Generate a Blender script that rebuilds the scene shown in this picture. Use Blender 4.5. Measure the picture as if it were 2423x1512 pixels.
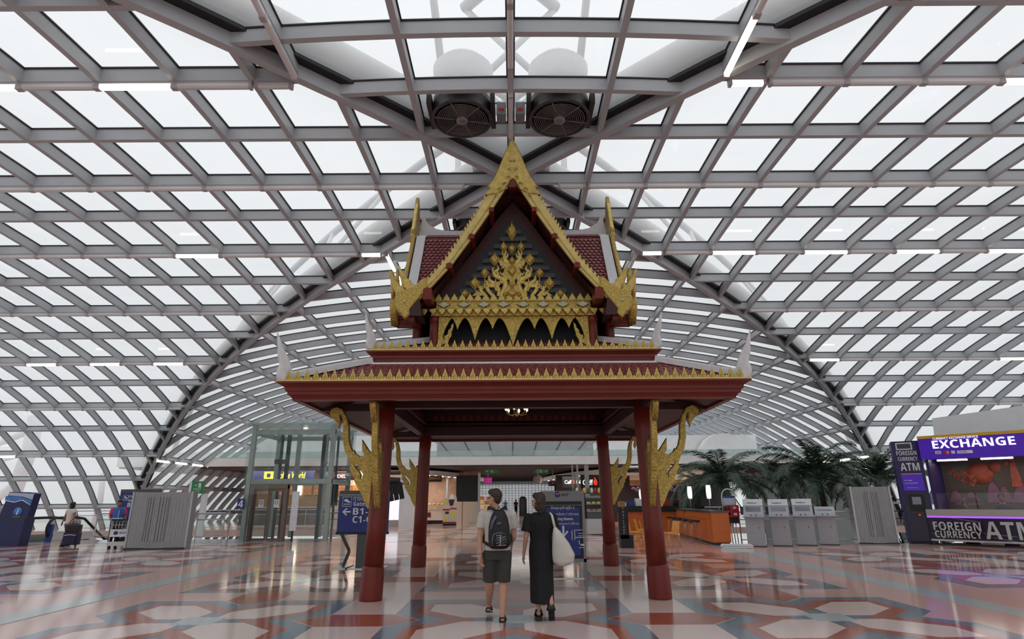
import bpy, bmesh, math, random
from mathutils import Vector, Matrix, Euler
random.seed(7)
S = bpy.context.scene
COL = S.collection
for o in list(bpy.data.objects):
    bpy.data.objects.remove(o)
R = math.radians
sin, cos, pi = math.sin, math.cos, math.pi

# ------------------------------------------------------------------ camera
FPX, HZ, CAMH, ROLL = 1385.0, 1183.0, 1.6, R(0.35)
TILT = math.atan((HZ - 756) / FPX)
cam = bpy.data.cameras.new('camera')
cam.sensor_width = 36
cam.lens = FPX / 2423 * 36
cam.clip_start = 0.05
cam.clip_end = 3000
camo = bpy.data.objects.new('camera', cam)
COL.objects.link(camo)
camo.matrix_world = Matrix.Translation((0, 0, CAMH)) @ Matrix.Rotation(pi / 2 + TILT, 4, 'X') @ Matrix.Rotation(-ROLL, 4, 'Z')
S.camera = camo
# ------------------------------------------------------------------ sky and exposure
w = bpy.data.worlds.new('overcast_sky')
S.world = w
w.use_nodes = True
bg = w.node_tree.nodes['Background']
wt = w.node_tree
wc = wt.nodes.new('ShaderNodeTexCoord')
wx = wt.nodes.new('ShaderNodeSeparateXYZ')
wr = wt.nodes.new('ShaderNodeMapRange')              # overcast sky: a little brighter towards the zenith
wr.inputs['From Min'].default_value = 0.0
wr.inputs['From Max'].default_value = 1.0
wr.inputs['To Min'].default_value = 0.92
wr.inputs['To Max'].default_value = 1.45
wt.links.new(wc.outputs['Generated'], wx.inputs[0])
wt.links.new(wx.outputs['Z'], wr.inputs['Value'])
wt.links.new(wr.outputs[0], bg.inputs[1])
bg.inputs[0].default_value = (0.965, 0.98, 1.0, 1)
vs = S.view_settings
vs.view_transform = 'Standard'
vs.look = 'None'
vs.exposure = -0.28
vs.gamma = 1.0
vs.use_curve_mapping = False
S.cycles.transparent_max_bounces = 16
S.cycles.max_bounces = 8
S.cycles.diffuse_bounces = 4

# ------------------------------------------------------------------ pixel helpers (2423 x 1512 frame)
def ray(px, py):
    a, b = px - 1211.5, 756 - py
    x = a * cos(ROLL) + b * sin(ROLL)
    y = -a * sin(ROLL) + b * cos(ROLL)
    u, v = x / FPX, y / FPX
    return Vector((u, cos(TILT) - v * sin(TILT), sin(TILT) + v * cos(TILT)))
def onz(px, py, z=0.0):
    d = ray(px, py)
    return d * ((z - CAMH) / d.z) + Vector((0, 0, CAMH))
def ony(px, py, Y):
    d = ray(px, py)
    return d * (Y / d.y) + Vector((0, 0, CAMH))
def proj(p):
    X, Y, Z = p[0], p[1], p[2] - CAMH
    d = Y * cos(TILT) + Z * sin(TILT)
    if d < 0.1:
        return None
    v = (Z * cos(TILT) - Y * sin(TILT)) / d * FPX
    u = X / d * FPX
    return 1211.5 + u * cos(ROLL) - v * sin(ROLL), 756 - (u * sin(ROLL) + v * cos(ROLL))

# ------------------------------------------------------------------ materials
M = {}
def mat(name, col, rough=0.5, metal=0.0, var=0.06, scale=6.0, bump=0.0, bscale=40.0, emit=None, estr=0.0, spec=0.5, coat=0.0, stretch=None):
    m = bpy.data.materials.new(name)
    m.use_nodes = True
    nt = m.node_tree
    b = nt.nodes['Principled BSDF']
    b.inputs['Roughness'].default_value = rough
    b.inputs['Metallic'].default_value = metal
    b.inputs['Specular IOR Level'].default_value = spec
    if coat:
        b.inputs['Coat Weight'].default_value = coat
        b.inputs['Coat Roughness'].default_value = 0.08
    tc = nt.nodes.new('ShaderNodeTexCoord')
    src = tc.outputs['Object']
    if stretch:
        mp = nt.nodes.new('ShaderNodeMapping')
        mp.inputs['Scale'].default_value = stretch
        nt.links.new(src, mp.inputs[0])
        src = mp.outputs[0]
    n = nt.nodes.new('ShaderNodeTexNoise')
    n.inputs['Scale'].default_value = scale
    n.inputs['Detail'].default_value = 3
    nt.links.new(src, n.inputs['Vector'])
    r = nt.nodes.new('ShaderNodeValToRGB')
    r.color_ramp.elements[0].position = 0.3
    r.color_ramp.elements[1].position = 0.7
    c0 = [max(0, c * (1 - var)) for c in col]
    c1 = [min(1, c * (1 + var)) for c in col]
    r.color_ramp.elements[0].color = (*c0, 1)
    r.color_ramp.elements[1].color = (*c1, 1)
    nt.links.new(n.outputs['Fac'], r.inputs[0])
    nt.links.new(r.outputs[0], b.inputs['Base Color'])
    if bump:
        n2 = nt.nodes.new('ShaderNodeTexNoise')
        n2.inputs['Scale'].default_value = bscale
        n2.inputs['Detail'].default_value = 2
        nt.links.new(src, n2.inputs['Vector'])
        bp = nt.nodes.new('ShaderNodeBump')
        bp.inputs['Strength'].default_value = bump
        bp.inputs['Distance'].default_value = 0.02
        nt.links.new(n2.outputs['Fac'], bp.inputs['Height'])
        nt.links.new(bp.outputs[0], b.inputs['Normal'])
    if emit:
        b.inputs['Emission Color'].default_value = (*emit, 1)
        b.inputs['Emission Strength'].default_value = estr
    M[name] = m
    return m
def rgb(r, g, b):
    f = lambda c: ((c / 255 + 0.055) / 1.055) ** 2.4 if c > 10 else c / 255 / 12.92
    return (f(r), f(g), f(b))
def glassmat(name, tint=(0.93, 0.97, 0.96), clear=0.8, milky=0.12, rough=0.05):
    """sheet glass: mostly clear, a little milky frit, a little mirror"""
    m = bpy.data.materials.new(name)
    m.use_nodes = True
    nt = m.node_tree
    for n in list(nt.nodes):
        nt.nodes.remove(n)
    out = nt.nodes.new('ShaderNodeOutputMaterial')
    tr = nt.nodes.new('ShaderNodeBsdfTransparent')
    tr.inputs[0].default_value = (*tint, 1)
    tl = nt.nodes.new('ShaderNodeBsdfTranslucent')
    tl.inputs[0].default_value = (0.95, 0.97, 0.98, 1)
    gl = nt.nodes.new('ShaderNodeBsdfGlossy')
    gl.inputs['Roughness'].default_value = rough
    tcn = nt.nodes.new('ShaderNodeTexCoord')
    nz = nt.nodes.new('ShaderNodeTexNoise')
    nz.inputs['Scale'].default_value = 0.8
    nt.links.new(tcn.outputs['Object'], nz.inputs['Vector'])
    mr = nt.nodes.new('ShaderNodeMapRange')
    mr.inputs['To Min'].default_value = milky * 0.8
    mr.inputs['To Max'].default_value = milky * 1.2
    nt.links.new(nz.outputs['Fac'], mr.inputs['Value'])
    m1 = nt.nodes.new('ShaderNodeMixShader')
    nt.links.new(mr.outputs[0], m1.inputs[0])
    nt.links.new(tr.outputs[0], m1.inputs[1])
    nt.links.new(tl.outputs[0], m1.inputs[2])
    fr = nt.nodes.new('ShaderNodeLayerWeight')
    pw = nt.nodes.new('ShaderNodeMath')
    pw.operation = 'POWER'
    pw.inputs[1].default_value = 4.0
    nt.links.new(fr.outputs['Facing'], pw.inputs[0])
    mm = nt.nodes.new('ShaderNodeMath')
    mm.operation = 'MULTIPLY_ADD'
    mm.inputs[1].default_value = 0.5
    mm.inputs[2].default_value = (1.0 - clear) * 0.2
    nt.links.new(pw.outputs[0], mm.inputs[0])
    m2 = nt.nodes.new('ShaderNodeMixShader')
    nt.links.new(mm.outputs[0], m2.inputs[0])
    nt.links.new(m1.outputs[0], m2.inputs[1])
    nt.links.new(gl.outputs[0], m2.inputs[2])
    nt.links.new(m2.outputs[0], out.inputs[0])
    M[name] = m
    return m
mat('steel', (0.425, 0.45, 0.475), 0.45, 0.0, 0.04, 2.0)
mat('gasket', (0.012, 0.012, 0.014), 0.6)
mat('truss_white', (0.72, 0.72, 0.72), 0.5)
mat('outside_ground', (0.40, 0.44, 0.38), 0.9, 0, 0.25, 0.05)
mat('outside_tarmac', (0.62, 0.62, 0.61), 0.9, 0, 0.08, 0.05)
mat('tube_lit', (0.9, 0.9, 0.85), 0.4, 0, 0, emit=(1.0, 0.96, 0.80), estr=4.0)
mat('tube_off', (0.66, 0.65, 0.65), 0.3, 0, 0.02)
mat('tube_case', (0.42, 0.39, 0.40), 0.4, 0, 0.03)
glassmat('vault_glass', (0.96, 0.975, 0.985), 0.8, 0.36)
glassmat('clear_glass', (0.89, 0.935, 0.92), 0.75, 0.03)
glassmat('green_glass', (0.70, 0.78, 0.75), 0.75, 0.2)
mat('terrazzo_pink', rgb(210, 168, 156), 0.10, 0, 0.07, 90, spec=0.42)
mat('terrazzo_pale', rgb(222, 198, 190), 0.10, 0, 0.05, 90, spec=0.42)
mat('terrazzo_red', rgb(168, 90, 70), 0.10, 0, 0.12, 90, spec=0.42)
mat('terrazzo_blue', rgb(116, 126, 138), 0.10, 0, 0.10, 90, spec=0.42)
mat('terrazzo_grey', rgb(182, 188, 188), 0.10, 0, 0.05, 90, spec=0.42)
mat('granite_grey', rgb(150, 152, 156), 0.12, 0, 0.08, 60)
mat('joint', rgb(120, 105, 100), 0.5)
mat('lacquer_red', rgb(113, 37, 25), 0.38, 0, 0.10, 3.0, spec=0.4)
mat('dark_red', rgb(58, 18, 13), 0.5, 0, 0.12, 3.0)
mat('gold', (0.60, 0.44, 0.13), 0.36, 0.65, 0.20, 12, bump=0.35, bscale=45)
mat('gold_carved', (0.52, 0.37, 0.095), 0.38, 0.62, 0.30, 26, bump=0.9, bscale=38)
mat('gold_flat', (0.68, 0.53, 0.20), 0.42, 0.5, 0.12, 8)
mat('roof_tile', rgb(128, 56, 54), 0.35, 0, 0.18, 9, spec=0.5)
mat('stucco_white', rgb(226, 226, 228), 0.6, 0, 0.04, 10, bump=0.25, bscale=30)
mat('black', (0.010, 0.010, 0.011), 0.5)
mat('slat_grey', rgb(60, 63, 70), 0.5)
mat('mirror_glass', rgb(196, 190, 160), 0.15, 0.6, 0.1, 30)
mat('glass_green', rgb(88, 104, 58), 0.2, 0.3, 0.1)
mat('fan_grey', rgb(66, 62, 62), 0.45, 0.4, 0.1)
mat('fan_dark', rgb(26, 24, 25), 0.5, 0.2, 0.1)
mat('motor_grey', rgb(125, 120, 120), 0.4, 0.3)
mat('box_grey', rgb(130, 132, 136), 0.4, 0.3)
mat('white_paint', rgb(243, 243, 241), 0.6, 0, 0.03, 2)
mat('grey_paint', rgb(150, 150, 150), 0.6, 0, 0.05, 2)
mat('concrete_grey', rgb(142, 142, 140), 0.7, 0, 0.06, 1.5)
mat('dark_ceiling', rgb(74, 70, 70), 0.7, 0, 0.08, 1)
mat('near_black', rgb(18, 17, 18), 0.5, 0, 0.1)
mat('stainless', (0.50, 0.50, 0.51), 0.28, 0.85, 0.06, 5, stretch=(1, 1, 12))
mat('brushed_panel', (0.30, 0.30, 0.305), 0.42, 0.7, 0.10, 4, stretch=(8, 8, 1))
mat('alu_frame', (0.45, 0.45, 0.46), 0.35, 0.7, 0.04, 5)
mat('lift_steel', (0.36, 0.42, 0.40), 0.45, 0.2, 0.08, 3)
mat('sign_blue', rgb(24, 44, 124), 0.4, 0, 0.04, 3)
mat('sign_white', rgb(225, 228, 232), 0.5)
mat('sign_grey', rgb(78, 80, 82), 0.4, 0.2)
mat('skin', rgb(196, 148, 124), 0.55, 0, 0.05, 8)
mat('skin_tan', rgb(150, 100, 76), 0.55, 0, 0.05, 8)

# ------------------------------------------------------------------ mesh builder
class MB:
    def __init__(s):
        s.v, s.f, s.m, s.sm = [], [], [], []
    def add(s, vs, fs, mi=0, smooth=False):
        o = len(s.v)
        s.v.extend([tuple(p) for p in vs])
        for f in fs:
            s.f.append([i + o for i in f])
            s.m.append(mi)
            s.sm.append(smooth)
        return s
    def box(s, x0, y0, z0, x1, y1, z1, mi=0, mtx=None):
        vs = [(x0, y0, z0), (x1, y0, z0), (x1, y1, z0), (x0, y1, z0), (x0, y0, z1), (x1, y0, z1), (x1, y1, z1), (x0, y1, z1)]
        if mtx:
            vs = [mtx @ Vector(p) for p in vs]
        return s.add(vs, [(3, 2, 1, 0), (4, 5, 6, 7), (0, 1, 5, 4), (1, 2, 6, 5), (2, 3, 7, 6), (3, 0, 4, 7)], mi)
    def cbox(s, c, sz, mi=0, mtx=None):
        return s.box(c[0] - sz[0] / 2, c[1] - sz[1] / 2, c[2] - sz[2] / 2, c[0] + sz[0] / 2, c[1] + sz[1] / 2, c[2] + sz[2] / 2, mi, mtx)
    def prism(s, poly, ax, d0, d1, mi=0, smooth=False):
        area = sum(poly[i][0] * poly[(i + 1) % len(poly)][1] - poly[(i + 1) % len(poly)][0] * poly[i][1] for i in range(len(poly)))
        if area < 0:
            poly = poly[::-1]
        n = len(poly)
        g = {'x': lambda a, b, d: (d, a, b), 'y': lambda a, b, d: (a, d, b), 'z': lambda a, b, d: (a, b, d)}[ax]
        vs = [g(a, b, d0) for a, b in poly] + [g(a, b, d1) for a, b in poly]
        flip = (ax == 'y') != (d1 < d0)
        fs = [list(range(n))[::-1], list(range(n, 2 * n))] + [(i, (i + 1) % n, n + (i + 1) % n, n + i) for i in range(n)]
        if flip:
            fs = [list(f)[::-1] for f in fs]
        return s.add(vs, fs, mi, smooth)
    def tube(s, pts, r, n=8, mi=0, smooth=True, flat=1.0):
        pts = [Vector(p) for p in pts]
        k = len(pts)
        rs = r if isinstance(r, (list, tuple)) else [r] * k
        vs = []
        t0 = (pts[1] - pts[0]).normalized()
        a = Vector((0, 0, 1)) if abs(t0.z) < 0.9 else Vector((0, 1, 0))
        u = t0.cross(a).normalized()
        for i, p in enumerate(pts):
            t = (pts[min(i + 1, k - 1)] - pts[max(i - 1, 0)])
            t = t.normalized() if t.length > 1e-9 else t0
            u = (u - t * u.dot(t)).normalized()
            w_ = t.cross(u)
            for j in range(n):
                q = 2 * pi * j / n
                vs.append(p + u * (cos(q) * rs[i]) + w_ * (sin(q) * rs[i] * flat))
        fs = []
        for i in range(k - 1):
            for j in range(n):
                fs.append((i * n + j, i * n + (j + 1) % n, (i + 1) * n + (j + 1) % n, (i + 1) * n + j))
        fs.append(list(range(n))[::-1])
        fs.append(list(range((k - 1) * n, k * n)))
        return s.add(vs, fs, mi, smooth)
    def sweep(s, pts, wd, hg, up=(0, 0, 1), mi=0, off=0.0):
        """box section: width wd sideways, from off to off+hg along the local up"""
        pts = [Vector(p) for p in pts]
        k = len(pts)
        vs = []
        for i, p in enumerate(pts):
            t = (pts[min(i + 1, k - 1)] - pts[max(i - 1, 0)]).normalized()
            sd = t.cross(Vector(up)).normalized()
            n = sd.cross(t).normalized()
            vs += [p - sd * wd / 2 + n * off, p + sd * wd / 2 + n * off, p + sd * wd / 2 + n * (off + hg), p - sd * wd / 2 + n * (off + hg)]
        fs = []
        for i in range(k - 1):
            for j in range(4):
                fs.append((i * 4 + j, i * 4 + (j + 1) % 4, (i + 1) * 4 + (j + 1) % 4, (i + 1) * 4 + j))
        fs += [(3, 2, 1, 0), (4 * k - 4, 4 * k - 3, 4 * k - 2, 4 * k - 1)]
        return s.add(vs, fs, mi)
    def lathe(s, prof, n=16, c=(0, 0, 0), mi=0, smooth=True, sx=1, sy=1):
        vs, fs = [], []
        for r, z in prof:
            for j in range(n):
                q = 2 * pi * j / n
                vs.append((c[0] + r * cos(q) * sx, c[1] + r * sin(q) * sy, c[2] + z))
        k = len(prof)
        for i in range(k - 1):
            for j in range(n):
                fs.append((i * n + j, i * n + (j + 1) % n, (i + 1) * n + (j + 1) % n, (i + 1) * n + j))
        fs.append(list(range(n))[::-1])
        fs.append(list(range((k - 1) * n, k * n)))
        return s.add(vs, fs, mi, smooth)
    def ball(s, c, r, n=12, mi=0, mtx=None):
        if not isinstance(r, (list, tuple)):
            r = (r, r, r)
        m = max(4, n // 2)
        vs, fs = [], []
        for i in range(m + 1):
            th = pi * i / m
            for j in range(n):
                q = 2 * pi * j / n
                p = Vector((r[0] * sin(th) * cos(q), r[1] * sin(th) * sin(q), -r[2] * cos(th)))
                if mtx:
                    p = mtx @ p
                vs.append((c[0] + p[0], c[1] + p[1], c[2] + p[2]))
        for i in range(m):
            for j in range(n):
                fs.append((i * n + j, i * n + (j + 1) % n, (i + 1) * n + (j + 1) % n, (i + 1) * n + j))
        return s.add(vs, fs, mi, True)
    def xf(s, mtx):
        s.v = [tuple(mtx @ Vector(p)) for p in s.v]
        return s
    def mesh(s, name, mats):
        me = bpy.data.meshes.new(name)
        me.from_pydata(s.v, [], s.f)
        for m in mats:
            me.materials.append(M[m])
        if me.polygons:
            me.polygons.foreach_set('material_index', s.m)
            me.polygons.foreach_set('use_smooth', s.sm)
        me.update()
        return me
def link(name, data, parent=None, loc=None, rot=None, scale=None):
    o = bpy.data.objects.new(name, data)
    COL.objects.link(o)
    if parent:
        o.parent = parent
    if loc is not None:
        o.location = loc
    if rot is not None:
        o.rotation_euler = rot
    if scale is not None:
        o.scale = scale
    return o
def ob(name, mb, mats, parent=None, loc=None, rot=None):
    if isinstance(mats, str):
        mats = [mats]
    return link(name, mb.mesh(name, mats), parent, loc, rot)
def tag(o, label=None, cat=None, group=None, kind=None):
    if label:
        o['label'] = label
    if cat:
        o['category'] = cat
    if group:
        o['group'] = group
    if kind:
        o['kind'] = kind
    return o
def thing(name, label, cat, loc=(0, 0, 0), rz=0.0, group=None):
    o = link(name, None, None, loc, (0, 0, rz))
    o.empty_display_size = 0.2
    return tag(o, label, cat, group)
def struct(name, mb, mats, label=None):
    o = ob(name, mb, mats)
    o['kind'] = 'structure'
    if label:
        o['label'] = label
    return o
def copy_tree(o, parent=None):
    c = o.copy()
    COL.objects.link(c)
    if parent:
        c.parent = parent
    for ch in o.children:
        copy_tree(ch, c)
    return c
def sb(s, bold=True):
    """plain sans letters for signs"""
    out = ''
    for ch in s:
        if 'A' <= ch <= 'Z':
            out += chr((0x1D5D4 if bold else 0x1D5A0) + ord(ch) - 65)
        elif 'a' <= ch <= 'z':
            out += chr((0x1D5EE if bold else 0x1D5BA) + ord(ch) - 97)
        elif '0' <= ch <= '9':
            out += chr((0x1D7EC if bold else 0x1D7E2) + ord(ch) - 48)
        else:
            out += ch
    return out
def text(s, m, parent, loc, w=None, h=None, rot=(pi / 2, 0, 0), name='lettering', ext=0.004, align='LEFT', bold=0.0, ital=0.0):
    """flat lettering fitted into w x h, lower left (or centre) at loc, in the parent's space"""
    cu = bpy.data.curves.new('text', 'FONT')
    cu.body = s
    cu.extrude = 0.02
    cu.offset = 0.0 if ord(s[0]) > 0x1D000 else bold
    cu.shear = ital
    cu.resolution_u = 3
    to = bpy.data.objects.new('text', cu)
    me = bpy.data.meshes.new_from_object(to)
    bpy.data.objects.remove(to)
    bpy.data.curves.remove(cu)
    if not me.vertices:
        return None
    xs = [v.co.x for v in me.vertices]
    ys = [v.co.y for v in me.vertices]
    x0, x1, y0, y1 = min(xs), max(xs), min(ys), max(ys)
    fx = w / (x1 - x0) if w else None
    fy = h / (y1 - y0) if h else None
    fx = fx or fy
    fy = fy or fx
    ax = x0 if align == 'LEFT' else (x0 + x1) / 2
    ay = y0 if align == 'LEFT' else (y0 + y1) / 2
    for v in me.vertices:
        v.co = ((v.co.x - ax) * fx, (v.co.y - ay) * fy, v.co.z / 0.02 * ext)
    me.materials.clear()
    me.materials.append(M[m])
    return link(name, me, parent, loc, rot)
# ================================================================== THE VAULTED ROOF
YC, HC = 13.44, 9.5                       # crossing of the two vaults: centre and underside height
def dropX(d):
    return d * d / 126 + 0.93 * (abs(d) / 19.9) ** 6
def dropY(x):
    return x * x / 126 + 0.93 * (abs(x) / 18.5) ** 6
def solve(f, v, hi=40.0):
    lo = 0.0
    for _ in range(50):
        m_ = (lo + hi) / 2
        if f(m_) < v:
            lo = m_
        else:
            hi = m_
    return lo
def xg(d):                                # groin: x for a given offset d along Y
    return solve(dropY, dropX(d))
def dg(x):
    return solve(dropX, dropY(x))
def arcpos(f, target):
    s_, d, z = 0.0, 0.0, 0.0
    while s_ < target:
        d2 = d + 0.01
        s_ += math.hypot(0.01, f(d2) - f(d))
        d = d2
    return d
PUR = [2.05, 4.2, 6.55, 8.9, 11.35, 13.75, 16.1, 18.3, 20.45, 22.6, 24.7, 26.9, 29.1]
DX = [arcpos(dropX, a) for a in PUR]
DXm = [arcpos(dropX, a) for a in [1.9, 3.95, 5.9, 8.0, 10.2, 12.5, 14.9, 17.2, 19.5, 21.8, 24.0, 26.4, 28.8]]
DALL = [-d for d in DXm[::-1]] + [0.15] + DX
XP = [arcpos(dropY, a) for a in [2.0, 4.1, 6.3, 8.6, 10.95, 13.3, 15.6, 17.8, 20.0, 22.2, 24.4, 26.6]]
XALL = [-x for x in XP[::-1]] + [0.0] + XP
RIBS = [2 + 1.5 * k for k in range(0, 25)]           # rib offsets in both vaults, to 38 m
YEND = 46.5                                           # far end of the long vault, from the crossing
DMAX, XMAX = 27.2, 25.6
PW, PH = 0.12, 0.27
def pX(x, d, h=0.0):
    sl = (dropX(d + .01) - dropX(d - .01)) / .02
    n = math.hypot(1, sl)
    return Vector((x, YC + d + h * sl / n, HC - dropX(d) + h / n))
def pY(x, t, h=0.0):
    sl = (dropY(x + .01) - dropY(x - .01)) / .02
    n = math.hypot(1, sl)
    return Vector((x + h * sl / n, YC + t, HC - dropY(x) + h / n))
ceiling = link('ceiling', None)
tag(ceiling, 'glazed steel grid vault of two crossing barrel roofs', kind='structure')
def member(name, pts, wd, hg, ups=(0, 0, 1)):
    mb = MB()
    mb.sweep(pts, wd, hg, ups, 0)
    mb.sweep(pts, wd + 0.05, 0.035, ups, 1, off=hg)
    return ob(name, mb, ['steel', 'gasket'], ceiling)
def steps(a, b, st):
    n = max(1, int(math.ceil(abs(b - a) / st)))
    return [a + (b - a) * i / n for i in range(n + 1)]
for sgn in (-1, 1):
    for x in RIBS:                                    # ribs of the cross vault, one arch each
        L = min(dg(x), DMAX)
        member('rib', [pX(sgn * x, d) for d in steps(-L, L, 1.1)], PW, PH)
    for d in DALL:                                    # purlins of the cross vault
        if abs(d) > DMAX:
            continue
        a = xg(abs(d))
        mbp = MB()
        sl = (dropX(d + .01) - dropX(d - .01)) / .02
        up = Vector((0, sl, 1)).normalized()
        pts = [pX(sgn * a, d), pX(sgn * 38.5, d)]
        member('purlin', pts, PW, PH, up)
for t in [-r for r in RIBS if r < 22] + [r for r in RIBS] + [39.5, 41, 42.5, 44, 45.5, 46.5]:
    L = min(xg(abs(t)), XMAX)
    member('rib', [pY(x, t) for x in steps(-L, L, 1.1)], PW, PH)
for x in XALL:
    if abs(x) > XMAX:
        continue
    a = dg(abs(x))
    sl = (dropY(x + .01) - dropY(x - .01)) / .02
    up = Vector((sl, 0, 1)).normalized()
    member('purlin', [pY(x, a), pY(x, YEND)], PW, PH, up)
    if a < 20:
        member('purlin', [pY(x, -a), pY(x, -21.5)], PW, PH, up)
for sx in (-1, 1):                                    # groin beams with the black gutter above
    for sy in (-1, 1):
        pts = [Vector((sx * xg(d), YC + sy * d, HC - dropX(d) - 0.06)) for d in steps(0, DMAX, 0.9)]
        mb = MB()
        mb.sweep(pts, 0.17, 0.30, (0, 0, 1), 0)
        mb.sweep(pts, 0.56, 0.20, (0, 0, 1), 1, off=0.29)
        ob('groin_beam', mb, ['steel', 'gasket'], ceiling)
# ---- panes
def clip(poly, h):
    out = []
    n = len(poly)
    for i in range(n):
        a, b = poly[i], poly[(i + 1) % n]
        ha, hb = h(*a), h(*b)
        if ha >= 0:
            out.append(a)
        if (ha >= 0) != (hb >= 0):
            t = ha / (ha - hb)
            out.append((a[0] + (b[0] - a[0]) * t, a[1] + (b[1] - a[1]) * t))
    return out
panes = []
XCOL = [1.0] + RIBS
for sgn in (-1, 1):
    for i in range(len(XCOL) - 1):
        for j in range(len(DALL) - 1):
            if min(abs(DALL[j]), abs(DALL[j + 1])) > DMAX:
                continue
            q = [(XCOL[i], DALL[j]), (XCOL[i + 1], DALL[j]), (XCOL[i + 1], DALL[j + 1]), (XCOL[i], DALL[j + 1])]
            q = clip(q, lambda x, d: x - xg(abs(d)) - 0.05)
            if len(q) < 3:
                continue
            panes.append([pX(sgn * x, d, PH + 0.03) for x, d in q])
TR = [-r for r in RIBS[::-1] if r < 22] + [0] + RIBS + [39.5, 41, 42.5, 44, 45.5, 46.5]
for i in range(len(TR) - 1):
    for j in range(len(XALL) - 1):
        q = [(XALL[j], TR[i]), (XALL[j + 1], TR[i]), (XALL[j + 1], TR[i + 1]), (XALL[j], TR[i + 1])]
        q = clip(q, lambda x, t: abs(t) - dg(abs(x)) - 0.05)
        if len(q) < 3:
            continue
        # the open bays of the fans stay unglazed
        cx_ = sum(p[0] for p in q) / len(q)
        ct_ = sum(p[1] for p in q) / len(q)
        panes.append([pY(x, t, PH + 0.03) for x, t in q])
def parea(P):
    q = [proj(p) for p in P]
    if any(a is None for a in q):
        return 0
    c = (sum(a[0] for a in q) / len(q), sum(a[1] for a in q) / len(q))
    if not (-60 < c[0] < 2480 and -80 < c[1] < 1250):
        return 0
    return abs(sum(q[i][0] * q[(i + 1) % len(q)][1] - q[(i + 1) % len(q)][0] * q[i][1] for i in range(len(q)))) / 2
panes.sort(key=parea, reverse=True)
for P in panes[:300]:
    mb = MB()
    mb.add(P, [list(range(len(P)))])
    ob('pane', mb, 'vault_glass', ceiling)
mb = MB()
for P in panes[300:]:
    mb.add(P, [list(range(len(P)))])
tag(ob('pane_field', mb, 'vault_glass', ceiling), kind='stuff')
# ---- white tubular trusses outside, above the groins
truss = link('roof_truss', None)
tag(truss, 'white tubular steel trusses arching outside above the glass', kind='structure')
for sx in (-1, 1):
    for sy in (-1, 1):
        ds_ = steps(0, 26, 1.6)
        low = [Vector((sx * xg(d), YC + sy * d, HC - dropX(d) + 1.0)) for d in ds_]
        h = lambda d: 3.4 - 0.02 * d
        off = Vector((sy, -sx, 0)).normalized() * 1.7 if sx * sy > 0 else Vector((sy, -sx, 0)).normalized() * 1.7
        upA = [p + Vector((0, 0, h(d))) + off for p, d in zip(low, ds_)]
        upB = [p + Vector((0, 0, h(d))) - off for p, d in zip(low, ds_)]
        ob('chord', MB().tube(low, 0.27, 12), 'truss_white', truss)
        if abs(upA[6].x) > abs(upB[6].x):
            upA = upB
        ob('chord', MB().tube(upA, 0.15, 10), 'truss_white', truss)
        for k in range(1, len(low) - 1, 4):
            for U in (upA,):
                ob('strut', MB().tube([low[k], U[k - 1]], 0.09, 8), 'truss_white', truss)
                ob('strut', MB().tube([low[k], U[k + 1]], 0.09, 8), 'truss_white', truss)
for pts_, r_ in (([(85, 985), (72, 1060), (30, 1175)], 0.5), ([(-30, 1060), (20, 1040), (80, 1015)], 0.25), ([(-20, 1190), (30, 1150), (60, 1110)], 0.3), ([(-60, 1120), (0, 1090), (66, 1070)], 0.18), ([(245, 1120), (236, 1190), (205, 1300)], 0.2)):
    ob('pylon_tube', MB().tube([ony(px_, py_, 45.0) for px_, py_ in pts_], r_, 12), 'truss_white', truss)
# ---- tube lights along every second purlin
lit_mesh, off_mesh = None, None
def tubemesh(lit, L):
    case = MB()
    case.box(-L / 2, -0.05, 0.05, L / 2, 0.05, 0.10)
    for e in (-1, 1):
        case.box(e * L / 2 - 0.03, -0.055, -0.05, e * L / 2 + 0.03, 0.055, 0.10)
    dif = MB()
    prof = [(-0.052, 0.05), (-0.052, -0.01), (-0.03, -0.045), (0.03, -0.045), (0.052, -0.01), (0.052, 0.05)]
    dif.prism(prof, 'x', -L / 2 + 0.03, L / 2 - 0.03)
    return case.mesh('housing', ['tube_case']), dif.mesh('diffuser', ['tube_lit' if lit else 'tube_off'])
TM = {(l, L): tubemesh(l, L) for l in (0, 1) for L in (1.44, 0.66)}
def tube_light(lit, L, mtx, label, group):
    e = link('tube_light', None)
    e.matrix_world = mtx
    tag(e, label, 'light', group)
    c, d = TM[(lit, L)]
    link('housing', c, e)
    link('diffuser', d, e)
    return e
LROWS = {DALL[len(DXm) - 2]: ('-4', 205), 0.15: ('0', 450), DX[1]: ('4', 611), DX[3]: ('9', 744), DX[5]: ('14', 860), DX[7]: ('18', 967), DX[9]: ('22', 1080)}
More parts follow.
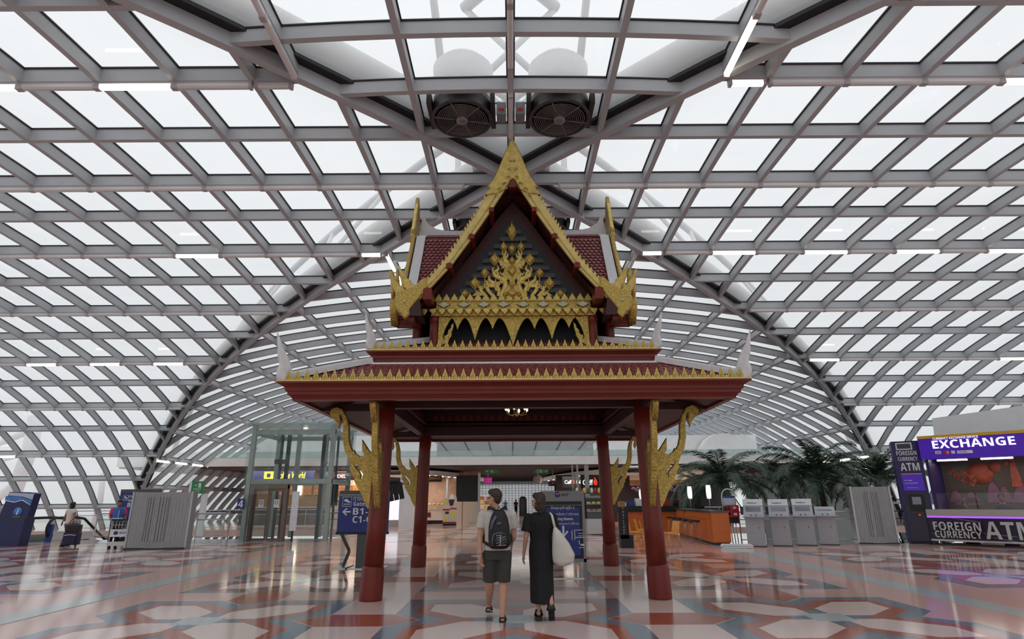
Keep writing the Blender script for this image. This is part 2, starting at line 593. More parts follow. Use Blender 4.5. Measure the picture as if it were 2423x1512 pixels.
# lit tubes as seen: (purlin row y in the photo) -> pixel centres of the glowing tubes
LIT = {205: [18, 310, 1799, 2415], 611: [466, 867, 1563, 1751, 1970, 2184, 2390], 860: [69, 218, 368, 521, 1920, 2367, -80, 2600], 1080: [34, 384, 2047, 2195], 450: [], 744: [], 967: []}
ROWN = {'-4': 'the lamp purlin before the roof fans', '0': 'the lamp purlin level with the vault crossing', '4': 'the first lamp purlin past the crossing', '9': 'the second lamp purlin past the crossing', '14': 'the third lamp purlin past the crossing', '18': 'the fourth lamp purlin past the crossing', '22': 'the lowest lamp purlin near the floor'}
for d, (nm, rowy) in LROWS.items():
    sl = (dropX(d + .01) - dropX(d - .01)) / .02
    tilt = math.atan(sl)
    for sgn in (-1, 1):
        a = xg(abs(d))
        k0 = [r for r in RIBS if r > a][0]
        xs = []
        if k0 - a > 0.75:
            xs.append((k0 - 0.42, 0.66))
        r = k0
        while r < 37:
            xs.append((r + 0.75, 1.44))
            r += 1.5
        for xc, L in xs:
            p = pX(sgn * xc, d, -0.10)
            q = proj(p)
            if q is None or not (-120 < q[0] < 2540 and -60 < q[1] < 1260):
                continue
            hw = abs(proj(p + Vector((L / 2, 0, 0)))[0] - q[0])
            lit = any(abs(q[0] - c) < hw * 0.98 for c in LIT[rowy])
            mt = Matrix.Translation(p) @ Matrix.Rotation(-tilt, 4, 'X')
            tube_light(1 if lit else 0, L, mt, ('glowing' if lit else 'switched-off') + ' tube light on ' + ROWN[nm] + (', escalator side' if sgn < 0 else ', booth side'), ('lit' if lit else 'unlit') + ' tubes of one roof purlin')
# tubes under the long-vault purlins beside the crossing
for x, ts in ((-XP[1], (-9.4, -7.9, -6.4, -4.9)), (XP[1], (-9.4, -7.9, -6.4, -4.9)), (-XP[1], (4.9, 6.4, 7.9, 9.4)), (XP[1], (4.9, 6.4, 7.9)), (0.0, (-6.5, -5.0, -2.75))):
    for t in ts:
        p = pY(x, t, -0.10)
        q = proj(p)
        if q is None:
            continue
        sl = (dropY(x + .01) - dropY(x - .01)) / .02
        lit = (x > 1 and t in (-4.9,)) or (x < -1 and t in (4.9, 6.4))
        mt = Matrix.Translation(p) @ Matrix.Rotation(math.atan(sl), 4, 'Y') @ Matrix.Rotation(pi / 2, 4, 'Z')
        tube_light(1 if lit else 0, 1.44, mt, ('glowing' if lit else 'switched-off') + ' lengthwise tube light ' + ('past' if t > 0 else 'before') + ' the pavilion' + (' on the ridge' if abs(x) < 1 else (' on the escalator side' if x < 0 else ' on the exchange booth side')), 'lengthwise lit tubes' if lit else 'lengthwise unlit tubes')
for t in (11.5, 13.5, 15.5, 17.5, 19.5, 21.5):       # row low on the long vault, both sides
    for sgn in (-1, 1):
        x = sgn * XP[9]
        t2 = t + 11
        p = pY(x, t2, -0.10)
        sl = (dropY(x + .01) - dropY(x - .01)) / .02
        mt = Matrix.Translation(p) @ Matrix.Rotation(math.atan(sl), 4, 'Y') @ Matrix.Rotation(pi / 2, 4, 'Z')
        tube_light(1, 1.44, mt, 'glowing tube light low on the long vault wall by the ' + ('glass lift' if sgn < 0 else 'palms'), 'low lit tubes of the long vault')

# ================================================================== GROUND OUTSIDE
mb = MB()
mb.box(-400, -200, -9.2, 400, 600, -9.0)
struct('ground_outside', mb, 'outside_tarmac', 'pale apron and airfield outside the glass')
mb = MB()
mb.box(-400, 62, -9.0, -30, 90, -8.95)
mb.box(-400, 130, -9.0, -40, 180, -8.95)
mb.box(-400, 240, -9.0, 400, 420, -8.95)
struct('grass_outside', mb, 'outside_ground', 'strips of grass on the airfield')
# ================================================================== FLOOR
mb = MB()
FL = [(-34, -9, 34, 22.9), (-34, 22.9, -8.0, 27.9), (-8.0, 22.9, 7.7, 92), (-40, 36.5, -8.0, 62), (7.7, 36.5, 40, 62)]
for x0, y0, x1, y1 in FL:
    mb.box(x0, y0, -0.35, x1, y1, 0.0)
floor = struct('floor', mb, 'terrazzo_pink', 'polished terrazzo floor with inlaid flower pattern')
PIT, FY0 = 4.42, 9.08
def q4(pts):
    """quarter outline -> full outline by four-fold symmetry"""
    out = []
    for k in range(4):
        for x, y in pts:
            for _ in range(k):
                x, y = -y, x
            out.append((x, y))
    return out
blue = q4([(1.30, 0.0), (1.74, 0.44), (1.74, 1.74), (0.44, 1.74)])
red = q4([(0.92, 0.0), (1.45, 0.53), (1.45, 1.45), (0.53, 1.45)])
petal = [(0.14, 0.30), (0.14, 0.70), (0.68, 1.26), (1.26, 1.26), (1.26, 0.68), (0.70, 0.14), (0.30, 0.14)]
INL = {}
def inl(key, poly, z, m):
    b = MB()
    b.prism(poly, 'z', -0.0, z)
    INL[key] = (b.mesh('inlay', [m]), b, m)
inl('blue', blue, 0.0012, 'terrazzo_blue')
inl('red', red, 0.0024, 'terrazzo_red')
for k in range(4):
    p = petal
    for _ in range(k):
        p = [(-y, x) for x, y in p]
    inl('petal%d' % k, p, 0.0036, 'terrazzo_pale')
    q = [(-.13, .28), (.13, .28), (.13, .56), (-.13, .56)]
    for _ in range(k):
        q = [(-y, x) for x, y in q]
    inl('small%d' % k, q, 0.0036, 'terrazzo_blue')
inl('centre', [(-.28, -.28), (.28, -.28), (.28, .28), (-.28, .28)], 0.0048, 'terrazzo_grey')
g = PIT / 2
hexa = [(1.34 - g, 0), (1.76 - g, .42), (g - 1.76, .42), (g - 1.34, 0), (g - 1.76, -.42), (1.76 - g, -.42)]
inl('hexx', hexa, 0.0012, 'terrazzo_red')
inl('hexy', [(-y, x) for x, y in hexa], 0.0012, 'terrazzo_red')
inl('palex', [(1.74 - g, .44), (g - 1.74, .44), (g - 1.74, PIT - .44), (1.74 - g, PIT - .44)], 0.0008, 'terrazzo_pale')
rest = {}
cnt = 0
spots = []
for i in range(-6, 7):
    for j in range(0, 17):
        xc = i * PIT + (0 if abs(i) <= 1 else (1.5 if i > 0 else -1.5))
        yc = FY0 + (j - 1) * PIT
        ok = any(x0 + 1.8 < xc < x1 - 1.8 and y0 + 1.0 < yc < y1 - 1.8 for x0, y0, x1, y1 in [FL[0], (-34, -9, -8, 27.9), FL[2]])
        if ok and (abs(xc) < 24) and yc < 62:
            spots.append((xc, yc, i))
spots.sort(key=lambda s_: math.hypot(s_[0] * 0.9, s_[1] - 9.0 if s_[1] > 6 else 30))
for xc, yc, i in spots:
    keys = ['blue', 'red'] + ['petal%d' % k for k in range(4)] + ['small%d' % k for k in range(4)] + ['centre']
    items = [(k, xc, yc) for k in keys] + [('hexy', xc, yc + g)]
    if i not in (1, 6) and not (i == -2):
        items.append(('hexx', xc + g, yc))
        items.append(('palex', xc + g, yc))
    for key, x, y in items:
        if cnt < 290:
            link('inlay', INL[key][0], floor, (x, y, 0))
            cnt += 1
        else:
            b, m = INL[key][1], INL[key][2]
            r_ = rest.setdefault(m, MB())
            r_.add([(vx + x, vy + y, vz) for vx, vy, vz in b.v], b.f)
allr = MB()
ml = list(rest)
for mi, m in enumerate(ml):
    allr.add(rest[m].v, rest[m].f, mi)
if ml:
    tag(ob('inlay_field', allr, ml, floor), kind='stuff')
for sx in (-1, 1):                                    # pale bands lengthwise and across
    b = MB()
    b.box(sx * 7.3 - 0.26, -8.9, 0, sx * 7.3 + 0.26, 22.4, 0.0055)
    ob('inlay_band', b, 'terrazzo_grey', floor)
b = MB()
b.box(-33.9, 25.3, 0, -8.1, 27.8, 0.0055)
b.box(7.75, 22.35, 0, 33.9, 22.85, 0.0055)
ob('inlay_band', b, 'granite_grey', floor)
# ================================================================== THE THAI PAVILION
PC = Vector((0.03, 13.38, 0.0))
pav = thing('thai_pavilion', 'Thai sala pavilion with gilded gables, dark red eaves and four red columns', 'pavilion', PC)
def curve_mesh(name, splines, ext, bev, m, res=1):
    """flat outline (list of closed loops in a,b) -> solid plate, a->x, b->z, thickness along y"""
    cu = bpy.data.curves.new(name, 'CURVE')
    cu.dimensions = '2D'
    cu.fill_mode = 'BOTH'
    cu.extrude = ext
    cu.bevel_depth = bev
    cu.bevel_resolution = res
    for pts in splines:
        sp = cu.splines.new('POLY')
        sp.points.add(len(pts) - 1)
        for p, q in zip(sp.points, pts):
            p.co = (q[0], q[1], 0, 1)
        sp.use_cyclic_u = True
    to = bpy.data.objects.new(name, cu)
    me = bpy.data.meshes.new_from_object(to)
    bpy.data.objects.remove(to)
    bpy.data.curves.remove(cu)
    for v in me.vertices:
        v.co = (v.co.x, -v.co.z, v.co.y)
    me.materials.clear()
    for mm_ in ([m] if isinstance(m, str) else m):
        me.materials.append(M[mm_])
    me.name = name
    return me
def side(prof, n=1):
    """moulding along the front side of a square ring: closed profile of (half width, z), mitred ends"""
    b = MB()
    k = len(prof)
    vs = [(-h, -h, z) for h, z in prof] + [(h, -h, z) for h, z in prof]
    fs = [(i, (i + 1) % k, k + (i + 1) % k, k + i) for i in range(k)]
    b.add(vs, fs + [list(range(k))[::-1], list(range(k, 2 * k))])
    return b
def four(name, mesh, parent=pav, kind=None):
    out = []
    for k in range(4):
        o = link(name, mesh, parent, (0, 0, 0), (0, 0, k * pi / 2))
        if name in ('gable_roof', 'white_verge', 'eave_board') and k in (1, 3):
            o.scale = (1, 0.945, 1)
        if kind:
            o['kind'] = kind
        out.append(o)
    return out
# ---- columns
COLX = 2.44
for sx in (-1, 1):
    for sy in (-1, 1):
        b = MB()
        bx, by, tx, ty = sx * COLX, sy * 2.58, sx * 2.36, sy * 2.50
        ax = lambda z: Vector((bx + (tx - bx) * z / 3.4, by + (ty - by) * z / 3.4, z))
        b.tube([ax(z) for z in (0.5, 1.2, 2.0, 2.8, 3.5)], [0.172, 0.166, 0.16, 0.153, 0.148], 24)
        c = ob('column', b, 'lacquer_red', pav)
        b = MB()
        b.tube([ax(z) for z in (0.0, 0.02, 0.25, 0.46, 0.50, 0.535)], [0.193, 0.196, 0.194, 0.191, 0.186, 0.172], 24)
        ob('column_base', b, 'lacquer_red', c)
# ---- gilded naga brackets, outline read off the photo in the plane of the front columns
def c6(pts):
    out = []
    for x, y in pts:
        p = ony(760 + x / 4.723, 920 + y / 4.723, 10.80)
        out.append((-(p.x - PC.x) - COLX + 0.05, p.z))
    return out
bo = c6([(520, 1335), (487, 1265), (455, 1180), (405, 1090), (372, 1030), (378, 1005), (350, 960), (355, 930), (322, 900), (335, 850), (310, 780), (265, 690), (245, 560), (252, 400), (235, 290), (205, 258), (195, 300), (208, 380), (190, 420), (178, 375), (150, 350), (120, 310), (100, 270), (115, 230), (170, 208), (230, 232), (282, 330), (302, 430), (302, 560), (320, 650), (350, 705), (362, 692), (378, 728), (430, 762), (490, 745), (462, 690), (462, 590), (500, 650), (545, 720), (590, 700), (590, 1335)])
bh = c6([(336, 816), (402, 848), (450, 905), (474, 958), (455, 1006), (422, 1016), (436, 968), (418, 930), (380, 886)])
brm = curve_mesh('bracket', [bo, bh], 0.042, 0.010, 'gold_carved')
spine = MB()
for z0, z1, r0 in ((1.52, 2.9, 0.05),):
    sp_ = c6([(190, 400), (130, 280), (170, 225), (240, 260), (275, 400), (275, 560), (318, 690), (400, 795), (500, 870), (550, 1000), (560, 1290)])
    spine.tube([(a, 0, z) for a, z in sp_], [0.02, 0.045, 0.05, 0.042, 0.036, 0.036, 0.04, 0.045, 0.055, 0.05, 0.02], 8, 0, True)
spm = spine.mesh('bracket_spine', ['gold'])
for sx in (-1, 1):
    for sy in (-1, 1):
        for rz in ((0 if sx > 0 else pi), (pi / 2 if sy > 0 else -pi / 2)):
            # the outline starts at the column face: local +x points outward
            o = link('bracket', brm, pav, (sx * (COLX - 0.05) + 0.0, sy * 2.53, 0), (0, 0, rz))
            link('bracket_spine', spm, o)
# ---- lower eave
prof = [(3.90, 3.485), (3.90, 3.46), (3.84, 3.43), (3.80, 3.40), (3.79, 3.345), (3.765, 3.34), (3.755, 3.285), (3.73, 3.28), (3.69, 3.225), (3.69, 3.20), (3.58, 3.20), (3.58, 3.485)]
four('eave_fascia', side(prof).mesh('eave_fascia', ['lacquer_red']))
four('gilt_line', side([(3.905, 3.51), (3.905, 3.486), (3.80, 3.486), (3.80, 3.51)]).mesh('gilt_line', ['gold_flat']))
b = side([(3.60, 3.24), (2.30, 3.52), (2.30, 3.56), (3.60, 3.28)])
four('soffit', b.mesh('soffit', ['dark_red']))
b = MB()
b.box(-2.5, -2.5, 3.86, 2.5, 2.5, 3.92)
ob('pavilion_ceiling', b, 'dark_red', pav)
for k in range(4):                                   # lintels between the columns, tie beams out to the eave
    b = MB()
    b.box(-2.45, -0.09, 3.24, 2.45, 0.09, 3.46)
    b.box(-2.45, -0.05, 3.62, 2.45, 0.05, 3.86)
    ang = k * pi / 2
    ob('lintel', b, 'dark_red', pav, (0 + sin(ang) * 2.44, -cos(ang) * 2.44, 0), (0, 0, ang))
for k in range(4):
    for e in (-1, 1):
        b = MB()
        b.box(e * 2.38 - 0.06, -3.6, 3.20, e * 2.38 + 0.06, -2.4, 3.34)
        ob('tie_beam', b, 'dark_red', pav, (0, 0, 0), (0, 0, k * pi / 2))
    b = MB()
    b.sweep([Vector((-2.40, -2.40, 3.46)), Vector((-3.6, -3.6, 3.19))], 0.11, 0.12)
    ob('hip_rafter', b, 'dark_red', pav, (0, 0, 0), (0, 0, k * pi / 2))
    b = MB()
    for q in range(-11, 12):                          # row of little arched panels on the inner frieze
        x = q * 0.19
        b.prism([(x - 0.06, 3.63), (x + 0.06, 3.63), (x + 0.06, 3.72), (x, 3.80), (x - 0.06, 3.72)], 'y', -2.37, -2.39)
    tag(ob('frieze_panel', b, 'lacquer_red', pav, (0, 0, 0), (0, 0, k * pi / 2)), kind='stuff')
# ---- tiled skirts
def tiles_on(slope, rows, tw, length_at, name):
    """slope(s) -> (half, z) for s in 0..1 from the bottom; tiles laid on the front side"""
    b = MB()
    for r in range(rows):
        s0, s1 = r / rows, (r + 1.35) / rows
        (h0, z0), (h1, z1) = slope(s0), slope(min(s1, 1.0))
        hw = length_at(s0)
        n = int(2 * hw / tw)
        sh = tw / 2 if r % 2 else 0
        for i in range(n):
            x = -hw + (i + 0.5) * 2 * hw / n + sh * 0.5 * (1 if i < n - 1 else 0)
            w2 = tw * 0.47
            zz = 0.022
            mid = 0.3
            hm, zm = h0 + (h1 - h0) * mid, z0 + (z1 - z0) * mid
            vs = [(x, -h0 - 0.004, z0 + zz), (x + w2, -hm, zm + zz), (x + w2, -h1, z1 + 0.004), (x - w2, -h1, z1 + 0.004), (x - w2, -hm, zm + zz),
                  (x, -h0 - 0.004, z0 + 0.004), (x + w2, -hm, zm + 0.004), (x - w2, -hm, zm + 0.004)]
            b.add(vs, [(0, 1, 2, 3, 4), (0, 5, 6, 1), (0, 4, 7, 5)])
    return b.mesh(name, ['roof_tile'])
sl1 = lambda s: (3.80 - 1.12 * s, 3.51 + 0.53 * s)
sl2 = lambda s: (2.66 - 1.10 * s, 4.32 + 0.42 * s)
four('roof_skirt', side([(3.82, 3.49), (2.62, 4.03), (2.62, 3.98), (3.80, 3.44)]).mesh('roof_skirt', ['roof_tile']))
four('roof_tiles', tiles_on(sl1, 9, 0.145, lambda s: 3.74 - 1.12 * s, 'roof_tiles'), kind='stuff')
four('roof_skirt', side([(2.68, 4.30), (1.50, 4.76), (1.50, 4.71), (2.66, 4.25)]).mesh('roof_skirt', ['roof_tile']))
four('roof_tiles', tiles_on(sl2, 8, 0.145, lambda s: 2.62 - 1.10 * s, 'roof_tiles'), kind='stuff')
four('white_ridge', side([(2.72, 4.065), (2.74, 4.03), (2.72, 3.985), (2.60, 3.985), (2.60, 4.065)]).mesh('white_ridge', ['stucco_white']))
prof2 = [(2.76, 4.285), (2.76, 4.26), (2.72, 4.24), (2.69, 4.20), (2.685, 4.15), (2.665, 4.145), (2.66, 4.10), (2.65, 4.06), (2.56, 4.06), (2.56, 4.285)]
four('eave_fascia', side(prof2).mesh('eave_fascia', ['lacquer_red']))
four('gilt_line', side([(2.765, 4.308), (2.765, 4.286), (2.64, 4.286), (2.64, 4.308)]).mesh('gilt_line', ['gold_flat']))
for (h0, z0, h1, z1, wd) in ((3.86, 3.50, 2.66, 4.06, 0.12), (2.70, 4.30, 1.55, 4.78, 0.10)):
    b = MB()
    b.sweep([Vector((-h0, -h0, z0)), Vector((-h1, -h1, z1))], wd, 0.09)
    b.sweep([Vector((-h0, -h0, z0 + 0.06)), Vector((-h1, -h1, z1 + 0.06))], wd * 0.55, 0.06)
    four('hip_ridge', b.mesh('hip_ridge', ['stucco_white']))
# corner finials, curved white flames
fo = [(0.10, 0.0), (0.13, 0.10), (0.115, 0.17), (0.085, 0.22), (0.07, 0.25), (0.075, 0.28), (0.04, 0.33), (0.0, 0.40), (-0.05, 0.47), (-0.10, 0.545), (-0.135, 0.62), (-0.12, 0.52), (-0.115, 0.45), (-0.10, 0.38), (-0.07, 0.30), (-0.055, 0.24), (-0.085, 0.17), (-0.09, 0.08), (-0.075, 0.0)]
fm = curve_mesh('corner_finial', [fo], 0.02, 0.022, 'stucco_white')
for k in range(4):
    q = Vector((-3.83, -3.83, 3.53))
    q.rotate(Euler((0, 0, k * pi / 2)))
    link('corner_finial', fm, pav, q, (0, 0, pi / 4 + k * pi / 2))
    q = Vector((-2.70, -2.70, 4.34))
    q.rotate(Euler((0, 0, k * pi / 2)))
    link('corner_finial', fm, pav, q, (0, 0, pi / 4 + k * pi / 2), (0.85, 0.85, 0.85))
# gilded antefixes: pointed leaves standing on the eaves
af = curve_mesh('antefix', [[(-0.045, 0), (-0.047, 0.03), (-0.036, 0.07), (-0.018, 0.115), (0, 0.168), (0.018, 0.115), (0.036, 0.07), (0.047, 0.03), (0.045, 0)]], 0.008, 0.006, 'gold')
afi = curve_mesh('antefix_leaf', [[(-0.026, 0.012), (-0.024, 0.05), (0, 0.10), (0.024, 0.05), (0.026, 0.012)]], 0.02, 0.004, 'gold_carved')
def antefix_rows(h, z, n, front):
    for k in range(4):
        b = MB()
        st = 2 * (h - 0.06) / n
        for i in range(n):                            # little buds between the leaves
            x = -h + 0.06 + st * (i + 1.0)
            if i < n - 1:
                b.prism([(x - 0.018, z), (x + 0.018, z), (x + 0.02, z + 0.03), (x, z + 0.055), (x - 0.02, z + 0.03)], 'y', -h + 0.03, -h)
        tag(ob('antefix_bud', b, 'gold', pav, (0, 0, 0), (0, 0, k * pi / 2)), kind='stuff')
        rest_ = MB()
        for i in range(n):
            x = -h + 0.06 + st * (i + 0.5)
            q = Vector((x, -h + 0.015, z))
            q.rotate(Euler((0, 0, k * pi / 2)))
            if k in front:
                o = link('antefix', af, pav, q, (0, 0, k * pi / 2))
                link('antefix_leaf', afi, o)
            else:
                rest_.prism([(x - 0.055, z), (x + 0.055, z), (x + 0.045, z + 0.065), (x, z + 0.15), (x - 0.045, z + 0.065)], 'y', -h + 0.03, -h)
        if rest_.v:
            tag(ob('antefix_row', rest_, 'gold', pav, (0, 0, 0), (0, 0, k * pi / 2)), kind='stuff')
antefix_rows(3.87, 3.51, 50, (0, 1, 3))
antefix_rows(2.73, 4.308, 36, (0,))
# ---- upper body: posts and cross gabled roof
AR = 2.52                                            # length of each gable arm from the centre
YG = PC.y - AR
def gp(px, py, Y=YG):
    p = ony(px, py, Y)
    return (p.x - PC.x, p.z)
ups = []
for k in range(4):
    for e in (-1, 1):
        b = MB()
        b.lathe([(0.115, 4.40), (0.115, 4.58), (0.095, 4.60), (0.09, 5.04), (0.115, 5.06), (0.115, 5.18)], 14, (e * 1.60, -2.02, 0))
        ob('upper_post', b, 'lacquer_red', pav, (0, 0, 0), (0, 0, k * pi / 2))
b = MB()                                             # near-black box, stands in for the shaded interior above the skirt
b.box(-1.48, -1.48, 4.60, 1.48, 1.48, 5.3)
ob('dark_interior_box', b, 'near_black', pav)
outer = [(-gp(x, y)[0], gp(x, y)[1]) for x, y in [(1156, 462), (1124, 516), (1096, 558), (1061, 611), (1016, 663), (983, 697), (958, 722)]]
inner = [(-gp(x, y)[0], gp(x, y)[1]) for x, y in [(1205, 432), (1166, 492), (1117, 562), (1068, 628), (1012, 688), (975, 728)]]
apexz = gp(1210, 430)[1]
# roof surface profile (half): ridge to eave
RP = [(0.0, 8.02), (0.13, 7.82)] + [(x - 0.04, z - 0.02) for x, z in outer[0:6]] + [(2.06, 5.14)]
RI = [(max(0, x - 0.10), z - 0.10) for x, z in RP]
def arm_roof():
    b = MB()
    for sgn in (-1, 1):
        for P0, P1 in zip(RP[:-1], RP[1:]):
            vs = [(sgn * P0[0], -AR + 0.05, P0[1]), (sgn * P1[0], -AR + 0.05, P1[1]), (sgn * P1[0], -min(P1[0], AR), P1[1]), (sgn * P0[0], -min(P0[0], AR), P0[1])]
            b.add(vs, [(0, 1, 2, 3)], 0)
        for P0, P1 in zip(RI[:-1], RI[1:]):           # underside
            vs = [(sgn * P0[0], -AR + 0.05, P0[1]), (sgn * P1[0], -AR + 0.05, P1[1]), (sgn * P1[0], -min(P1[0], AR), P1[1]), (sgn * P0[0], -min(P0[0], AR), P0[1])]
            b.add(vs, [(3, 2, 1, 0)], 1)
    return b.mesh('gable_roof', ['roof_tile', 'dark_red'])
def arm_tiles():
    b = MB()
    L = [0.0]
    for P0, P1 in zip(RP[1:-1], RP[2:]):
        L.append(L[-1] + math.dist(P0, P1))
    def at(s):
        for i in range(len(L) - 1):
            if s <= L[i + 1] or i == len(L) - 2:
                t = (s - L[i]) / (L[i + 1] - L[i])
                a, c = RP[1 + i], RP[2 + i]
                return a[0] + (c[0] - a[0]) * t, a[1] + (c[1] - a[1]) * t
    rows = int(L[-1] / 0.105)
    for r in range(rows):
        x0, z0 = at((r + 1) * L[-1] / rows)           # bottom of the tile
        x1, z1 = at(max(0, (r - 0.4)) * L[-1] / rows)
        y0, y1 = -AR + 0.32, -min(x0, AR)
        n = int((y1 - y0) / 0.105)
        for i in range(n):
            y = y0 + (i + 0.5 + (0.25 if r % 2 else -0.25)) * 0.105
            for sgn in (-1, 1):
                xm, zm = x0 + (x1 - x0) * .35, z0 + (z1 - z0) * .35
                w2 = 0.05
                o_ = 0.022
                vs = [(sgn * (x0 + o_), y, z0 + o_ * .6), (sgn * (xm + o_), y + w2, zm + o_ * .6), (sgn * x1, y + w2, z1), (sgn * x1, y - w2, z1), (sgn * (xm + o_), y - w2, zm + o_ * .6), (sgn * x0, y, z0), (sgn * xm, y + w2, zm), (sgn * xm, y - w2, zm)]
                fs = [(0, 1, 2, 3, 4), (0, 5, 6, 1), (0, 4, 7, 5)]
                b.add(vs, fs if sgn > 0 else [f[::-1] for f in fs])
    return b.mesh('roof_tiles', ['roof_tile'])
four('gable_roof', arm_roof())
four('roof_tiles', arm_tiles(), kind='stuff')
b = MB()                                             # white verge and ridge mouldings with the swept ridge horn
for sgn in (-1, 1):
    pts = [Vector((sgn * (x + 0.02), 0, z + 0.015)) for x, z in RP[1:]]
    b.sweep([p + Vector((0, -AR + 0.19, 0)) for p in pts], 0.22, 0.045, (sgn * 0.8, 0, 0.6))
b.box(-0.07, -AR + 0.05, 7.90, 0.07, -0.05, 8.03)
b.prism([(-AR + 0.10, 8.02), (-AR + 0.85, 8.03), (-AR + 0.50, 8.10), (-AR + 0.27, 8.24), (-AR + 0.16, 8.46), (-AR + 0.10, 8.50)], 'x', -0.035, 0.035)
four('white_verge', b.mesh('white_verge', ['stucco_white']))
for sgn in (-1, 1):                                  # eave boards of the arms
    b = MB()
    for z0, z1, o_ in ((5.095, 5.19, 0.05), (5.015, 5.10, 0.02), (4.95, 5.02, 0.0)):
        b.box(min(sgn * 1.93, sgn * (2.06 + o_)), -AR + 0.02, z0, max(sgn * 1.93, sgn * (2.06 + o_)), -2.0, z1)
    four('eave_board', b.mesh('eave_board', ['lacquer_red']))
# ---- the gable set, built once for the front and repeated on the four sides
def c5(pts):
    return [gp(910 + x / 4.2, 480 + y / 4.2) for x, y in pts]
def z3(pts):
    return [gp(900 + x / 2.853, 320 + y / 2.853) for x, y in pts]
YP = PC.y - 2.06                                     # plane of the pediment
def c4(pts):
    return [gp(1000 + x / 4.7256, 520 + y / 4.7256, YP) for x, y in pts]
mir = lambda pts: [(-a, b_) for a, b_ in pts][::-1]
GS = []                                              # (name, mesh, y offset, material kind, stuff?)
tri = [(-1.78, 5.28), (1.78, 5.28), (1.28, 5.98), (0.75, 6.70), (0.30, 7.38), (0, 7.75), (-0.30, 7.38), (-0.75, 6.70), (-1.28, 5.98)]
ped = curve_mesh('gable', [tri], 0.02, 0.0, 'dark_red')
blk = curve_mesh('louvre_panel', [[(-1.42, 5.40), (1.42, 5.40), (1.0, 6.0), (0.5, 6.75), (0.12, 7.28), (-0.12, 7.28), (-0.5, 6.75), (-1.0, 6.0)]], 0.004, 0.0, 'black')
subs = []
def sub(name, me, y=0.0, x=0.0, z=0.0, stuff=False, rz=0, sc=None):
    subs.append((name, me, Vector((x, y, z)), stuff))
GY, PY = -AR, -2.06
b = MB()
for k in range(13):
    z = 5.42 + k * 0.165
    hw = max(0.03, 1.34 - (z - 5.4) * 0.70)
    if z > 7.2:
        continue
    b.add([(-hw, -0.03, z), (hw, -0.03, z), (hw, -0.05, z - 0.10), (-hw, -0.05, z - 0.10), (-hw, -0.02, z - 0.10), (hw, -0.02, z - 0.10)], [(0, 3, 2, 1), (3, 4, 5, 2)])
sub('louvre', b.mesh('louvre', ['slat_grey']), PY, stuff=True)
sub('louvre_panel', blk, PY - 0.002)
brd = [(0.0, 0)] 
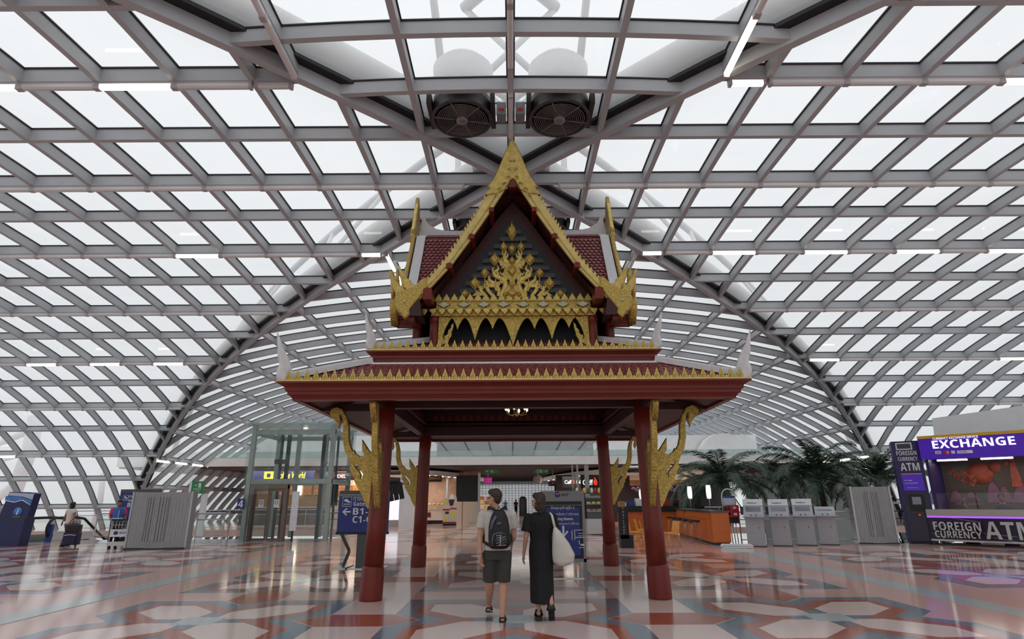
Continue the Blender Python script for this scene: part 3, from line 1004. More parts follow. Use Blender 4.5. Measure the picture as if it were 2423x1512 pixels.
for sgn in (-1, 1):
    o_ = [(sgn * x, z) for x, z in outer]
    i_ = [(sgn * x, z) for x, z in inner]
    sub('bargeboard', curve_mesh('bargeboard', [o_ + i_[::-1]], 0.03, 0.015, 'gold_flat'), GY)
    t = MB()                                          # raised fillet along the middle
    mid = [((a[0] * .35 + c[0] * .65), (a[1] * .35 + c[1] * .65)) for a, c in zip(o_[:6], i_[:6])]
    t.tube([(x, -0.05, z) for x, z in mid], 0.016, 6)
    sub('bargeboard_fillet', t.mesh('bargeboard_fillet', ['gold']), GY)
    t = MB()                                          # flame crest along the outer edge
    n = 26
    for q in range(n):
        f = q / n * (len(o_) - 2)
        i0 = int(f)
        u = f - i0
        ax_, az_ = o_[i0][0] + (o_[i0 + 1][0] - o_[i0][0]) * u, o_[i0][1] + (o_[i0 + 1][1] - o_[i0][1]) * u
        dx, dz = o_[i0 + 1][0] - o_[i0][0], o_[i0 + 1][1] - o_[i0][1]
        l = math.hypot(dx, dz)
        dx, dz = dx / l, dz / l
        nx, nz = (abs(dz) * sgn, abs(dx))
        t.prism([(ax_ - dx * .045, az_ - dz * .045), (ax_ - dx * .05 + nx * .035, az_ - dz * .05 + nz * .035), (ax_ - dx * .06 + nx * .075, az_ - dz * .06 + nz * .075), (ax_ + nx * .05, az_ + nz * .05), (ax_ + dx * .045, az_ + dz * .045)], 'y', -0.03, 0.03)
    sub('flame_crest', t.mesh('flame_crest', ['gold']), GY, stuff=True)
    hd = c5([(408, 768), (380, 780), (345, 815), (300, 850), (262, 868), (230, 885), (180, 895), (142, 912), (120, 955), (115, 985), (122, 1030), (138, 1068), (170, 1090), (205, 1145), (225, 1130), (242, 1110), (238, 1060), (300, 990), (412, 866)])
    s1 = c5([(305, 850), (285, 815), (255, 800), (250, 775), (215, 750), (200, 715), (175, 700), (150, 655), (152, 705), (165, 745), (180, 800), (215, 850), (225, 885)])
    s2 = c5([(235, 892), (200, 880), (165, 850), (150, 850), (130, 805), (110, 790), (90, 745), (66, 703), (66, 745), (78, 795), (95, 840), (105, 875), (140, 915)])
    if sgn > 0:
        hd, s1, s2 = mir(hd), mir(s1), mir(s2)
    sub('naga_head', curve_mesh('naga_head', [hd], 0.05, 0.03, 'gold_carved'), GY)
    sub('naga_crest', curve_mesh('naga_crest', [s1], 0.015, 0.02, 'gold'), GY + 0.03)
    sub('naga_crest', curve_mesh('naga_crest', [s2], 0.015, 0.02, 'gold'), GY - 0.03)
    t = MB()
    ex, ez = c5([(205, 990)])[0]
    t.ball((-ex if sgn > 0 else ex, -0.08, ez), (0.035, 0.025, 0.035), 10)
    sub('naga_eye', t.mesh('naga_eye', ['mirror_glass']), GY)
    for px, py, sz in ((1163, 500, 0.05), (1116, 563, 0.055), (1064, 632, 0.06), (1013, 693, 0.085)):
        x, z = gp(px, py)
        t = MB()
        h_ = 2.0 if sz > 0.08 else 1.0
        t.prism([(-sz, -sz * h_), (sz, -sz * h_), (sz, sz * .6), (0, sz), (-sz, sz * .6)], 'y', -0.10, 0.55)
        sub('purlin_end', t.mesh('purlin_end', ['lacquer_red']), GY, (-x if sgn > 0 else x), z)
    t = MB()
    t.prism([(sgn * 1.78, 5.02), (sgn * 2.02, 5.02), (sgn * 2.02, 5.30), (sgn * 1.84, 5.42)], 'y', -0.06, 0.5)
    sub('eave_end', t.mesh('eave_end', ['dark_red']), GY)
    # spandrel bracket beside the post
    cb = c4([(188, 1092), (322, 1098), (300, 1130), (262, 1195), (235, 1262), (222, 1320), (236, 1348), (252, 1342), (240, 1318), (248, 1298), (268, 1300), (285, 1275), (292, 1240), (318, 1215), (322, 1185), (342, 1165), (338, 1215), (322, 1260), (318, 1300), (290, 1345), (285, 1372), (240, 1385), (212, 1402), (170, 1422)])
    if sgn > 0:
        cb = mir(cb)
    sub('spandrel', curve_mesh('spandrel', [cb], 0.012, 0.01, 'gold_carved'), PY)
fin = z3([(880, 38), (850, 118), (815, 205), (778, 290), (752, 330), (733, 356), (750, 356), (738, 380), (718, 406), (745, 402), (790, 395), (838, 372), (866, 318), (881, 292)])
fin = fin[:-1] + [(0, fin[-1][1])] + mir(fin[1:-1])
fin[0] = (0, fin[0][1])
sub('gable_finial', curve_mesh('gable_finial', [fin], 0.03, 0.018, 'gold'), GY - 0.03)
fin2 = [(a * 0.78, (b_ - 8.2) * 0.80 + 8.17) for a, b_ in fin]
t = MB()                                             # scrolls on the finial
for sgn in (-1, 1):
    for q, (x0, z0, rr) in enumerate(((0.07, 8.02, .05), (0.15, 7.86, .06), (0.25, 7.74, .06), (0.06, 8.22, .035), (0.33, 7.62, .045), (0.035, 8.42, .025))):
        t.tube([(sgn * (x0 + rr * cos(a) * (1 - a / 9)), -0.075, z0 + rr * sin(a) * (1 - a / 9)) for a in [i * 0.6 for i in range(11)]], [0.016 - 0.001 * i for i in range(11)], 5)
sub('scroll', t.mesh('scroll', ['gold_flat']), GY - 0.03, stuff=True)
t = MB()
t.prism([(-.05, 7.80), (.05, 7.80), (.06, 7.90), (0, 8.0), (-.06, 7.90)], 'y', -0.07, 0.5)
sub('ridge_end', t.mesh('ridge_end', ['lacquer_red']), GY)
# frieze under the pediment
t = MB()
t.box(-1.56, -0.05, 5.29, 1.56, 0.06, 5.47)
t.box(-1.60, -0.08, 5.455, 1.60, 0.06, 5.485)
t.box(-1.60, -0.08, 5.275, 1.60, 0.06, 5.30)
t.box(-1.66, -0.03, 5.16, 1.66, 0.06, 5.275)
t.box(-1.66, -0.06, 5.15, 1.66, 0.06, 5.175)
sub('frieze', t.mesh('frieze', ['gold_carved']), PY - 0.03)
dm = MB()
dm.prism([(-.115, 0), (0, .062), (.115, 0), (0, -.062)], 'y', -0.095, -0.05)
dmm = dm.mesh('lozenge', ['mirror_glass'])
dg2 = MB()
dg2.prism([(-.128, 0), (0, .070), (.128, 0), (0, -.070)], 'y', -0.088, -0.05)
dgm = dg2.mesh('lozenge_rim', ['glass_green'])
for i in range(8):
    x = -1.40 + i * 0.40
    sub('lozenge', dmm, PY - 0.03, x, 5.378)
    sub('lozenge_rim', dgm, PY - 0.03, x, 5.378)
lf = curve_mesh('frieze_leaf', [[(-.055, 0), (-.06, .035), (-.03, .075), (0, .135), (.03, .075), (.06, .035), (.055, 0)]], 0.012, 0.008, 'gold')
ld = curve_mesh('frieze_drop', [[(-.06, 0), (-.065, -.03), (-.02, -.075), (.01, -.115), (.035, -.075), (.06, -.035), (.055, 0)]], 0.012, 0.01, 'gold')
for i in range(20):
    sub('frieze_leaf', lf, PY - 0.07, -1.52 + i * 0.16, 5.485)
for i in range(21):
    sub('frieze_drop', ld, PY - 0.12, -1.80 + i * 0.18, 5.275)
# valance of pointed pendants
pk = [322, 475, 705, 860, 1168, 1322, 1555, 1702]
tp = [(390, 1222), (585, 1340), (783, 1216), (1010, 1408), (1252, 1216), (1447, 1328), (1637, 1204)]
vo = [(322, 1070), (322, 1094)]
for (a, c_), (tx_, ty_) in zip(zip(pk[:-1], pk[1:]), tp):
    for s_ in range(1, 7):
        u = s_ / 6
        vo.append((a + (tx_ - a) * u, 1096 + (ty_ - 1096) * u ** 1.8))
    for s_ in range(5, -1, -1):
        u = s_ / 6
        vo.append((c_ + (tx_ - c_) * u, 1096 + (ty_ - 1096) * u ** 1.8))
vo += [(1702, 1070)]
vv = c4(vo)
sub('valance', curve_mesh('valance', [vv], 0.012, 0.008, 'gold_carved'), PY)
# carved flames and leaf bosses of the pediment
def boss(cx, cy, w_, h_):
    P = [(cx, cy - h_ / 2), (cx + w_ * .2, cy - h_ * .22), (cx + w_ * .42, cy - h_ * .08), (cx + w_ / 2, cy + h_ * .05), (cx + w_ * .32, cy + h_ * .25), (cx, cy + h_ / 2), (cx - w_ * .32, cy + h_ * .25), (cx - w_ / 2, cy + h_ * .05), (cx - w_ * .42, cy - h_ * .08), (cx - w_ * .2, cy - h_ * .22)]
    P = c4(P)
    cx_, cz_ = c4([(cx, cy)])[0]
    n = len(P)
    t_ = MB()
    vs = [(a, 0, c_) for a, c_ in P] + [(cx_ + (a - cx_) * .55, -0.05, cz_ + (c_ - cz_) * .55) for a, c_ in P] + [(cx_, -0.035, cz_)]
    fs = [(i, (i + 1) % n, n + (i + 1) % n, n + i) for i in range(n)] + [(n + i, n + (i + 1) % n, 2 * n) for i in range(n)]
    t_.add(vs, fs)
    return t_.mesh('leaf_boss', ['gold_carved'])
for cx, cy, w_, h_ in ((998, 130, 115, 235), (905, 310, 90, 132), (1101, 310, 90, 132), (1000, 330, 86, 125), (805, 447, 120, 158), (1198, 447, 120, 158), (697, 600, 96, 132), (1307, 600, 96, 132), (585, 712, 122, 162), (1417, 712, 122, 162), (478, 832, 100, 95), (1536, 832, 100, 95)):
    sub('leaf_boss', boss(cx, cy, w_ * 1.08, h_ * 1.08), PY - 0.06)
for cx, cy, w_, h_ in ((1001, 470, 70, 110), (1001, 585, 110, 150), (1001, 830, 150, 120), (1001, 745, 60, 90), (925, 850, 60, 70), (1077, 850, 60, 70)):
    sub('leaf_boss', boss(cx, cy, w_, h_), PY - 0.085)
vase = [(1000, 500), (965, 530), (925, 560), (915, 605), (935, 645), (975, 680), (985, 705), (972, 745), (925, 775), (895, 800), (885, 840), (900, 878)]
vase = vase + [(2002 - x, y) for x, y in vase[::-1]][:-1]
sub('centre_vase', curve_mesh('centre_vase', [c4(vase)], 0.02, 0.025, 'gold_carved'), PY - 0.04)
FLM = [([(965, 545), (950, 500), (920, 465), (912, 425), (925, 390), (938, 352)], [34, 36, 34, 26, 16, 4]),
       ([(945, 560), (930, 520), (890, 525), (872, 495), (876, 465), (886, 436)], [26, 26, 24, 20, 12, 3]),
       ([(870, 872), (905, 800), (928, 735), (910, 690), (865, 665), (815, 640), (800, 605), (835, 580), (848, 555), (830, 512)], [24, 30, 32, 34, 34, 32, 26, 22, 14, 3]),
       ([(845, 870), (855, 800), (830, 750), (840, 715), (865, 720)], [20, 26, 24, 16, 6]),
       ([(925, 700), (935, 660), (905, 630), (900, 600)], [22, 22, 18, 5]),
       ([(790, 868), (755, 830), (728, 790), (735, 755), (790, 755), (800, 725), (760, 700), (745, 670), (744, 632)], [20, 26, 26, 24, 24, 26, 24, 16, 3]),
       ([(745, 760), (720, 720), (718, 690)], [20, 16, 5]),
       ([(720, 868), (680, 835), (650, 800), (652, 770), (652, 742)], [18, 22, 22, 14, 3]),
       ([(700, 862), (650, 842), (600, 838), (560, 862)], [14, 18, 16, 6])]
for pth, rad in FLM:
    for mm_ in (0, 1):
        P = [((2002 - x) if mm_ else x, y) for x, y in pth]
        Q = c4(P)
        # smooth the path
        pts, rr = [], []
        for i in range(len(Q) - 1):
            p0, p1, p2, p3 = Q[max(i - 1, 0)], Q[i], Q[i + 1], Q[min(i + 2, len(Q) - 1)]
            for s_ in range(4):
                u = s_ / 4
                f = lambda a, b_, c_, d_: 0.5 * (2 * b_ + (c_ - a) * u + (2 * a - 5 * b_ + 4 * c_ - d_) * u * u + (3 * b_ - a - 3 * c_ + d_) * u ** 3)
                pts.append((f(p0[0], p1[0], p2[0], p3[0]), 0, f(p0[1], p1[1], p2[1], p3[1])))
                rr.append((rad[i] + (rad[i + 1] - rad[i]) * u) * 0.0017)
        pts.append((Q[-1][0], 0, Q[-1][1]))
        rr.append(rad[-1] * 0.00195)
        t = MB()
        t.tube(pts, rr, 8)
        for fr_ in (0.3, 0.5, 0.68):                  # little side tongues
            j_ = int(fr_ * (len(pts) - 1))
            px_, _, pz_ = pts[j_]
            qx_, _, qz_ = pts[min(j_ + 1, len(pts) - 1)]
            tx_, tz_ = qx_ - px_, qz_ - pz_
            l_ = math.hypot(tx_, tz_) or 1
            sd_ = (1 if fr_ != 0.5 else -1) * (-1 if mm_ else 1)
            nx_, nz_ = -tz_ / l_ * sd_, tx_ / l_ * sd_
            r0_ = rr[j_]
            t.tube([(px_, 0, pz_), (px_ + nx_ * r0_ * 1.2 + tx_ / l_ * .02, 0, pz_ + nz_ * r0_ * 1.2 + tz_ / l_ * .02), (px_ + nx_ * r0_ * 1.6 + tx_ / l_ * .06, 0, pz_ + nz_ * r0_ * 1.6 + tz_ / l_ * .06 + 0.012), (px_ + nx_ * r0_ * 1.3 + tx_ / l_ * .085, 0, pz_ + nz_ * r0_ * 1.3 + tz_ / l_ * .085 + 0.035)], [r0_ * .75, r0_ * .7, r0_ * .45, 0.003], 6)
        t.v = [(x_, y_ * 0.55, z_) for x_, y_, z_ in t.v]
        sub('carved_flame', t.mesh('carved_flame', ['gold']), PY - 0.07)
for k in range(4):
    g_ = link('gable', ped, pav, (0, 0, 0), (0, 0, k * pi / 2))
    g_.location = Vector((0, PY + 0.03, 0))
    g_.location.rotate(Euler((0, 0, k * pi / 2)))
    hidden = k == 2
    for nm, me, of, st in subs:
        if k in (1, 2, 3) and nm in ('carved_flame', 'leaf_boss', 'lozenge', 'lozenge_rim', 'frieze_leaf', 'frieze_drop') and k == 2:
            continue
        of_ = of + Vector((0, 0.13 if (k in (1, 3) and of.y < -2.4) else 0, 0))
        o = link(nm, me, g_, of_ - Vector((0, PY + 0.03, 0)))
        if st:
            o['kind'] = 'stuff'
# hanging lamp under the pavilion ceiling
lamp = thing('hanging_lamp', 'small brass chandelier with candle bulbs hanging under the pavilion ceiling', 'lamp', PC + Vector((0.05, -1.6, 3.22)))
mat('bulb', (0.9, 0.8, 0.6), 0.4, emit=(1.0, 0.85, 0.6), estr=9.0)
mat('brass', (0.45, 0.33, 0.14), 0.35, 0.8)
b = MB()
b.tube([(0, 0, 0), (0, 0, 0.635)], 0.012, 8)
b.ball((0, 0, 0.02), (0.03, 0.03, 0.05), 8)
ob('stem', b, 'brass', lamp)
for k in range(6):
    a = k * pi / 3 + 0.3
    b = MB()
    b.tube([(0, 0, 0.05), (0.1 * cos(a), 0.1 * sin(a), 0.0), (0.2 * cos(a), 0.2 * sin(a), 0.03), (0.22 * cos(a), 0.22 * sin(a), 0.09)], 0.008, 6)
    ar_ = ob('arm', b, 'brass', lamp)
    b = MB()
    b.lathe([(0.012, 0.0), (0.022, 0.02), (0.018, 0.05), (0.003, 0.075)], 8, (0.22 * cos(a), 0.22 * sin(a), 0.09))
    ob('bulb', b, 'bulb', ar_)
# ================================================================== BACK OF THE HALL
mat('seam', rgb(60, 60, 62), 0.7)
mat('fabric_grey', rgb(168, 168, 168), 0.8, 0, 0.05, 0.6)
mat('maroon', rgb(96, 22, 34), 0.5)
mat('shop_stone', rgb(172, 140, 118), 0.5, 0, 0.15, 3)
mat('shop_dark', rgb(46, 36, 36), 0.5, 0, 0.15, 2)
mat('cream', rgb(214, 202, 184), 0.5, 0, 0.04)
mat('warm_wood', rgb(150, 112, 66), 0.5, 0, 0.15, 4, stretch=(1, 1, 8))
mat('orange_wood', rgb(206, 104, 34), 0.35, 0, 0.10, 3, stretch=(1, 1, 6))
mat('orange_chair', rgb(222, 150, 56), 0.35, 0, 0.06)
mat('yellow', rgb(238, 214, 30), 0.5, emit=rgb(238, 214, 30), estr=0.5)
mat('white_lit', (0.9, 0.9, 0.9), 0.4, emit=(1, 1, 1), estr=1.1)
mat('warm_lit', (0.9, 0.9, 0.9), 0.4, emit=(1, 0.93, 0.82), estr=6.0)
mat('screen_lit', (0.8, 0.82, 0.9), 0.3, emit=(0.92, 0.94, 1.0), estr=0.9)
mat('red_lit', (0.8, 0.02, 0.01), 0.4, emit=(1.0, 0.03, 0.01), estr=1.6)
mat('navy_sign', rgb(34, 40, 96), 0.4, emit=rgb(34, 40, 96), estr=0.2)
mat('exit_green', rgb(36, 112, 60), 0.45, emit=rgb(36, 112, 60), estr=0.25)
mat('magenta', rgb(206, 44, 158), 0.5, emit=rgb(206, 44, 158), estr=0.3)
mat('food_warm', rgb(206, 140, 70), 0.6, 0, 0.5, 9)
mat('poster_mix', rgb(190, 120, 80), 0.5, 0, 0.6, 7)
mat('metal_dark', rgb(60, 60, 62), 0.4, 0.5)
mat('grass_pot', rgb(60, 70, 44), 0.7, 0, 0.3)

b = MB()
b.box(-26, 60.6, 4.5, 26, 60.9, 9.9)
wb = struct('wall_back', b, 'fabric_grey', 'grey end wall of the vault with dark seams')
for k in range(-7, 8):                               # seams fanning out
    x0, x1 = k * 1.35, k * 2.1
    s_ = MB()
    s_.sweep([Vector((x0, 60.58, 4.6)), Vector((x0 * 1.25 + 0.25 * x1, 60.58, 6.4)), Vector((x1 * 1.35, 60.58, 8.6))], 0.06, 0.05, (0, -1, 0))
    ob('seam', s_, 'seam', wb)
b = MB()                                             # mezzanine slab with white edge
b.box(-27, 41.0, 3.90, 27, 62, 4.45)
mz = struct('mezzanine', b, 'white_paint', 'white edged mezzanine slab over the shops')
b = MB()
b.box(-27, 41.3, 3.80, 27, 92, 3.895)
struct('ceiling_shops', b, 'dark_ceiling', 'dark suspended ceiling over the shops')
b = MB()
b.box(-27, 41.0, 4.45, 27, 41.06, 4.47)
bal = struct('balustrade', b, 'alu_frame', 'pale green glass edge along the mezzanine')
for k in range(18):
    ob('pane', MB().box(-27 + k * 3.0 + 0.01, 41.02, 4.47, -27 + (k + 1) * 3.0 - 0.01, 41.05, 4.85), 'green_glass', bal)
for x0, x1, nm in ((-20.6, -6.6, 'left'), (7.0, 18.4, 'right')):
    b = MB()
    b.box(x0, 45.0, 4.45, x1, 52, 6.32 if x0 < 0 else 6.22)
    wv = struct('wall_' + nm, b, 'white_paint', 'plain white room block standing on the mezzanine')
for i, px in enumerate((1396, 1418)):
    p = ony(px, 1063, 44.98)
    v = thing('air_nozzle', 'round dark air nozzle in the white mezzanine wall', 'vent', p, group='nozzle pair')
    b = MB()
    b.lathe([(0.16, 0), (0.24, 0), (0.25, 0.05), (0.16, 0.06)], 16)
    b.xf(Matrix.Rotation(pi / 2, 4, 'X'))
    ob('rim', b, 'alu_frame', v)
    b = MB()
    b.lathe([(0.001, 0.01), (0.16, 0.01), (0.16, 0.02), (0.001, 0.02)], 16)
    b.xf(Matrix.Rotation(pi / 2, 4, 'X'))
    ob('throat', b, 'near_black', v)
# white curved shell on the right mezzanine
b = MB()
pts = [(13.6, 4.5), (13.9, 5.3), (14.3, 5.8), (14.9, 6.15), (15.9, 6.2), (16.2, 5.6), (16.5, 4.5)]
b.prism(pts, 'y', 43.6, 44.8)
tag(ob('curved_screen', b, 'white_paint'), 'white curved screen shell standing on the mezzanine', 'screen')
# far glass wall of the corridor
b = MB()
b.box(-4.2, 76.0, 0, 5.2, 76.04, 3.9)
wn = struct('window_1', b, 'vault_glass', 'bright gridded glass wall at the end of the corridor')
for k in range(24):
    x = -4.2 + k * 9.4 / 23
    ob('mullion', MB().box(x - 0.02, 75.9, 0, x + 0.02, 75.98, 3.9), 'metal_dark', wn)
for k in range(12):
    z = 0.3 + k * 0.3
    ob('transom', MB().box(-4.2, 75.9, z - 0.015, 5.2, 75.98, z + 0.015), 'metal_dark', wn)
struct('wall_passage_left', MB().box(-9, 62, 0, -8.8, 76, 3.79), 'shop_dark', 'dark side wall of the corridor past the bakery')
struct('wall_passage_right', MB().box(8.4, 62, 0, 8.6, 76, 3.79), 'shop_dark', 'dark side wall of the corridor past the cafe')
struct('wall_far_left', MB().box(-27, 76, 0, -4.2, 76.3, 3.79), 'shop_dark', 'dark end wall beside the far window, bakery side')
struct('wall_far_right', MB().box(5.2, 76, 0, 27, 76.3, 3.79), 'shop_dark', 'dark end wall beside the far window, cafe side')
# lower level and walls of the void on the right
b = MB()
b.box(-34, 22.9, -5.3, 34, 62, -5.0)
struct('floor_lower', b, 'terrazzo_grey', 'floor of the level below, seen through the openings')
b = MB()
p0, p1 = ony(1805, 1200, 36.4), ony(2040, 1200, 36.4)
b.box(p0.x, 36.3, -5, p1.x, 36.48, 2.75)
struct('wall_void', b, 'concrete_grey', 'plain grey wall behind the palms')

# ---- helper: sign box facing the camera between two photo corners at depth Y
def face(px0, py0, px1, py1, Y):
    a, c = ony(px0, py0, Y), ony(px1, py1, Y)
    return min(a.x, c.x), min(a.z, c.z), max(a.x, c.x), max(a.z, c.z)
def board(name, label, cat, px0, py0, px1, py1, Y, m, th=0.08, group=None, part='panel'):
    x0, z0, x1, z1 = face(px0, py0, px1, py1, Y)
    t = thing(name, label, cat, ((x0 + x1) / 2, Y, z0), group=group)
    ob(part, MB().box(-(x1 - x0) / 2, 0, 0, (x1 - x0) / 2, th, z1 - z0), m, t)
    t['w'], t['h'] = x1 - x0, z1 - z0
    return t, x1 - x0, z1 - z0
# ================================================================== SHOPS UNDER THE MEZZANINE, LEFT
# coffee shop behind the lift
x0, z0, x1, z1 = face(560, 1134, 800, 1262, 44.5)
cs = thing('coffee_shop', 'coffee shop counter with lit menu boards behind the glass lift', 'shop', ((x0 + x1) / 2, 44.5, 0))
W_ = (x1 - x0) / 2
ob('back_wall', MB().box(-W_, 1.5, 0, W_, 1.7, 3.7), 'warm_wood', cs)
ob('counter', MB().box(-W_ * .8, -0.6, 0, W_ * .8, 0.1, 1.15), 'shop_dark', cs)
ob('counter_top', MB().box(-W_ * .82, -0.7, 1.15, W_ * .82, 0.2, 1.22), 'stainless', cs)
for k in range(5):
    mb_ = MB().box(-1.6 + k * 0.75, 1.38, 2.05, -1.0 + k * 0.75, 1.42, 2.75)
    ob('menu_board', mb_, ('warm_lit' if k == 2 else 'food_warm'), cs)
sg, sw, sh_ = board('coffee_sign', 'long navy shop fascia with yellow Coffee World lettering', 'sign', 592, 1114, 742, 1134, 43.4, 'navy_sign', 0.15)
lx0, lz0, lx1, lz1 = face(655, 1117, 722, 1132, 43.4)
text('Coffee World', 'yellow', sg, (lx0 - sg.location.x, -0.012, lz0 - sg.location.z), lx1 - lx0, lz1 - lz0, bold=0.02, ital=0.1)
lx0, lz0, lx1, lz1 = face(626, 1116, 646, 1133, 43.4)
ob('emblem', MB().box(lx0 - sg.location.x, -0.012, lz0 - sg.location.z, lx1 - sg.location.x, 0, lz1 - sg.location.z), 'yellow', sg)
ob('emblem_cup', MB().lathe([(0.10, 0), (0.16, 0.02), (0.18, 0.24), (0.15, 0.28)], 10, ((lx0 + lx1) / 2 - sg.location.x, -0.0, lz0 - sg.location.z + 0.1), sy=0.12), 'navy_sign', sg)
# deli
x0, z0, x1, z1 = face(785, 1137, 885, 1245, 43.0)
dl = thing('deli_shop', 'deli counter with food posters under a maroon sign', 'shop', ((x0 + x1) / 2, 43.0, 0))
W_ = (x1 - x0) / 2
ob('back_wall', MB().box(-W_, 1.2, 0, W_, 1.4, 3.7), 'cream', dl)
ob('counter', MB().box(-W_, -0.3, 0, W_ * .9, 0.5, 1.1), 'cream', dl)
for k in range(3):
    ob('food_poster', MB().box(-W_ + k * 1.05, 1.1, 2.0, -W_ + k * 1.05 + 0.98, 1.15, 2.7), 'poster_mix' if k != 1 else 'food_warm', dl)
ob('shelf', MB().box(-W_, 0.9, 1.6, W_, 1.2, 1.65), 'metal_dark', dl)
sg, sw, sh_ = board('deli_sign', 'maroon shop sign lettered DELI in white', 'sign', 782, 1117, 840, 1136, 42.6, 'maroon', 0.15)
lx0, lz0, lx1, lz1 = face(799, 1123, 821, 1131, 42.6)
text('DELI', 'white_lit', sg, (lx0 - sg.location.x, -0.012, lz0 - sg.location.z), lx1 - lx0, lz1 - lz0, bold=0.02)
# hanging dark menu screens and white display stand
p = ony(930, 1162, 36.0)
hs = thing('menu_screens', 'tilted dark menu screens hanging beside the white column', 'screen', p)
for k in range(4):
    ob('screen', MB().box(-0.62 + k * 0.31, 0, -0.55, -0.34 + k * 0.31, 0.06, 0.42, mtx=Matrix.Rotation(R(-12), 4, 'Y')), 'near_black', hs)
ob('rail', MB().box(-0.8, 0.06, 0.36, 0.7, 0.14, 0.44), 'metal_dark', hs)
p = onz(924, 1247)
ds = thing('lightbox', 'glowing white advertising lightbox on the floor behind gate sign', 'lightbox', (p.x, p.y, 0), R(20))
ob('case', MB().box(-0.6, 0, 0, 0.6, 0.18, 2.05), 'alu_frame', ds)
ob('screen', MB().box(-0.54, -0.012, 0.42, 0.54, 0, 1.98), 'screen_lit', ds)
ob('red_motif', MB().tube([(-0.35, -0.02, 1.5), (-0.2, -0.02, 1.55), (-0.15, -0.02, 1.2), (-0.3, -0.02, 0.8)], 0.02, 6), 'red_lit', ds)
# slender white column between the shops
for px0, px1, nm in ((942, 975, 0), ):
    a, c = onz(px0, 1250), onz(px1, 1250)
    b = MB()
    b.box(a.x, a.y, 0, c.x, a.y + 0.5, 3.9)
    tag(ob('white_pillar', b, 'white_paint'), 'square white pillar beside the hanging menu screens', 'pillar')
# brown table and chair there
def simple_chair(name, label, cat, loc, rz, m, group=None, h=0.85):
    t = thing(name, label, cat, loc, rz, group)
    ob('seat', MB().cbox((0, 0, 0.45), (0.44, 0.44, 0.05)), m, t)
    bk = MB()
    vs = []
    for i in range(6):
        z = 0.46 + (h - 0.46) * i / 5
        y = 0.20 + 0.09 * (i / 5) ** 1.4
        wd = 0.21 - 0.02 * (i / 5)
        vs += [(-wd, y, z), (wd, y, z), (wd, y + 0.03, z), (-wd, y + 0.03, z)]
    fs = []
    for i in range(5):
        for j in range(4):
            fs.append((i * 4 + j, i * 4 + (j + 1) % 4, i * 4 + 4 + (j + 1) % 4, i * 4 + 4 + j))
    bk.add(vs, fs + [(3, 2, 1, 0), (20, 21, 22, 23)])
    ob('backrest', bk, m, t)
    for sx in (-1, 1):
        for sy in (-1, 1):
            ob('leg', MB().tube([(sx * 0.19, sy * 0.18, 0.44), (sx * 0.22, sy * 0.25, 0)], [0.025, 0.017], 8), m, t)
    return t
mat('brown_vinyl', rgb(70, 50, 46), 0.5)
p = onz(962, 1247)
simple_chair('dining_chair', 'brown upholstered chair at the small table by the white pillar', 'chair', (p.x, p.y, 0), R(-100), 'brown_vinyl')
p = onz(947, 1244)
t = thing('cafe_table', 'small brown square table beside the white pillar', 'table', (p.x, p.y, 0))
ob('table_top', MB().cbox((0, 0, 0.73), (0.8, 0.8, 0.04)), 'brown_vinyl', t)
ob('pedestal', MB().lathe([(0.25, 0), (0.25, 0.02), (0.04, 0.04), (0.04, 0.71)], 12), 'metal_dark', t)
# ---- bakery unit with curved canopy
x0, z0, x1, z1 = face(1000, 1130, 1130, 1240, 46.0)
bk = thing('bakery_unit', 'bakery kiosk with stone wall under a curved downlit canopy', 'kiosk', (0, 46.0, 0))
ob('stone_wall', MB().box(x0 - 1.5, 1.2, 0, ony(1130, 1200, 46.0).x, 1.5, 3.7), 'shop_stone', bk)
a = ony(1056, 1180, 45.5)
ob('post', MB().box(a.x - 0.08, -0.2, 0, a.x + 0.08, 0.0, 3.7), 'alu_frame', bk)
# canopy: curved band receding into the corridor
cp = [ony(990, 1126, 41.6), ony(1040, 1129, 43.5), ony(1085, 1134, 47), ony(1120, 1140, 52), ony(1148, 1146, 58)]
cv = MB()
pts = [Vector((p.x, p.y - 46.0, 3.30)) for p in cp]
back = [Vector((p.x - 4.5, p.y - 46.0 + 0.2, 3.30)) for p in cp]
n = len(pts)
vs = pts + back + [p + Vector((0, 0, 0.32)) for p in pts] + [p + Vector((0, 0, 0.32)) for p in back]
fs = []
for i in range(n - 1):
    fs += [(i, i + 1, n + i + 1, n + i), (2 * n + i, 3 * n + i, 3 * n + i + 1, 2 * n + i + 1), (i, 2 * n + i, 2 * n + i + 1, i + 1)]
cv.add(vs, fs)
ob('canopy', cv, 'white_paint', bk)
for i in range(12):
    f = i / 12 * (n - 1)
    i0 = int(f)
    p = pts[i0].lerp(pts[i0 + 1], f - i0)
    ob('downlight', MB().lathe([(0.001, -0.03), (0.085, -0.03), (0.085, 0.0), (0.001, 0.0)], 10, (p.x - 0.28, p.y, p.z)), 'warm_lit', bk)
sg, sw, sh_ = board('bakery_sign', 'black hanging sign with pale gold lettering over the bakery', 'sign', 1012, 1126, 1045, 1140, 43.0, 'near_black', 0.1)
text('CHAKATEI', 'food_warm', sg, (-sw * .42, -0.012, sh_ * .38), sw * .84, sh_ * .42, bold=0.02)
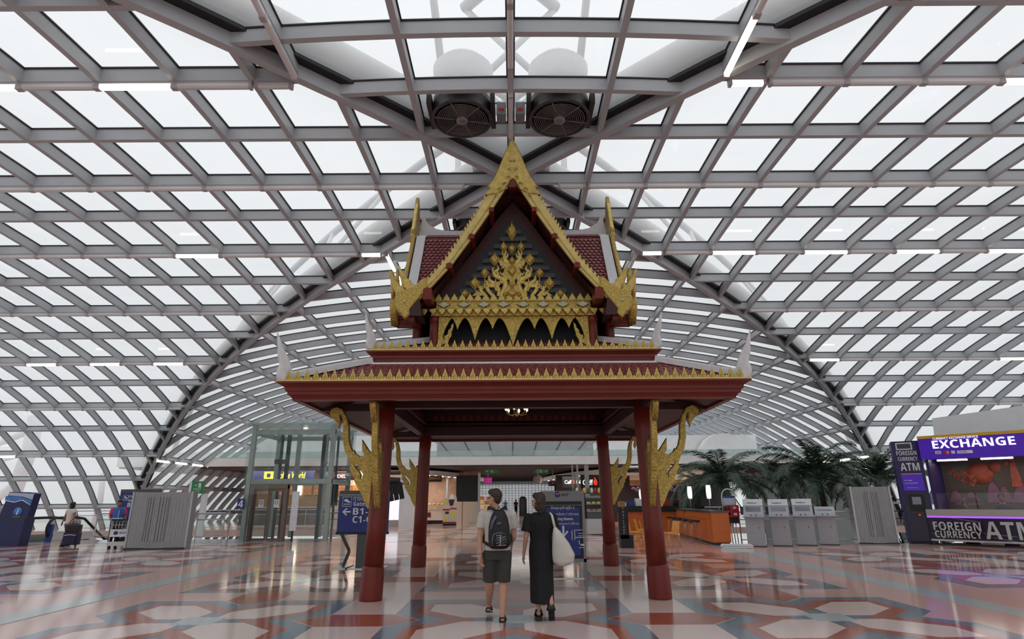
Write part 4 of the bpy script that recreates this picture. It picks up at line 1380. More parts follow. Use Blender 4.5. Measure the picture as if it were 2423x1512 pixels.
# display case
p = onz(1022, 1240)
dc = thing('display_case', 'cream bakery display case with lit pastries', 'case', (p.x, p.y, 0))
ob('base', MB().box(-1.15, 0, 0.25, 1.1, 0.9, 0.95), 'cream', dc)
ob('plinth', MB().box(-1.1, 0.05, 0, 1.05, 0.85, 0.25), 'near_black', dc)
ob('shelf', MB().box(-1.1, 0.1, 1.25, 1.0, 0.85, 1.28), 'alu_frame', dc)
for k in range(6):
    ob('pastry', MB().ball((-0.9 + k * 0.32, 0.4, 1.33), (0.13, 0.13, 0.07), 8), 'food_warm', dc)
ob('glass_hood', MB().add([(-1.15, 0.0, 0.95), (1.1, 0, 0.95), (1.1, 0.3, 1.65), (-1.15, 0.3, 1.65), (1.1, 0.9, 1.65), (-1.15, 0.9, 1.65)], [(0, 1, 2, 3), (3, 2, 4, 5)]), 'clear_glass', dc)
ob('frame', MB().box(-1.17, -0.02, 0.93, 1.12, 0.92, 0.97), 'stainless', dc)
ob('badge', MB().box(-0.55, -0.015, 0.45, -0.1, 0, 0.78), 'maroon', dc)
# ice cream standee
p = onz(1063, 1243)
st = thing('ice_cream_standee', 'colourful ice-cream cut-out standee beside the black screen', 'standee', (p.x, p.y, 0))
mat('poster_red', rgb(178, 40, 44), 0.5, 0, 0.1)
mat('poster_yellow', rgb(236, 206, 90), 0.5, 0, 0.1)
mat('choc', rgb(70, 42, 40), 0.5)
ob('board', MB().prism([(-0.42, 0.12), (0.48, 0.12), (0.5, 1.5), (0.42, 1.9), (0.1, 2.05), (-0.1, 1.75), (-0.44, 1.72), (-0.52, 1.1)], 'y', 0, 0.05), 'cream', st)
ob('foot', MB().box(-0.42, -0.15, 0, 0.46, 0.25, 0.12), 'near_black', st)
ob('print_cup', MB().prism([(0.0, 1.25), (0.22, 1.25), (0.32, 1.65), (-0.08, 1.65)], 'y', -0.012, 0), 'choc', st)
ob('print_swirl', MB().lathe([(0.18, 0), (0.2, 0.08), (0.13, 0.16), (0.14, 0.2), (0.06, 0.3), (0.01, 0.36)], 10, (0.12, 0.0, 1.65), sy=0.1), 'white_paint', st)
for (a, c_, w_, h_, m_) in ((-0.4, 1.35, 0.25, 0.3, 'poster_yellow'), (-0.48, 0.95, 0.5, 0.1, 'poster_red'), (0.05, 1.02, 0.42, 0.1, 'poster_red'), (-0.38, 0.25, 0.3, 0.25, 'poster_yellow'), (0.08, 0.6, 0.3, 0.3, 'poster_yellow'), (-0.3, 0.72, 0.25, 0.16, 'choc'), (-0.40, 0.14, 0.85, 0.08, 'poster_red')):
    ob('print', MB().box(a, -0.012, c_, a + w_, 0, c_ + h_), m_, st)
# big black screen wall with white doors below
p = onz(1120, 1240)
sc = thing('black_screen_wall', 'tall black screen above two pale cabinet doors', 'screen', (p.x, p.y + 0.6, 0))
x0, z0, x1, z1 = face(1080, 1130, 1134, 1187, p.y + 0.6)
ob('screen', MB().box(x0 - p.x, 0, z0, x1 - p.x, 0.3, z1 + 0.15), 'black', sc)
for pxa, pxb in ((1076, 1092), (1096, 1131)):
    xa, za, xb, zb = face(pxa, 1187, pxb, 1239, p.y + 0.6)
    ob('door', MB().box(xa - p.x, -0.02, 0.0, xb - p.x, 0.3, zb), 'cream', sc)
xa, za, xb, zb = face(1131, 1135, 1135, 1240, p.y + 0.5)
ob('frame', MB().box(xa - p.x, -0.1, 0, xb - p.x, 0.2, 3.5), 'alu_frame', sc)
# stacked goods on a stand past it
p = onz(1146, 1229)
gs = thing('goods_stand', 'white rack of packed goods past the black screen', 'rack', (p.x, p.y, 0))
ob('rack', MB().box(-0.45, 0, 0, 0.45, 0.5, 2.0), 'white_paint', gs)
for r_ in range(4):
    for c_ in range(2):
        ob('pack', MB().box(-0.4 + c_ * 0.42, -0.06, 0.5 + r_ * 0.38, -0.04 + c_ * 0.42, 0, 0.78 + r_ * 0.38), ('poster_mix', 'sign_white', 'poster_yellow')[(r_ + c_) % 3], gs)
# signs hanging over the corridor
for px0, px1, lab, arrow in ((1147, 1182, 'green emergency exit sign beside the pink sign', 0), (1263, 1298, 'green emergency exit sign above the round burger sign', 1)):
    sg, sw, sh_ = board('exit_sign', lab, 'sign', px0, 1109, px1, 1120, 46.0, 'exit_green', 0.12)
    ob('mount', MB().box(-sw / 2, 0.0, sh_, sw / 2, 0.12, sh_ + 0.06), 'white_paint', sg)
    ob('hanger', MB().box(-0.02, 0.04, sh_ + 0.06, 0.02, 0.08, 3.9 - sg.location.z), 'alu_frame', sg)
    man = MB()
    man.box(-0.10, -0.012, sh_ * .15, 0.06, 0, sh_ * .85)
    ob('door_pictogram', man, 'sign_white', sg)
    aw = MB()
    ax = sw * (.36 if arrow else -.36)
    aw.lathe([(0.001, 0), (0.09, 0), (0.09, 0.012), (0.001, 0.012)], 12)
    aw.xf(Matrix.Translation((ax, 0, sh_ / 2)) @ Matrix.Rotation(pi / 2, 4, 'X'))
    ob('arrow_disc', aw, 'sign_white', sg)
    text('ทางออก', 'sign_white', sg, (-ax * .55 - 0.16, -0.012, sh_ * .52), 0.34, sh_ * .28)
    text('EXIT', 'sign_white', sg, (-ax * .55 - 0.14, -0.012, sh_ * .16), 0.28, sh_ * .24)
    text('ทาง', 'sign_white', sg, (ax * .62 - 0.12, -0.012, sh_ * .42), 0.22, sh_ * .3)
sg, sw, sh_ = board('pink_sign', 'bright pink square sign hanging over the corridor', 'sign', 1145, 1130, 1164, 1144, 50.0, 'magenta', 0.1)
text('THAI SILK', 'sign_white', sg, (-sw * .38, -0.012, sh_ * .55), sw * .7, sh_ * .2)
text('SHOP', 'sign_white', sg, (-sw * .3, -0.012, sh_ * .2), sw * .55, sh_ * .2)
ob('hanger', MB().box(-0.02, 0.03, sh_, 0.02, 0.07, 3.9 - sg.location.z), 'alu_frame', sg)
# round burger sign
x0, z0, x1, z1 = face(1262, 1124, 1284, 1146, 44.0)
rd = (x1 - x0) / 2
bs = thing('burger_sign', 'round white burger sign with lettering between yellow bun arcs', 'sign', ((x0 + x1) / 2, 44.0, (z0 + z1) / 2))
b = MB()
b.lathe([(0.001, 0), (rd, 0), (rd, 0.12), (0.001, 0.12)], 28)
b.xf(Matrix.Rotation(pi / 2, 4, 'X'))
ob('disc', b, 'sign_white', bs)
ob('hanger', MB().box(-0.02, -0.07, rd, 0.02, -0.03, 3.9 - bs.location.z), 'alu_frame', bs)
mat('bun_yellow', rgb(226, 170, 40), 0.5)
mat('burger_red', rgb(190, 40, 40), 0.5)
mat('logo_blue', rgb(40, 60, 130), 0.5)
for s_ in (-1, 1):
    P = [(rd * .55 * cos(a), s_ * (rd * .28 + rd * .34 * sin(a))) for a in [pi * i / 10 for i in range(11)]]
    ob('bun', MB().prism(P, 'y', -0.135, -0.12), 'bun_yellow', bs)
text('BURGER', 'burger_red', bs, (0, -0.135, rd * .13), rd * 1.1, rd * .24, align='C', bold=0.03)
text('KING', 'burger_red', bs, (0, -0.135, -rd * .14), rd * .85, rd * .26, align='C', bold=0.03)
arc = [(rd * .8 * cos(a), -0.13, rd * .8 * sin(a)) for a in [R(100 + i * 22) for i in range(10)]]
ob('blue_arc', MB().tube(arc, 0.03, 6), 'logo_blue', bs)
# ---- cafe on the right with curved canopy and lit lettering
cf = thing('caffe_unit', 'dark cafe unit under a curved downlit canopy on the right', 'kiosk', (0, 46.0, 0))
cp = [ony(1480, 1126, 40.5), ony(1428, 1127, 42), ony(1360, 1131, 46), ony(1310, 1136, 52), ony(1285, 1139, 58)]
pts = [Vector((p.x, p.y - 46.0, 3.30)) for p in cp]
back = [Vector((p.x + 5.5, p.y - 46.0 + 0.2, 3.30)) for p in cp]
n = len(pts)
vs = pts + back + [p + Vector((0, 0, 0.32)) for p in pts] + [p + Vector((0, 0, 0.32)) for p in back]
fs = []
for i in range(n - 1):
    fs += [(i, n + i, n + i + 1, i + 1), (2 * n + i, 2 * n + i + 1, 3 * n + i + 1, 3 * n + i), (i, i + 1, 2 * n + i + 1, 2 * n + i)]
cv = MB()
cv.add(vs, fs)
ob('canopy', cv, 'white_paint', cf)
for i in range(9):
    f = (i + 0.4) / 9 * (n - 1)
    i0 = int(f)
    p = pts[i0].lerp(pts[i0 + 1], f - i0)
    ob('downlight', MB().lathe([(0.001, -0.03), (0.085, -0.03), (0.085, 0.0), (0.001, 0.0)], 10, (p.x + 0.28, p.y, p.z)), 'warm_lit', cf)
x0, z0, x1, z1 = face(1320, 1132, 1600, 1235, 44.5)
ob('dark_wall', MB().box(x0, 0.5, 0, x1 + 2, 0.8, 3.4), 'shop_dark', cf)
ob('wood_header', MB().box(ony(1430, 1, 43).x, -0.9, 2.55, x1 + 3, -0.6, 2.95), 'warm_wood', cf)
ob('cream_header', MB().box(ony(1430, 1, 43).x, -1.0, 2.95, x1 + 3, -0.6, 3.8), 'cream', cf)
for px in (1382, 1389):
    p = onz(px + 6, 1236)
for px, w_ in ((1390, 0.13), (1368, 0.06), (1356, 0.04)):
    xx = ony(px, 1180, 40.0).x
    ob('post', MB().box(xx - w_, -6.2, 0, xx + w_, -6.2 + 2 * w_, 3.78), 'grey_paint', cf)
for (px0, px1, py0, py1, Y, lab) in ((1336, 1378, 1134, 1145, 43.9, 'small'), (1379, 1440, 1131, 1148, 41.0, 'large')):
    sg = thing('caffe_sign', 'illuminated Caffe Nero lettering, the %s one, on a dark band' % ('larger front' if lab == 'large' else 'smaller rear'), 'sign', ony(px0, py1, Y))
    x0, z0, x1, z1 = face(px0, py0, px1, py1, Y)
    h_ = z1 - z0
    ww = x1 - x0
    ob('band', MB().box(-0.15, 0.0, -0.25, ww + 0.6, 0.1, h_ + 0.2), 'near_black', sg)
    text('Caff', 'white_lit', sg, (0, -0.03, 0), ww * .40, h_ * .75, bold=0.01)
    text('\u00e8', 'red_lit', sg, (ww * .42, -0.03, 0), ww * .15, h_, bold=0.025)
    text('Ne' if lab == 'small' else 'N', 'white_lit', sg, (ww * .68, -0.03, 0), ww * (.40 if lab == 'small' else .2), h_ * .75, bold=0.01)
sg, sw, sh_ = board('shop_plaque', 'small dark red hanging shop plaque with white lines', 'sign', 1298, 1139, 1319, 1150, 47.0, 'maroon', 0.08)
text('PUMS', 'sign_white', sg, (-sw * .1, -0.012, sh_ * .5), sw * .5, sh_ * .3)
ob('hanger', MB().box(-0.02, 0.02, sh_, 0.02, 0.06, 3.8 - sg.location.z), 'alu_frame', sg)
# display fridge and shelf of jars
p = onz(1418, 1266)
fr = thing('display_fridge', 'curved glass cake fridge with steel base beside the cafe shelves', 'fridge', (p.x, p.y, 0))
ob('base', MB().box(-0.55, 0, 0.05, 0.5, 0.75, 0.72), 'stainless', fr)
ob('cabinet_back', MB().box(-0.55, 0.72, 0.72, 0.5, 0.78, 1.75), 'near_black', fr)
ob('shelf', MB().box(-0.5, 0.15, 1.05, 0.45, 0.7, 1.08), 'alu_frame', fr)
ob('shelf', MB().box(-0.5, 0.25, 1.38, 0.45, 0.7, 1.41), 'alu_frame', fr)
for k in range(4):
    ob('cake', MB().lathe([(0.001, 0), (0.1, 0), (0.1, 0.08), (0.001, 0.09)], 10, (-0.38 + k * 0.24, 0.42, 1.08)), 'food_warm', fr)
    ob('cake', MB().lathe([(0.001, 0), (0.09, 0), (0.09, 0.08), (0.001, 0.09)], 10, (-0.38 + k * 0.24, 0.48, 1.41)), 'poster_yellow', fr)
gl = [(0, 0.72), (0.02, 1.1), (0.1, 1.45), (0.25, 1.68), (0.42, 1.76), (0.75, 1.78)]
gv = MB()
gv.add([(x, y, z) for y, z in gl for x in (-0.55, 0.5)], [(2 * i, 2 * i + 1, 2 * i + 3, 2 * i + 2) for i in range(5)])
ob('glass', gv, 'clear_glass', fr)
for x in (-0.55, 0.5):
    ob('frame', MB().tube([(x, y, z) for y, z in gl], 0.02, 6), 'near_black', fr)
p = onz(1395, 1262)
js = thing('jar_shelf', 'shop shelf of small jars and packets behind the grey sign stand', 'shelf', (p.x + 0.3, p.y + 2.2, 0))
for z in (0.5, 1.0, 1.5, 1.9):
    ob('shelf', MB().box(-0.9, 0, z, 1.4, 0.4, z + 0.03), 'metal_dark', js)
for x in (-0.9, 1.37):
    ob('upright', MB().box(x, 0.3, 0, x + 0.03, 0.4, 2.2), 'metal_dark', js)
for z in (0.53, 1.03, 1.53, 1.93):
    for k in range(11):
        ob('jar', MB().lathe([(0.07, 0), (0.075, 0.02), (0.075, 0.2), (0.05, 0.24), (0.05, 0.28)], 8, (-0.8 + k * 0.2, 0.15, z)), ('poster_yellow', 'glass_green', 'sign_white', 'poster_red')[(k + int(z * 3)) % 4], js)
# black banner stand
p = onz(1484, 1297)
bn = thing('banner_stand', 'narrow black upright banner with cream vertical lettering', 'banner', (p.x, p.y, 0))
x0, z0, x1, z1 = face(1465, 1200, 1482, 1290, p.y)
ob('panel', MB().box(-0.24, 0, 0.3, 0.10, 0.04, z1), 'near_black', bn)
ob('base', MB().box(-0.20, 0, 0, 0.24, 0.4, 0.42), 'near_black', bn)
hh = (z1 - 0.45) / 9
for i, ch in enumerate('THAILSHOP'):
    text(ch, 'cream', bn, (-0.07, -0.006, z1 - hh * (i + 0.6)), None, hh * .62, align='C')
ob('leaflet_tray', MB().box(-0.2, 0.0, z1, 0.02, 0.1, z1 + 0.2), 'warm_wood', bn)
# counter bar behind with goods
p = onz(1560, 1262)
br = thing('cafe_bar', 'black topped orange cafe bar with goods on it', 'bar', (p.x, p.y, 0))
ob('front', MB().box(-1.9, 0, 0, 2.2, 0.5, 1.0), 'orange_wood', br)
ob('top', MB().box(-2.0, -0.1, 1.0, 2.3, 0.6, 1.28), 'near_black', br)
for k in range(6):
    x = -1.7 + k * 0.42
    o = ob('goods_box', MB().box(-0.18, 0, 0, 0.18, 0.3, 0.16 + 0.1 * (k % 3)), ('sign_white', 'logo_blue', 'sign_white', 'orange_chair', 'food_warm', 'poster_red')[k], br, (x, 0.05, 1.28))
# orchids in pots on the bar
mat('orchid', rgb(196, 150, 180), 0.6, 0, 0.2)
mat('leaf', rgb(44, 72, 44), 0.5, 0, 0.3, 5)
for i, px in enumerate((1518, 1598)):
    q = ony(px, 1190, p.y + 0.3)
    oc = thing('orchid_pot', 'potted pale pink orchid on the cafe bar, %s' % ('next to the white lantern' if i else 'behind the black banner'), 'plant', (q.x, p.y + 0.3, 1.28))
    ob('pot', MB().lathe([(0.12, 0), (0.18, 0.05), (0.2, 0.3), (0.17, 0.34)], 12), 'choc', oc)
    for k in range(9):
        a = k * 0.7
        ob('stem', MB().tube([(0, 0, 0.3), (0.15 * cos(a), 0.15 * sin(a), 0.6), (0.42 * cos(a), 0.42 * sin(a), 0.72 + 0.02 * k)], 0.012, 5), 'leaf', oc)
        for j in range(3):
            r_ = 0.2 + 0.1 * j
            ob('bloom', MB().ball((r_ * cos(a), r_ * sin(a), 0.66 + 0.05 * j + 0.02 * k), (0.07, 0.07, 0.05), 6), 'orchid', oc)
# white paper lanterns
mat('lantern', (0.9, 0.9, 0.9), 0.5, emit=(0.95, 0.98, 1.0), estr=1.0)
for i, (px0, px1, py0, py1, Y, lb) in enumerate(((1625, 1639, 1151, 1180, 27.0, 'white barrel lantern hanging above the orange counter end by the orchid'), (1669, 1684, 1148, 1180, 25.0, 'white barrel lantern hanging above the orange counter nearest the red telephone'), (1511, 1528, 1158, 1181, 28.5, 'white barrel lantern hanging behind the back column'))):
    x0, z0, x1, z1 = face(px0, py0, px1, py1, Y)
    t = thing('lantern', lb, 'lantern', ((x0 + x1) / 2, Y, z0))
    rr, hh = (x1 - x0) / 2, z1 - z0
    ob('shade', MB().lathe([(rr * .8, 0), (rr * .95, hh * .25), (rr, hh * .5), (rr * .95, hh * .75), (rr * .8, hh)], 14), 'lantern', t)
    ob('stem', MB().tube([(0, 0, 0.05), (0, 0, -z0 + (1.05 if i < 2 else 1.3))], 0.012, 6), 'alu_frame', t)
# ================================================================== ORANGE CAFE FURNITURE
a, c = onz(1690, 1291), onz(1606, 1266)
d = (c - a)
L = d.length
rz = math.atan2(d.y, d.x)
ct = thing('orange_counter', 'long orange wooden bar counter with grey stone top', 'counter', (a.x, a.y, 0), rz)
ob('body', MB().box(0, -0.62, 0.1, L, 0.0, 1.12), 'orange_wood', ct)
ob('plinth', MB().box(0.05, -0.58, 0, L - 0.05, -0.05, 0.1), 'metal_dark', ct)
mat('stone_dark', rgb(70, 70, 68), 0.2, 0, 0.2, 20)
ob('worktop', MB().box(-0.03, -0.66, 1.12, L + 0.05, 0.06, 1.18), 'stone_dark', ct)
for k in range(5):
    x = 0.2 + k * (L - 0.3) / 5
    ob('door_panel', MB().box(x, 0.0, 0.2, x + (L - 0.3) / 5 - 0.03, 0.015, 0.86), 'orange_wood', ct)
    ob('drawer_front', MB().box(x, 0.0, 0.89, x + (L - 0.3) / 5 - 0.03, 0.015, 1.08), 'orange_wood', ct)
for k in range(5):                                   # stools along its open side
    q = a + d * ((k + 0.9) / 5.6)
    nrm = Vector((-d.y, d.x, 0)).normalized() * 0.42
    s_ = thing('bar_stool', 'black seated bar stool, %s from the telephone end of the orange counter' % ('first', 'second', 'third', 'fourth', 'fifth')[k], 'stool', (q.x + nrm.x, q.y + nrm.y, 0), rz, 'bar stools')
    ob('seat', MB().box(-0.22, -0.18, 0.76, 0.22, 0.18, 0.84), 'near_black', s_)
    for sx in (-1, 1):
        for sy in (-1, 1):
            ob('leg', MB().tube([(sx * 0.17, sy * 0.13, 0.77), (sx * 0.2, sy * 0.17, 0)], 0.012, 6), 'alu_frame', s_)
    ob('footrest', MB().box(-0.19, -0.16, 0.25, 0.19, -0.14, 0.27), 'alu_frame', s_)
for px, py, rzd, lab in ((1504, 1291, 60, 'orange plastic chair, first of the row behind the black banner'), (1523, 1283, 70, 'orange plastic chair, middle of the row behind the black banner'), (1538, 1295, 80, 'orange plastic chair partly hidden by the front red column'), (1588, 1294, -70, 'orange plastic chair standing alone before the stools')):
    q = onz(px, py)
    simple_chair('cafe_chair', lab, 'chair', (q.x, q.y, 0), R(rzd), 'orange_chair', 'orange cafe chairs')
# ================================================================== RAILINGS
def railing(name, label, pts, group=None, h=1.15, glass=True, zs=(1.12, 0.86, 0.16), sp=1.5):
    base = pts[0]
    t = thing(name, label, 'railing', base, 0, group)
    P = [Vector((p[0], p[1], 0)) - Vector((base[0], base[1], 0)) for p in pts]
    for z in zs:
        ob('rail', MB().tube([p + Vector((0, 0, z)) for p in P], 0.024 if z > 1 else 0.016, 8), 'stainless', t)
    for A, B in zip(P[:-1], P[1:]):
        n = max(1, int((B - A).length / sp))
        for k in range(n + 1):
            q = A.lerp(B, k / n)
            ob('post', MB().box(q.x - 0.015, q.y - 0.03, 0, q.x + 0.015, q.y + 0.03, h - 0.03), 'stainless', t)
        if glass:
            for k in range(n):
                q0, q1 = A.lerp(B, (k + 0.04) / n), A.lerp(B, (k + 0.96) / n)
                ob('glass_panel', MB().add([q0 + Vector((0, 0, 0.2)), q1 + Vector((0, 0, 0.2)), q1 + Vector((0, 0, 0.84)), q0 + Vector((0, 0, 0.84))], [(0, 1, 2, 3)]), 'clear_glass', t)
    return t
railing('railing', 'steel and glass railing along the edge beside the escalator', [(-18.6, 27.6, 0), (-12.9, 27.6, 0)])
railing('railing', 'steel and glass railing running up to the glass lift', [(-13.6, 26.6, 0), (-12.2, 26.6, 0)], sp=1.4)
railing('railing', 'steel and glass railing between the lift and the gate sign', [(-7.85, 26.4, 0), (-6.7, 26.4, 0)], sp=1.15)
railing('railing', 'steel and glass railing on the far side of the left opening', [(-26, 36.7, 0), (-7.8, 36.7, 0)], sp=2.2)
railing('railing', 'steel and glass railing behind the check-in kiosks', [(8.35, 22.85, 0), (14.6, 22.85, 0)], sp=1.4)
railing('railing', 'steel and glass railing on the far side of the palm opening', [(7.8, 36.7, 0), (14.5, 36.7, 0)], sp=2.2)
railing('railing', 'steel and glass railing running back along the cafe edge', [(7.95, 23.4, 0), (7.95, 36.4, 0)], sp=2.2)
# ================================================================== GLASS LIFT
pl = onz(592, 1281)
pr = onz(742, 1281)
lx0, lx1 = pl.x - 0.35, pr.x + 0.4
lw = lx1 - lx0
LY = 26.25
lift = thing('glass_lift', 'free-standing glass lift shaft with green steel frame and twin doors', 'elevator', (lx0, LY, 0))
LH, LD = 4.98, 2.9
for x in (0.0, lw * .28, lw * .66, lw):
    for y in (0, LD):
        if 0 < x < lw and y == 0:
            continue
        ob('post', MB().box(x - 0.09, y - 0.09, 0, x + 0.09, y + 0.09, LH - 0.1), 'lift_steel', lift)
for z in (2.32, LH - 0.55):
    ob('ring_beam', MB().box(-0.09, -0.06, z, lw + 0.09, 0.06, z + 0.2), 'lift_steel', lift)
    ob('ring_beam', MB().box(-0.09, LD - 0.06, z, lw + 0.09, LD + 0.06, z + 0.2), 'lift_steel', lift)
    ob('ring_beam', MB().box(-0.06, 0, z, 0.06, LD, z + 0.2), 'lift_steel', lift)
    ob('ring_beam', MB().box(lw - 0.06, 0, z, lw + 0.06, LD, z + 0.2), 'lift_steel', lift)
ob('top_frame', MB().box(-0.25, -0.25, LH - 0.12, lw + 0.25, LD + 0.25, LH - 0.06), 'green_glass', lift)
xs = [-0.15, lw * .28, lw * .66, lw + 0.15]
for i in range(3):
    for z0, z1 in ((0.05, 2.3), (2.36, LH)):
        if i == 1 and z0 < 1:
            continue
        ob('glass_panel', MB().add([(xs[i] + .03, -0.2, z0), (xs[i + 1] - .03, -0.2, z0), (xs[i + 1] - .03, -0.2, z1), (xs[i] + .03, -0.2, z1)], [(0, 1, 2, 3)]), 'clear_glass', lift)
for x in (-0.2, lw + 0.2):
    for z0, z1 in ((0.05, 2.3), (2.36, LH)):
        ob('glass_panel', MB().add([(x, -0.18, z0), (x, LD + 0.2, z0), (x, LD + 0.2, z1), (x, -0.18, z1)], [(0, 1, 2, 3)]), 'clear_glass', lift)
ob('glass_panel', MB().add([(-0.15, LD + 0.2, 0.05), (lw + 0.15, LD + 0.2, 0.05), (lw + 0.15, LD + 0.2, LH), (-0.15, LD + 0.2, LH)], [(0, 1, 2, 3)]), 'clear_glass', lift)
d0, d1 = ony(600, 1200, LY).x - lx0, ony(672, 1200, LY).x - lx0
mat('bronze_steel', rgb(120, 106, 96), 0.35, 0.6)
ob('door_frame', MB().box(d0 - 0.12, -0.12, 0, d0, 0.12, 2.25), 'bronze_steel', lift)
ob('door_frame', MB().box(d1, -0.12, 0, d1 + 0.12, 0.12, 2.25), 'bronze_steel', lift)
ob('door_header', MB().box(d0 - 0.12, -0.14, 2.12, d1 + 0.12, 0.12, 2.32), 'bronze_steel', lift)
dm_ = (d0 + d1) / 2
for a_, c_ in ((d0, dm_ - 0.01), (dm_ + 0.01, d1)):
    dr = ob('door', MB().box(a_, -0.02, 0.02, a_ + 0.07, 0.02, 2.12).box(c_ - 0.07, -0.02, 0.02, c_, 0.02, 2.12).box(a_ + .07, -0.02, 0.02, c_ - .07, 0.02, 0.12).box(a_ + .07, -0.02, 2.02, c_ - .07, 0.02, 2.12), 'bronze_steel', lift)
    ob('door_glass', MB().add([(a_ + .07, 0, .12), (c_ - .07, 0, .12), (c_ - .07, 0, 2.02), (a_ + .07, 0, 2.02)], [(0, 1, 2, 3)]), 'clear_glass', dr)
    nt_ = ob('notice', MB().box((a_ + c_) / 2 - 0.11, -0.045, 1.35, (a_ + c_) / 2 + 0.11, -0.03, 1.68), 'sign_white', dr)
    q = MB()
    q.tube([((a_ + c_) / 2 + 0.065 * cos(t_), -0.05, 1.56 + 0.065 * sin(t_)) for t_ in [i * pi / 8 for i in range(17)]], 0.012, 5)
    ob('notice_ring', q, 'poster_red', dr)
# car frame and machinery seen through the glass
mat('machine_dark', rgb(58, 66, 66), 0.5, 0.4, 0.2, 4)
for x, w_ in ((lw * .18, 0.10), (lw * .27, 0.16), (lw * .74, 0.14), (lw * .86, 0.2), (lw * .93, 0.08)):
    ob('guide_rail', MB().box(x - w_ / 2, LD * .55, 0, x + w_ / 2, LD * .55 + 0.12, LH - 0.4), 'machine_dark', lift)
ob('crosshead', MB().box(lw * .12, LD * .5, 3.25, lw * .3, LD * .5 + 0.1, 3.45), 'machine_dark', lift)
ob('counterweight', MB().box(lw * .83, LD * .6, 1.4, lw * .95, LD * .6 + 0.25, 2.6), 'machine_dark', lift)
ob('cable', MB().tube([(lw * .78, LD * .5, 2.2), (lw * .74, LD * .5, 2.9), (lw * .82, LD * .5, 3.3), (lw * .9, LD * .5, 3.1), (lw * .88, LD * .5, 2.5)], 0.02, 6), 'gasket', lift)
ob('governor', MB().ball((lw * .86, LD * .45, 2.75), 0.16, 10), 'sign_white', lift)
ob('call_panel', MB().box(d1 + 0.42, -0.32, 0.42, d1 + 0.70, -0.24, 2.0), 'sign_white', lift)
ob('call_panel_leg', MB().box(d1 + 0.52, -0.3, 0, d1 + 0.6, -0.26, 0.42), 'metal_dark', lift)
x0, z0, x1, z1 = face(563, 1180, 577, 1204, LY - 0.25)
f4 = ob('floor_number', MB().box(x0 - lx0, -0.26, z0, x1 - lx0, -0.24, z1), 'logo_blue', lift)
text(sb('4'), 'sign_white', f4, (x0 - lx0 + 0.05, -0.265, z0 + 0.06), x1 - x0 - 0.1, z1 - z0 - 0.12, bold=0.03)
# green exit sign on double posts behind the left railing
x0, z0, x1, z1 = face(455, 1139, 480, 1168, 30.5)
ex = thing('exit_totem', 'green exit sign on two white posts before the slanting glass', 'sign', ((x0 + x1) / 2, 30.5, -5))
for e in (-1, 1):
    ob('post', MB().box(e * 0.34 - 0.14, 0.1, 0, e * 0.34 + 0.1, 0.3, 5 + (z1 if e < 0 else z0)), 'white_paint', ex)
ob('panel', MB().box(-(x1 - x0) / 2, 0, 5 + z0, (x1 - x0) / 2, 0.1, 5 + z1), 'exit_green', ex)
text('\u2192', 'sign_white', ex, (-0.2, -0.01, 5 + z1 - 0.26), 0.18, 0.14)
ob('door_pictogram', MB().box(0.03, -0.012, 5 + z1 - 0.3, 0.17, 0, 5 + z1 - 0.08), 'sign_white', ex)
text('ทางออก', 'sign_white', ex, (-0.19, -0.01, 5 + z0 + 0.17), 0.38, 0.10)
text('EXIT', 'sign_white', ex, (-0.16, -0.01, 5 + z0 + 0.05), 0.32, 0.09)
# ================================================================== GATE SIGNS
def arrow(dirn, s):
    """flat arrow outline pointing left, size s"""
    P = [(-s * .5, 0), (-s * .02, s * .45), (-s * .02 + s * .13, s * .32), (-s * .24, s * .09), (s * .5, s * .09), (s * .5, -s * .09), (-s * .24, -s * .09), (-s * .02 + s * .13, -s * .32), (-s * .02, -s * .45)]
    c_, n_ = cos(dirn), sin(dirn)
    return [(x * c_ - y * n_, x * n_ + y * c_) for x, y in P]
def plane_icon(parent, x, z, s):
    ring = MB()
    ring.tube([(x - s, -0.012, z - s), (x + s, -0.012, z - s), (x + s, -0.012, z + s), (x - s, -0.012, z + s), (x - s, -0.012, z - s)], s * .07, 5)
    ob('icon_frame', ring, 'sign_white', parent)
    pl_ = [(-.75, .45), (-.55, .5), (-.1, .2), (-.45, .65), (-.2, .65), (.35, .15), (.75, -.05), (.7, -.22), (.3, -.2), (-.25, -.05), (-.62, .1)]
    ob('plane_icon', MB().prism([(x + a_ * s, z + c_ * s) for a_, c_ in pl_], 'y', -0.015, 0), 'sign_white', parent)
    ob('icon_line', MB().box(x - .75 * s, -0.015, z - .6 * s, x + .75 * s, 0, z - .45 * s), 'sign_white', parent)
p = onz(858, 1344)
Yg = p.y
x0, z0, x1, z1 = face(804, 1161, 916, 1262, Yg)
gs = thing('gate_sign', 'blue gate direction sign on a wishbone stand behind the front column', 'sign', ((x0 + x1) / 2, Yg, 0))
w2 = (x1 - x0) / 2
ob('panel', MB().box(-w2, 0, z0 + 0.04, w2, 0.12, z1 - 0.17), 'sign_blue', gs)
ob('header', MB().box(-w2, -0.01, z1 - 0.17, w2, 0.13, z1), 'sign_grey', gs)
ob('header_line', MB().box(-w2, -0.015, z1 - 0.115, w2, 0.0, z1 - 0.105), 'sign_white', gs)
ob('bottom_bar', MB().box(-w2 - 0.02, -0.01, z0 - 0.02, w2 + 0.02, 0.13, z0 + 0.04), 'near_black', gs)
for e in (-1, 1):
    leg = MB()
    leg.sweep([Vector((e * (w2 - 0.12), 0.05, z0)), Vector((e * (w2 - 0.34), 0.05, 0.42)), Vector((e * (w2 - 0.34), 0.05, 0.36)), Vector((e * (w2 - 0.22), 0.05, 0.03))], 0.07, 0.05, (0, -1, 0))
    ob('leg', leg, 'metal_dark', gs)
    ob('foot', MB().tube([(e * (w2 - 0.38), -0.3, 0.02), (e * (w2 - 0.38), 0.4, 0.02)], 0.02, 6), 'metal_dark', gs)
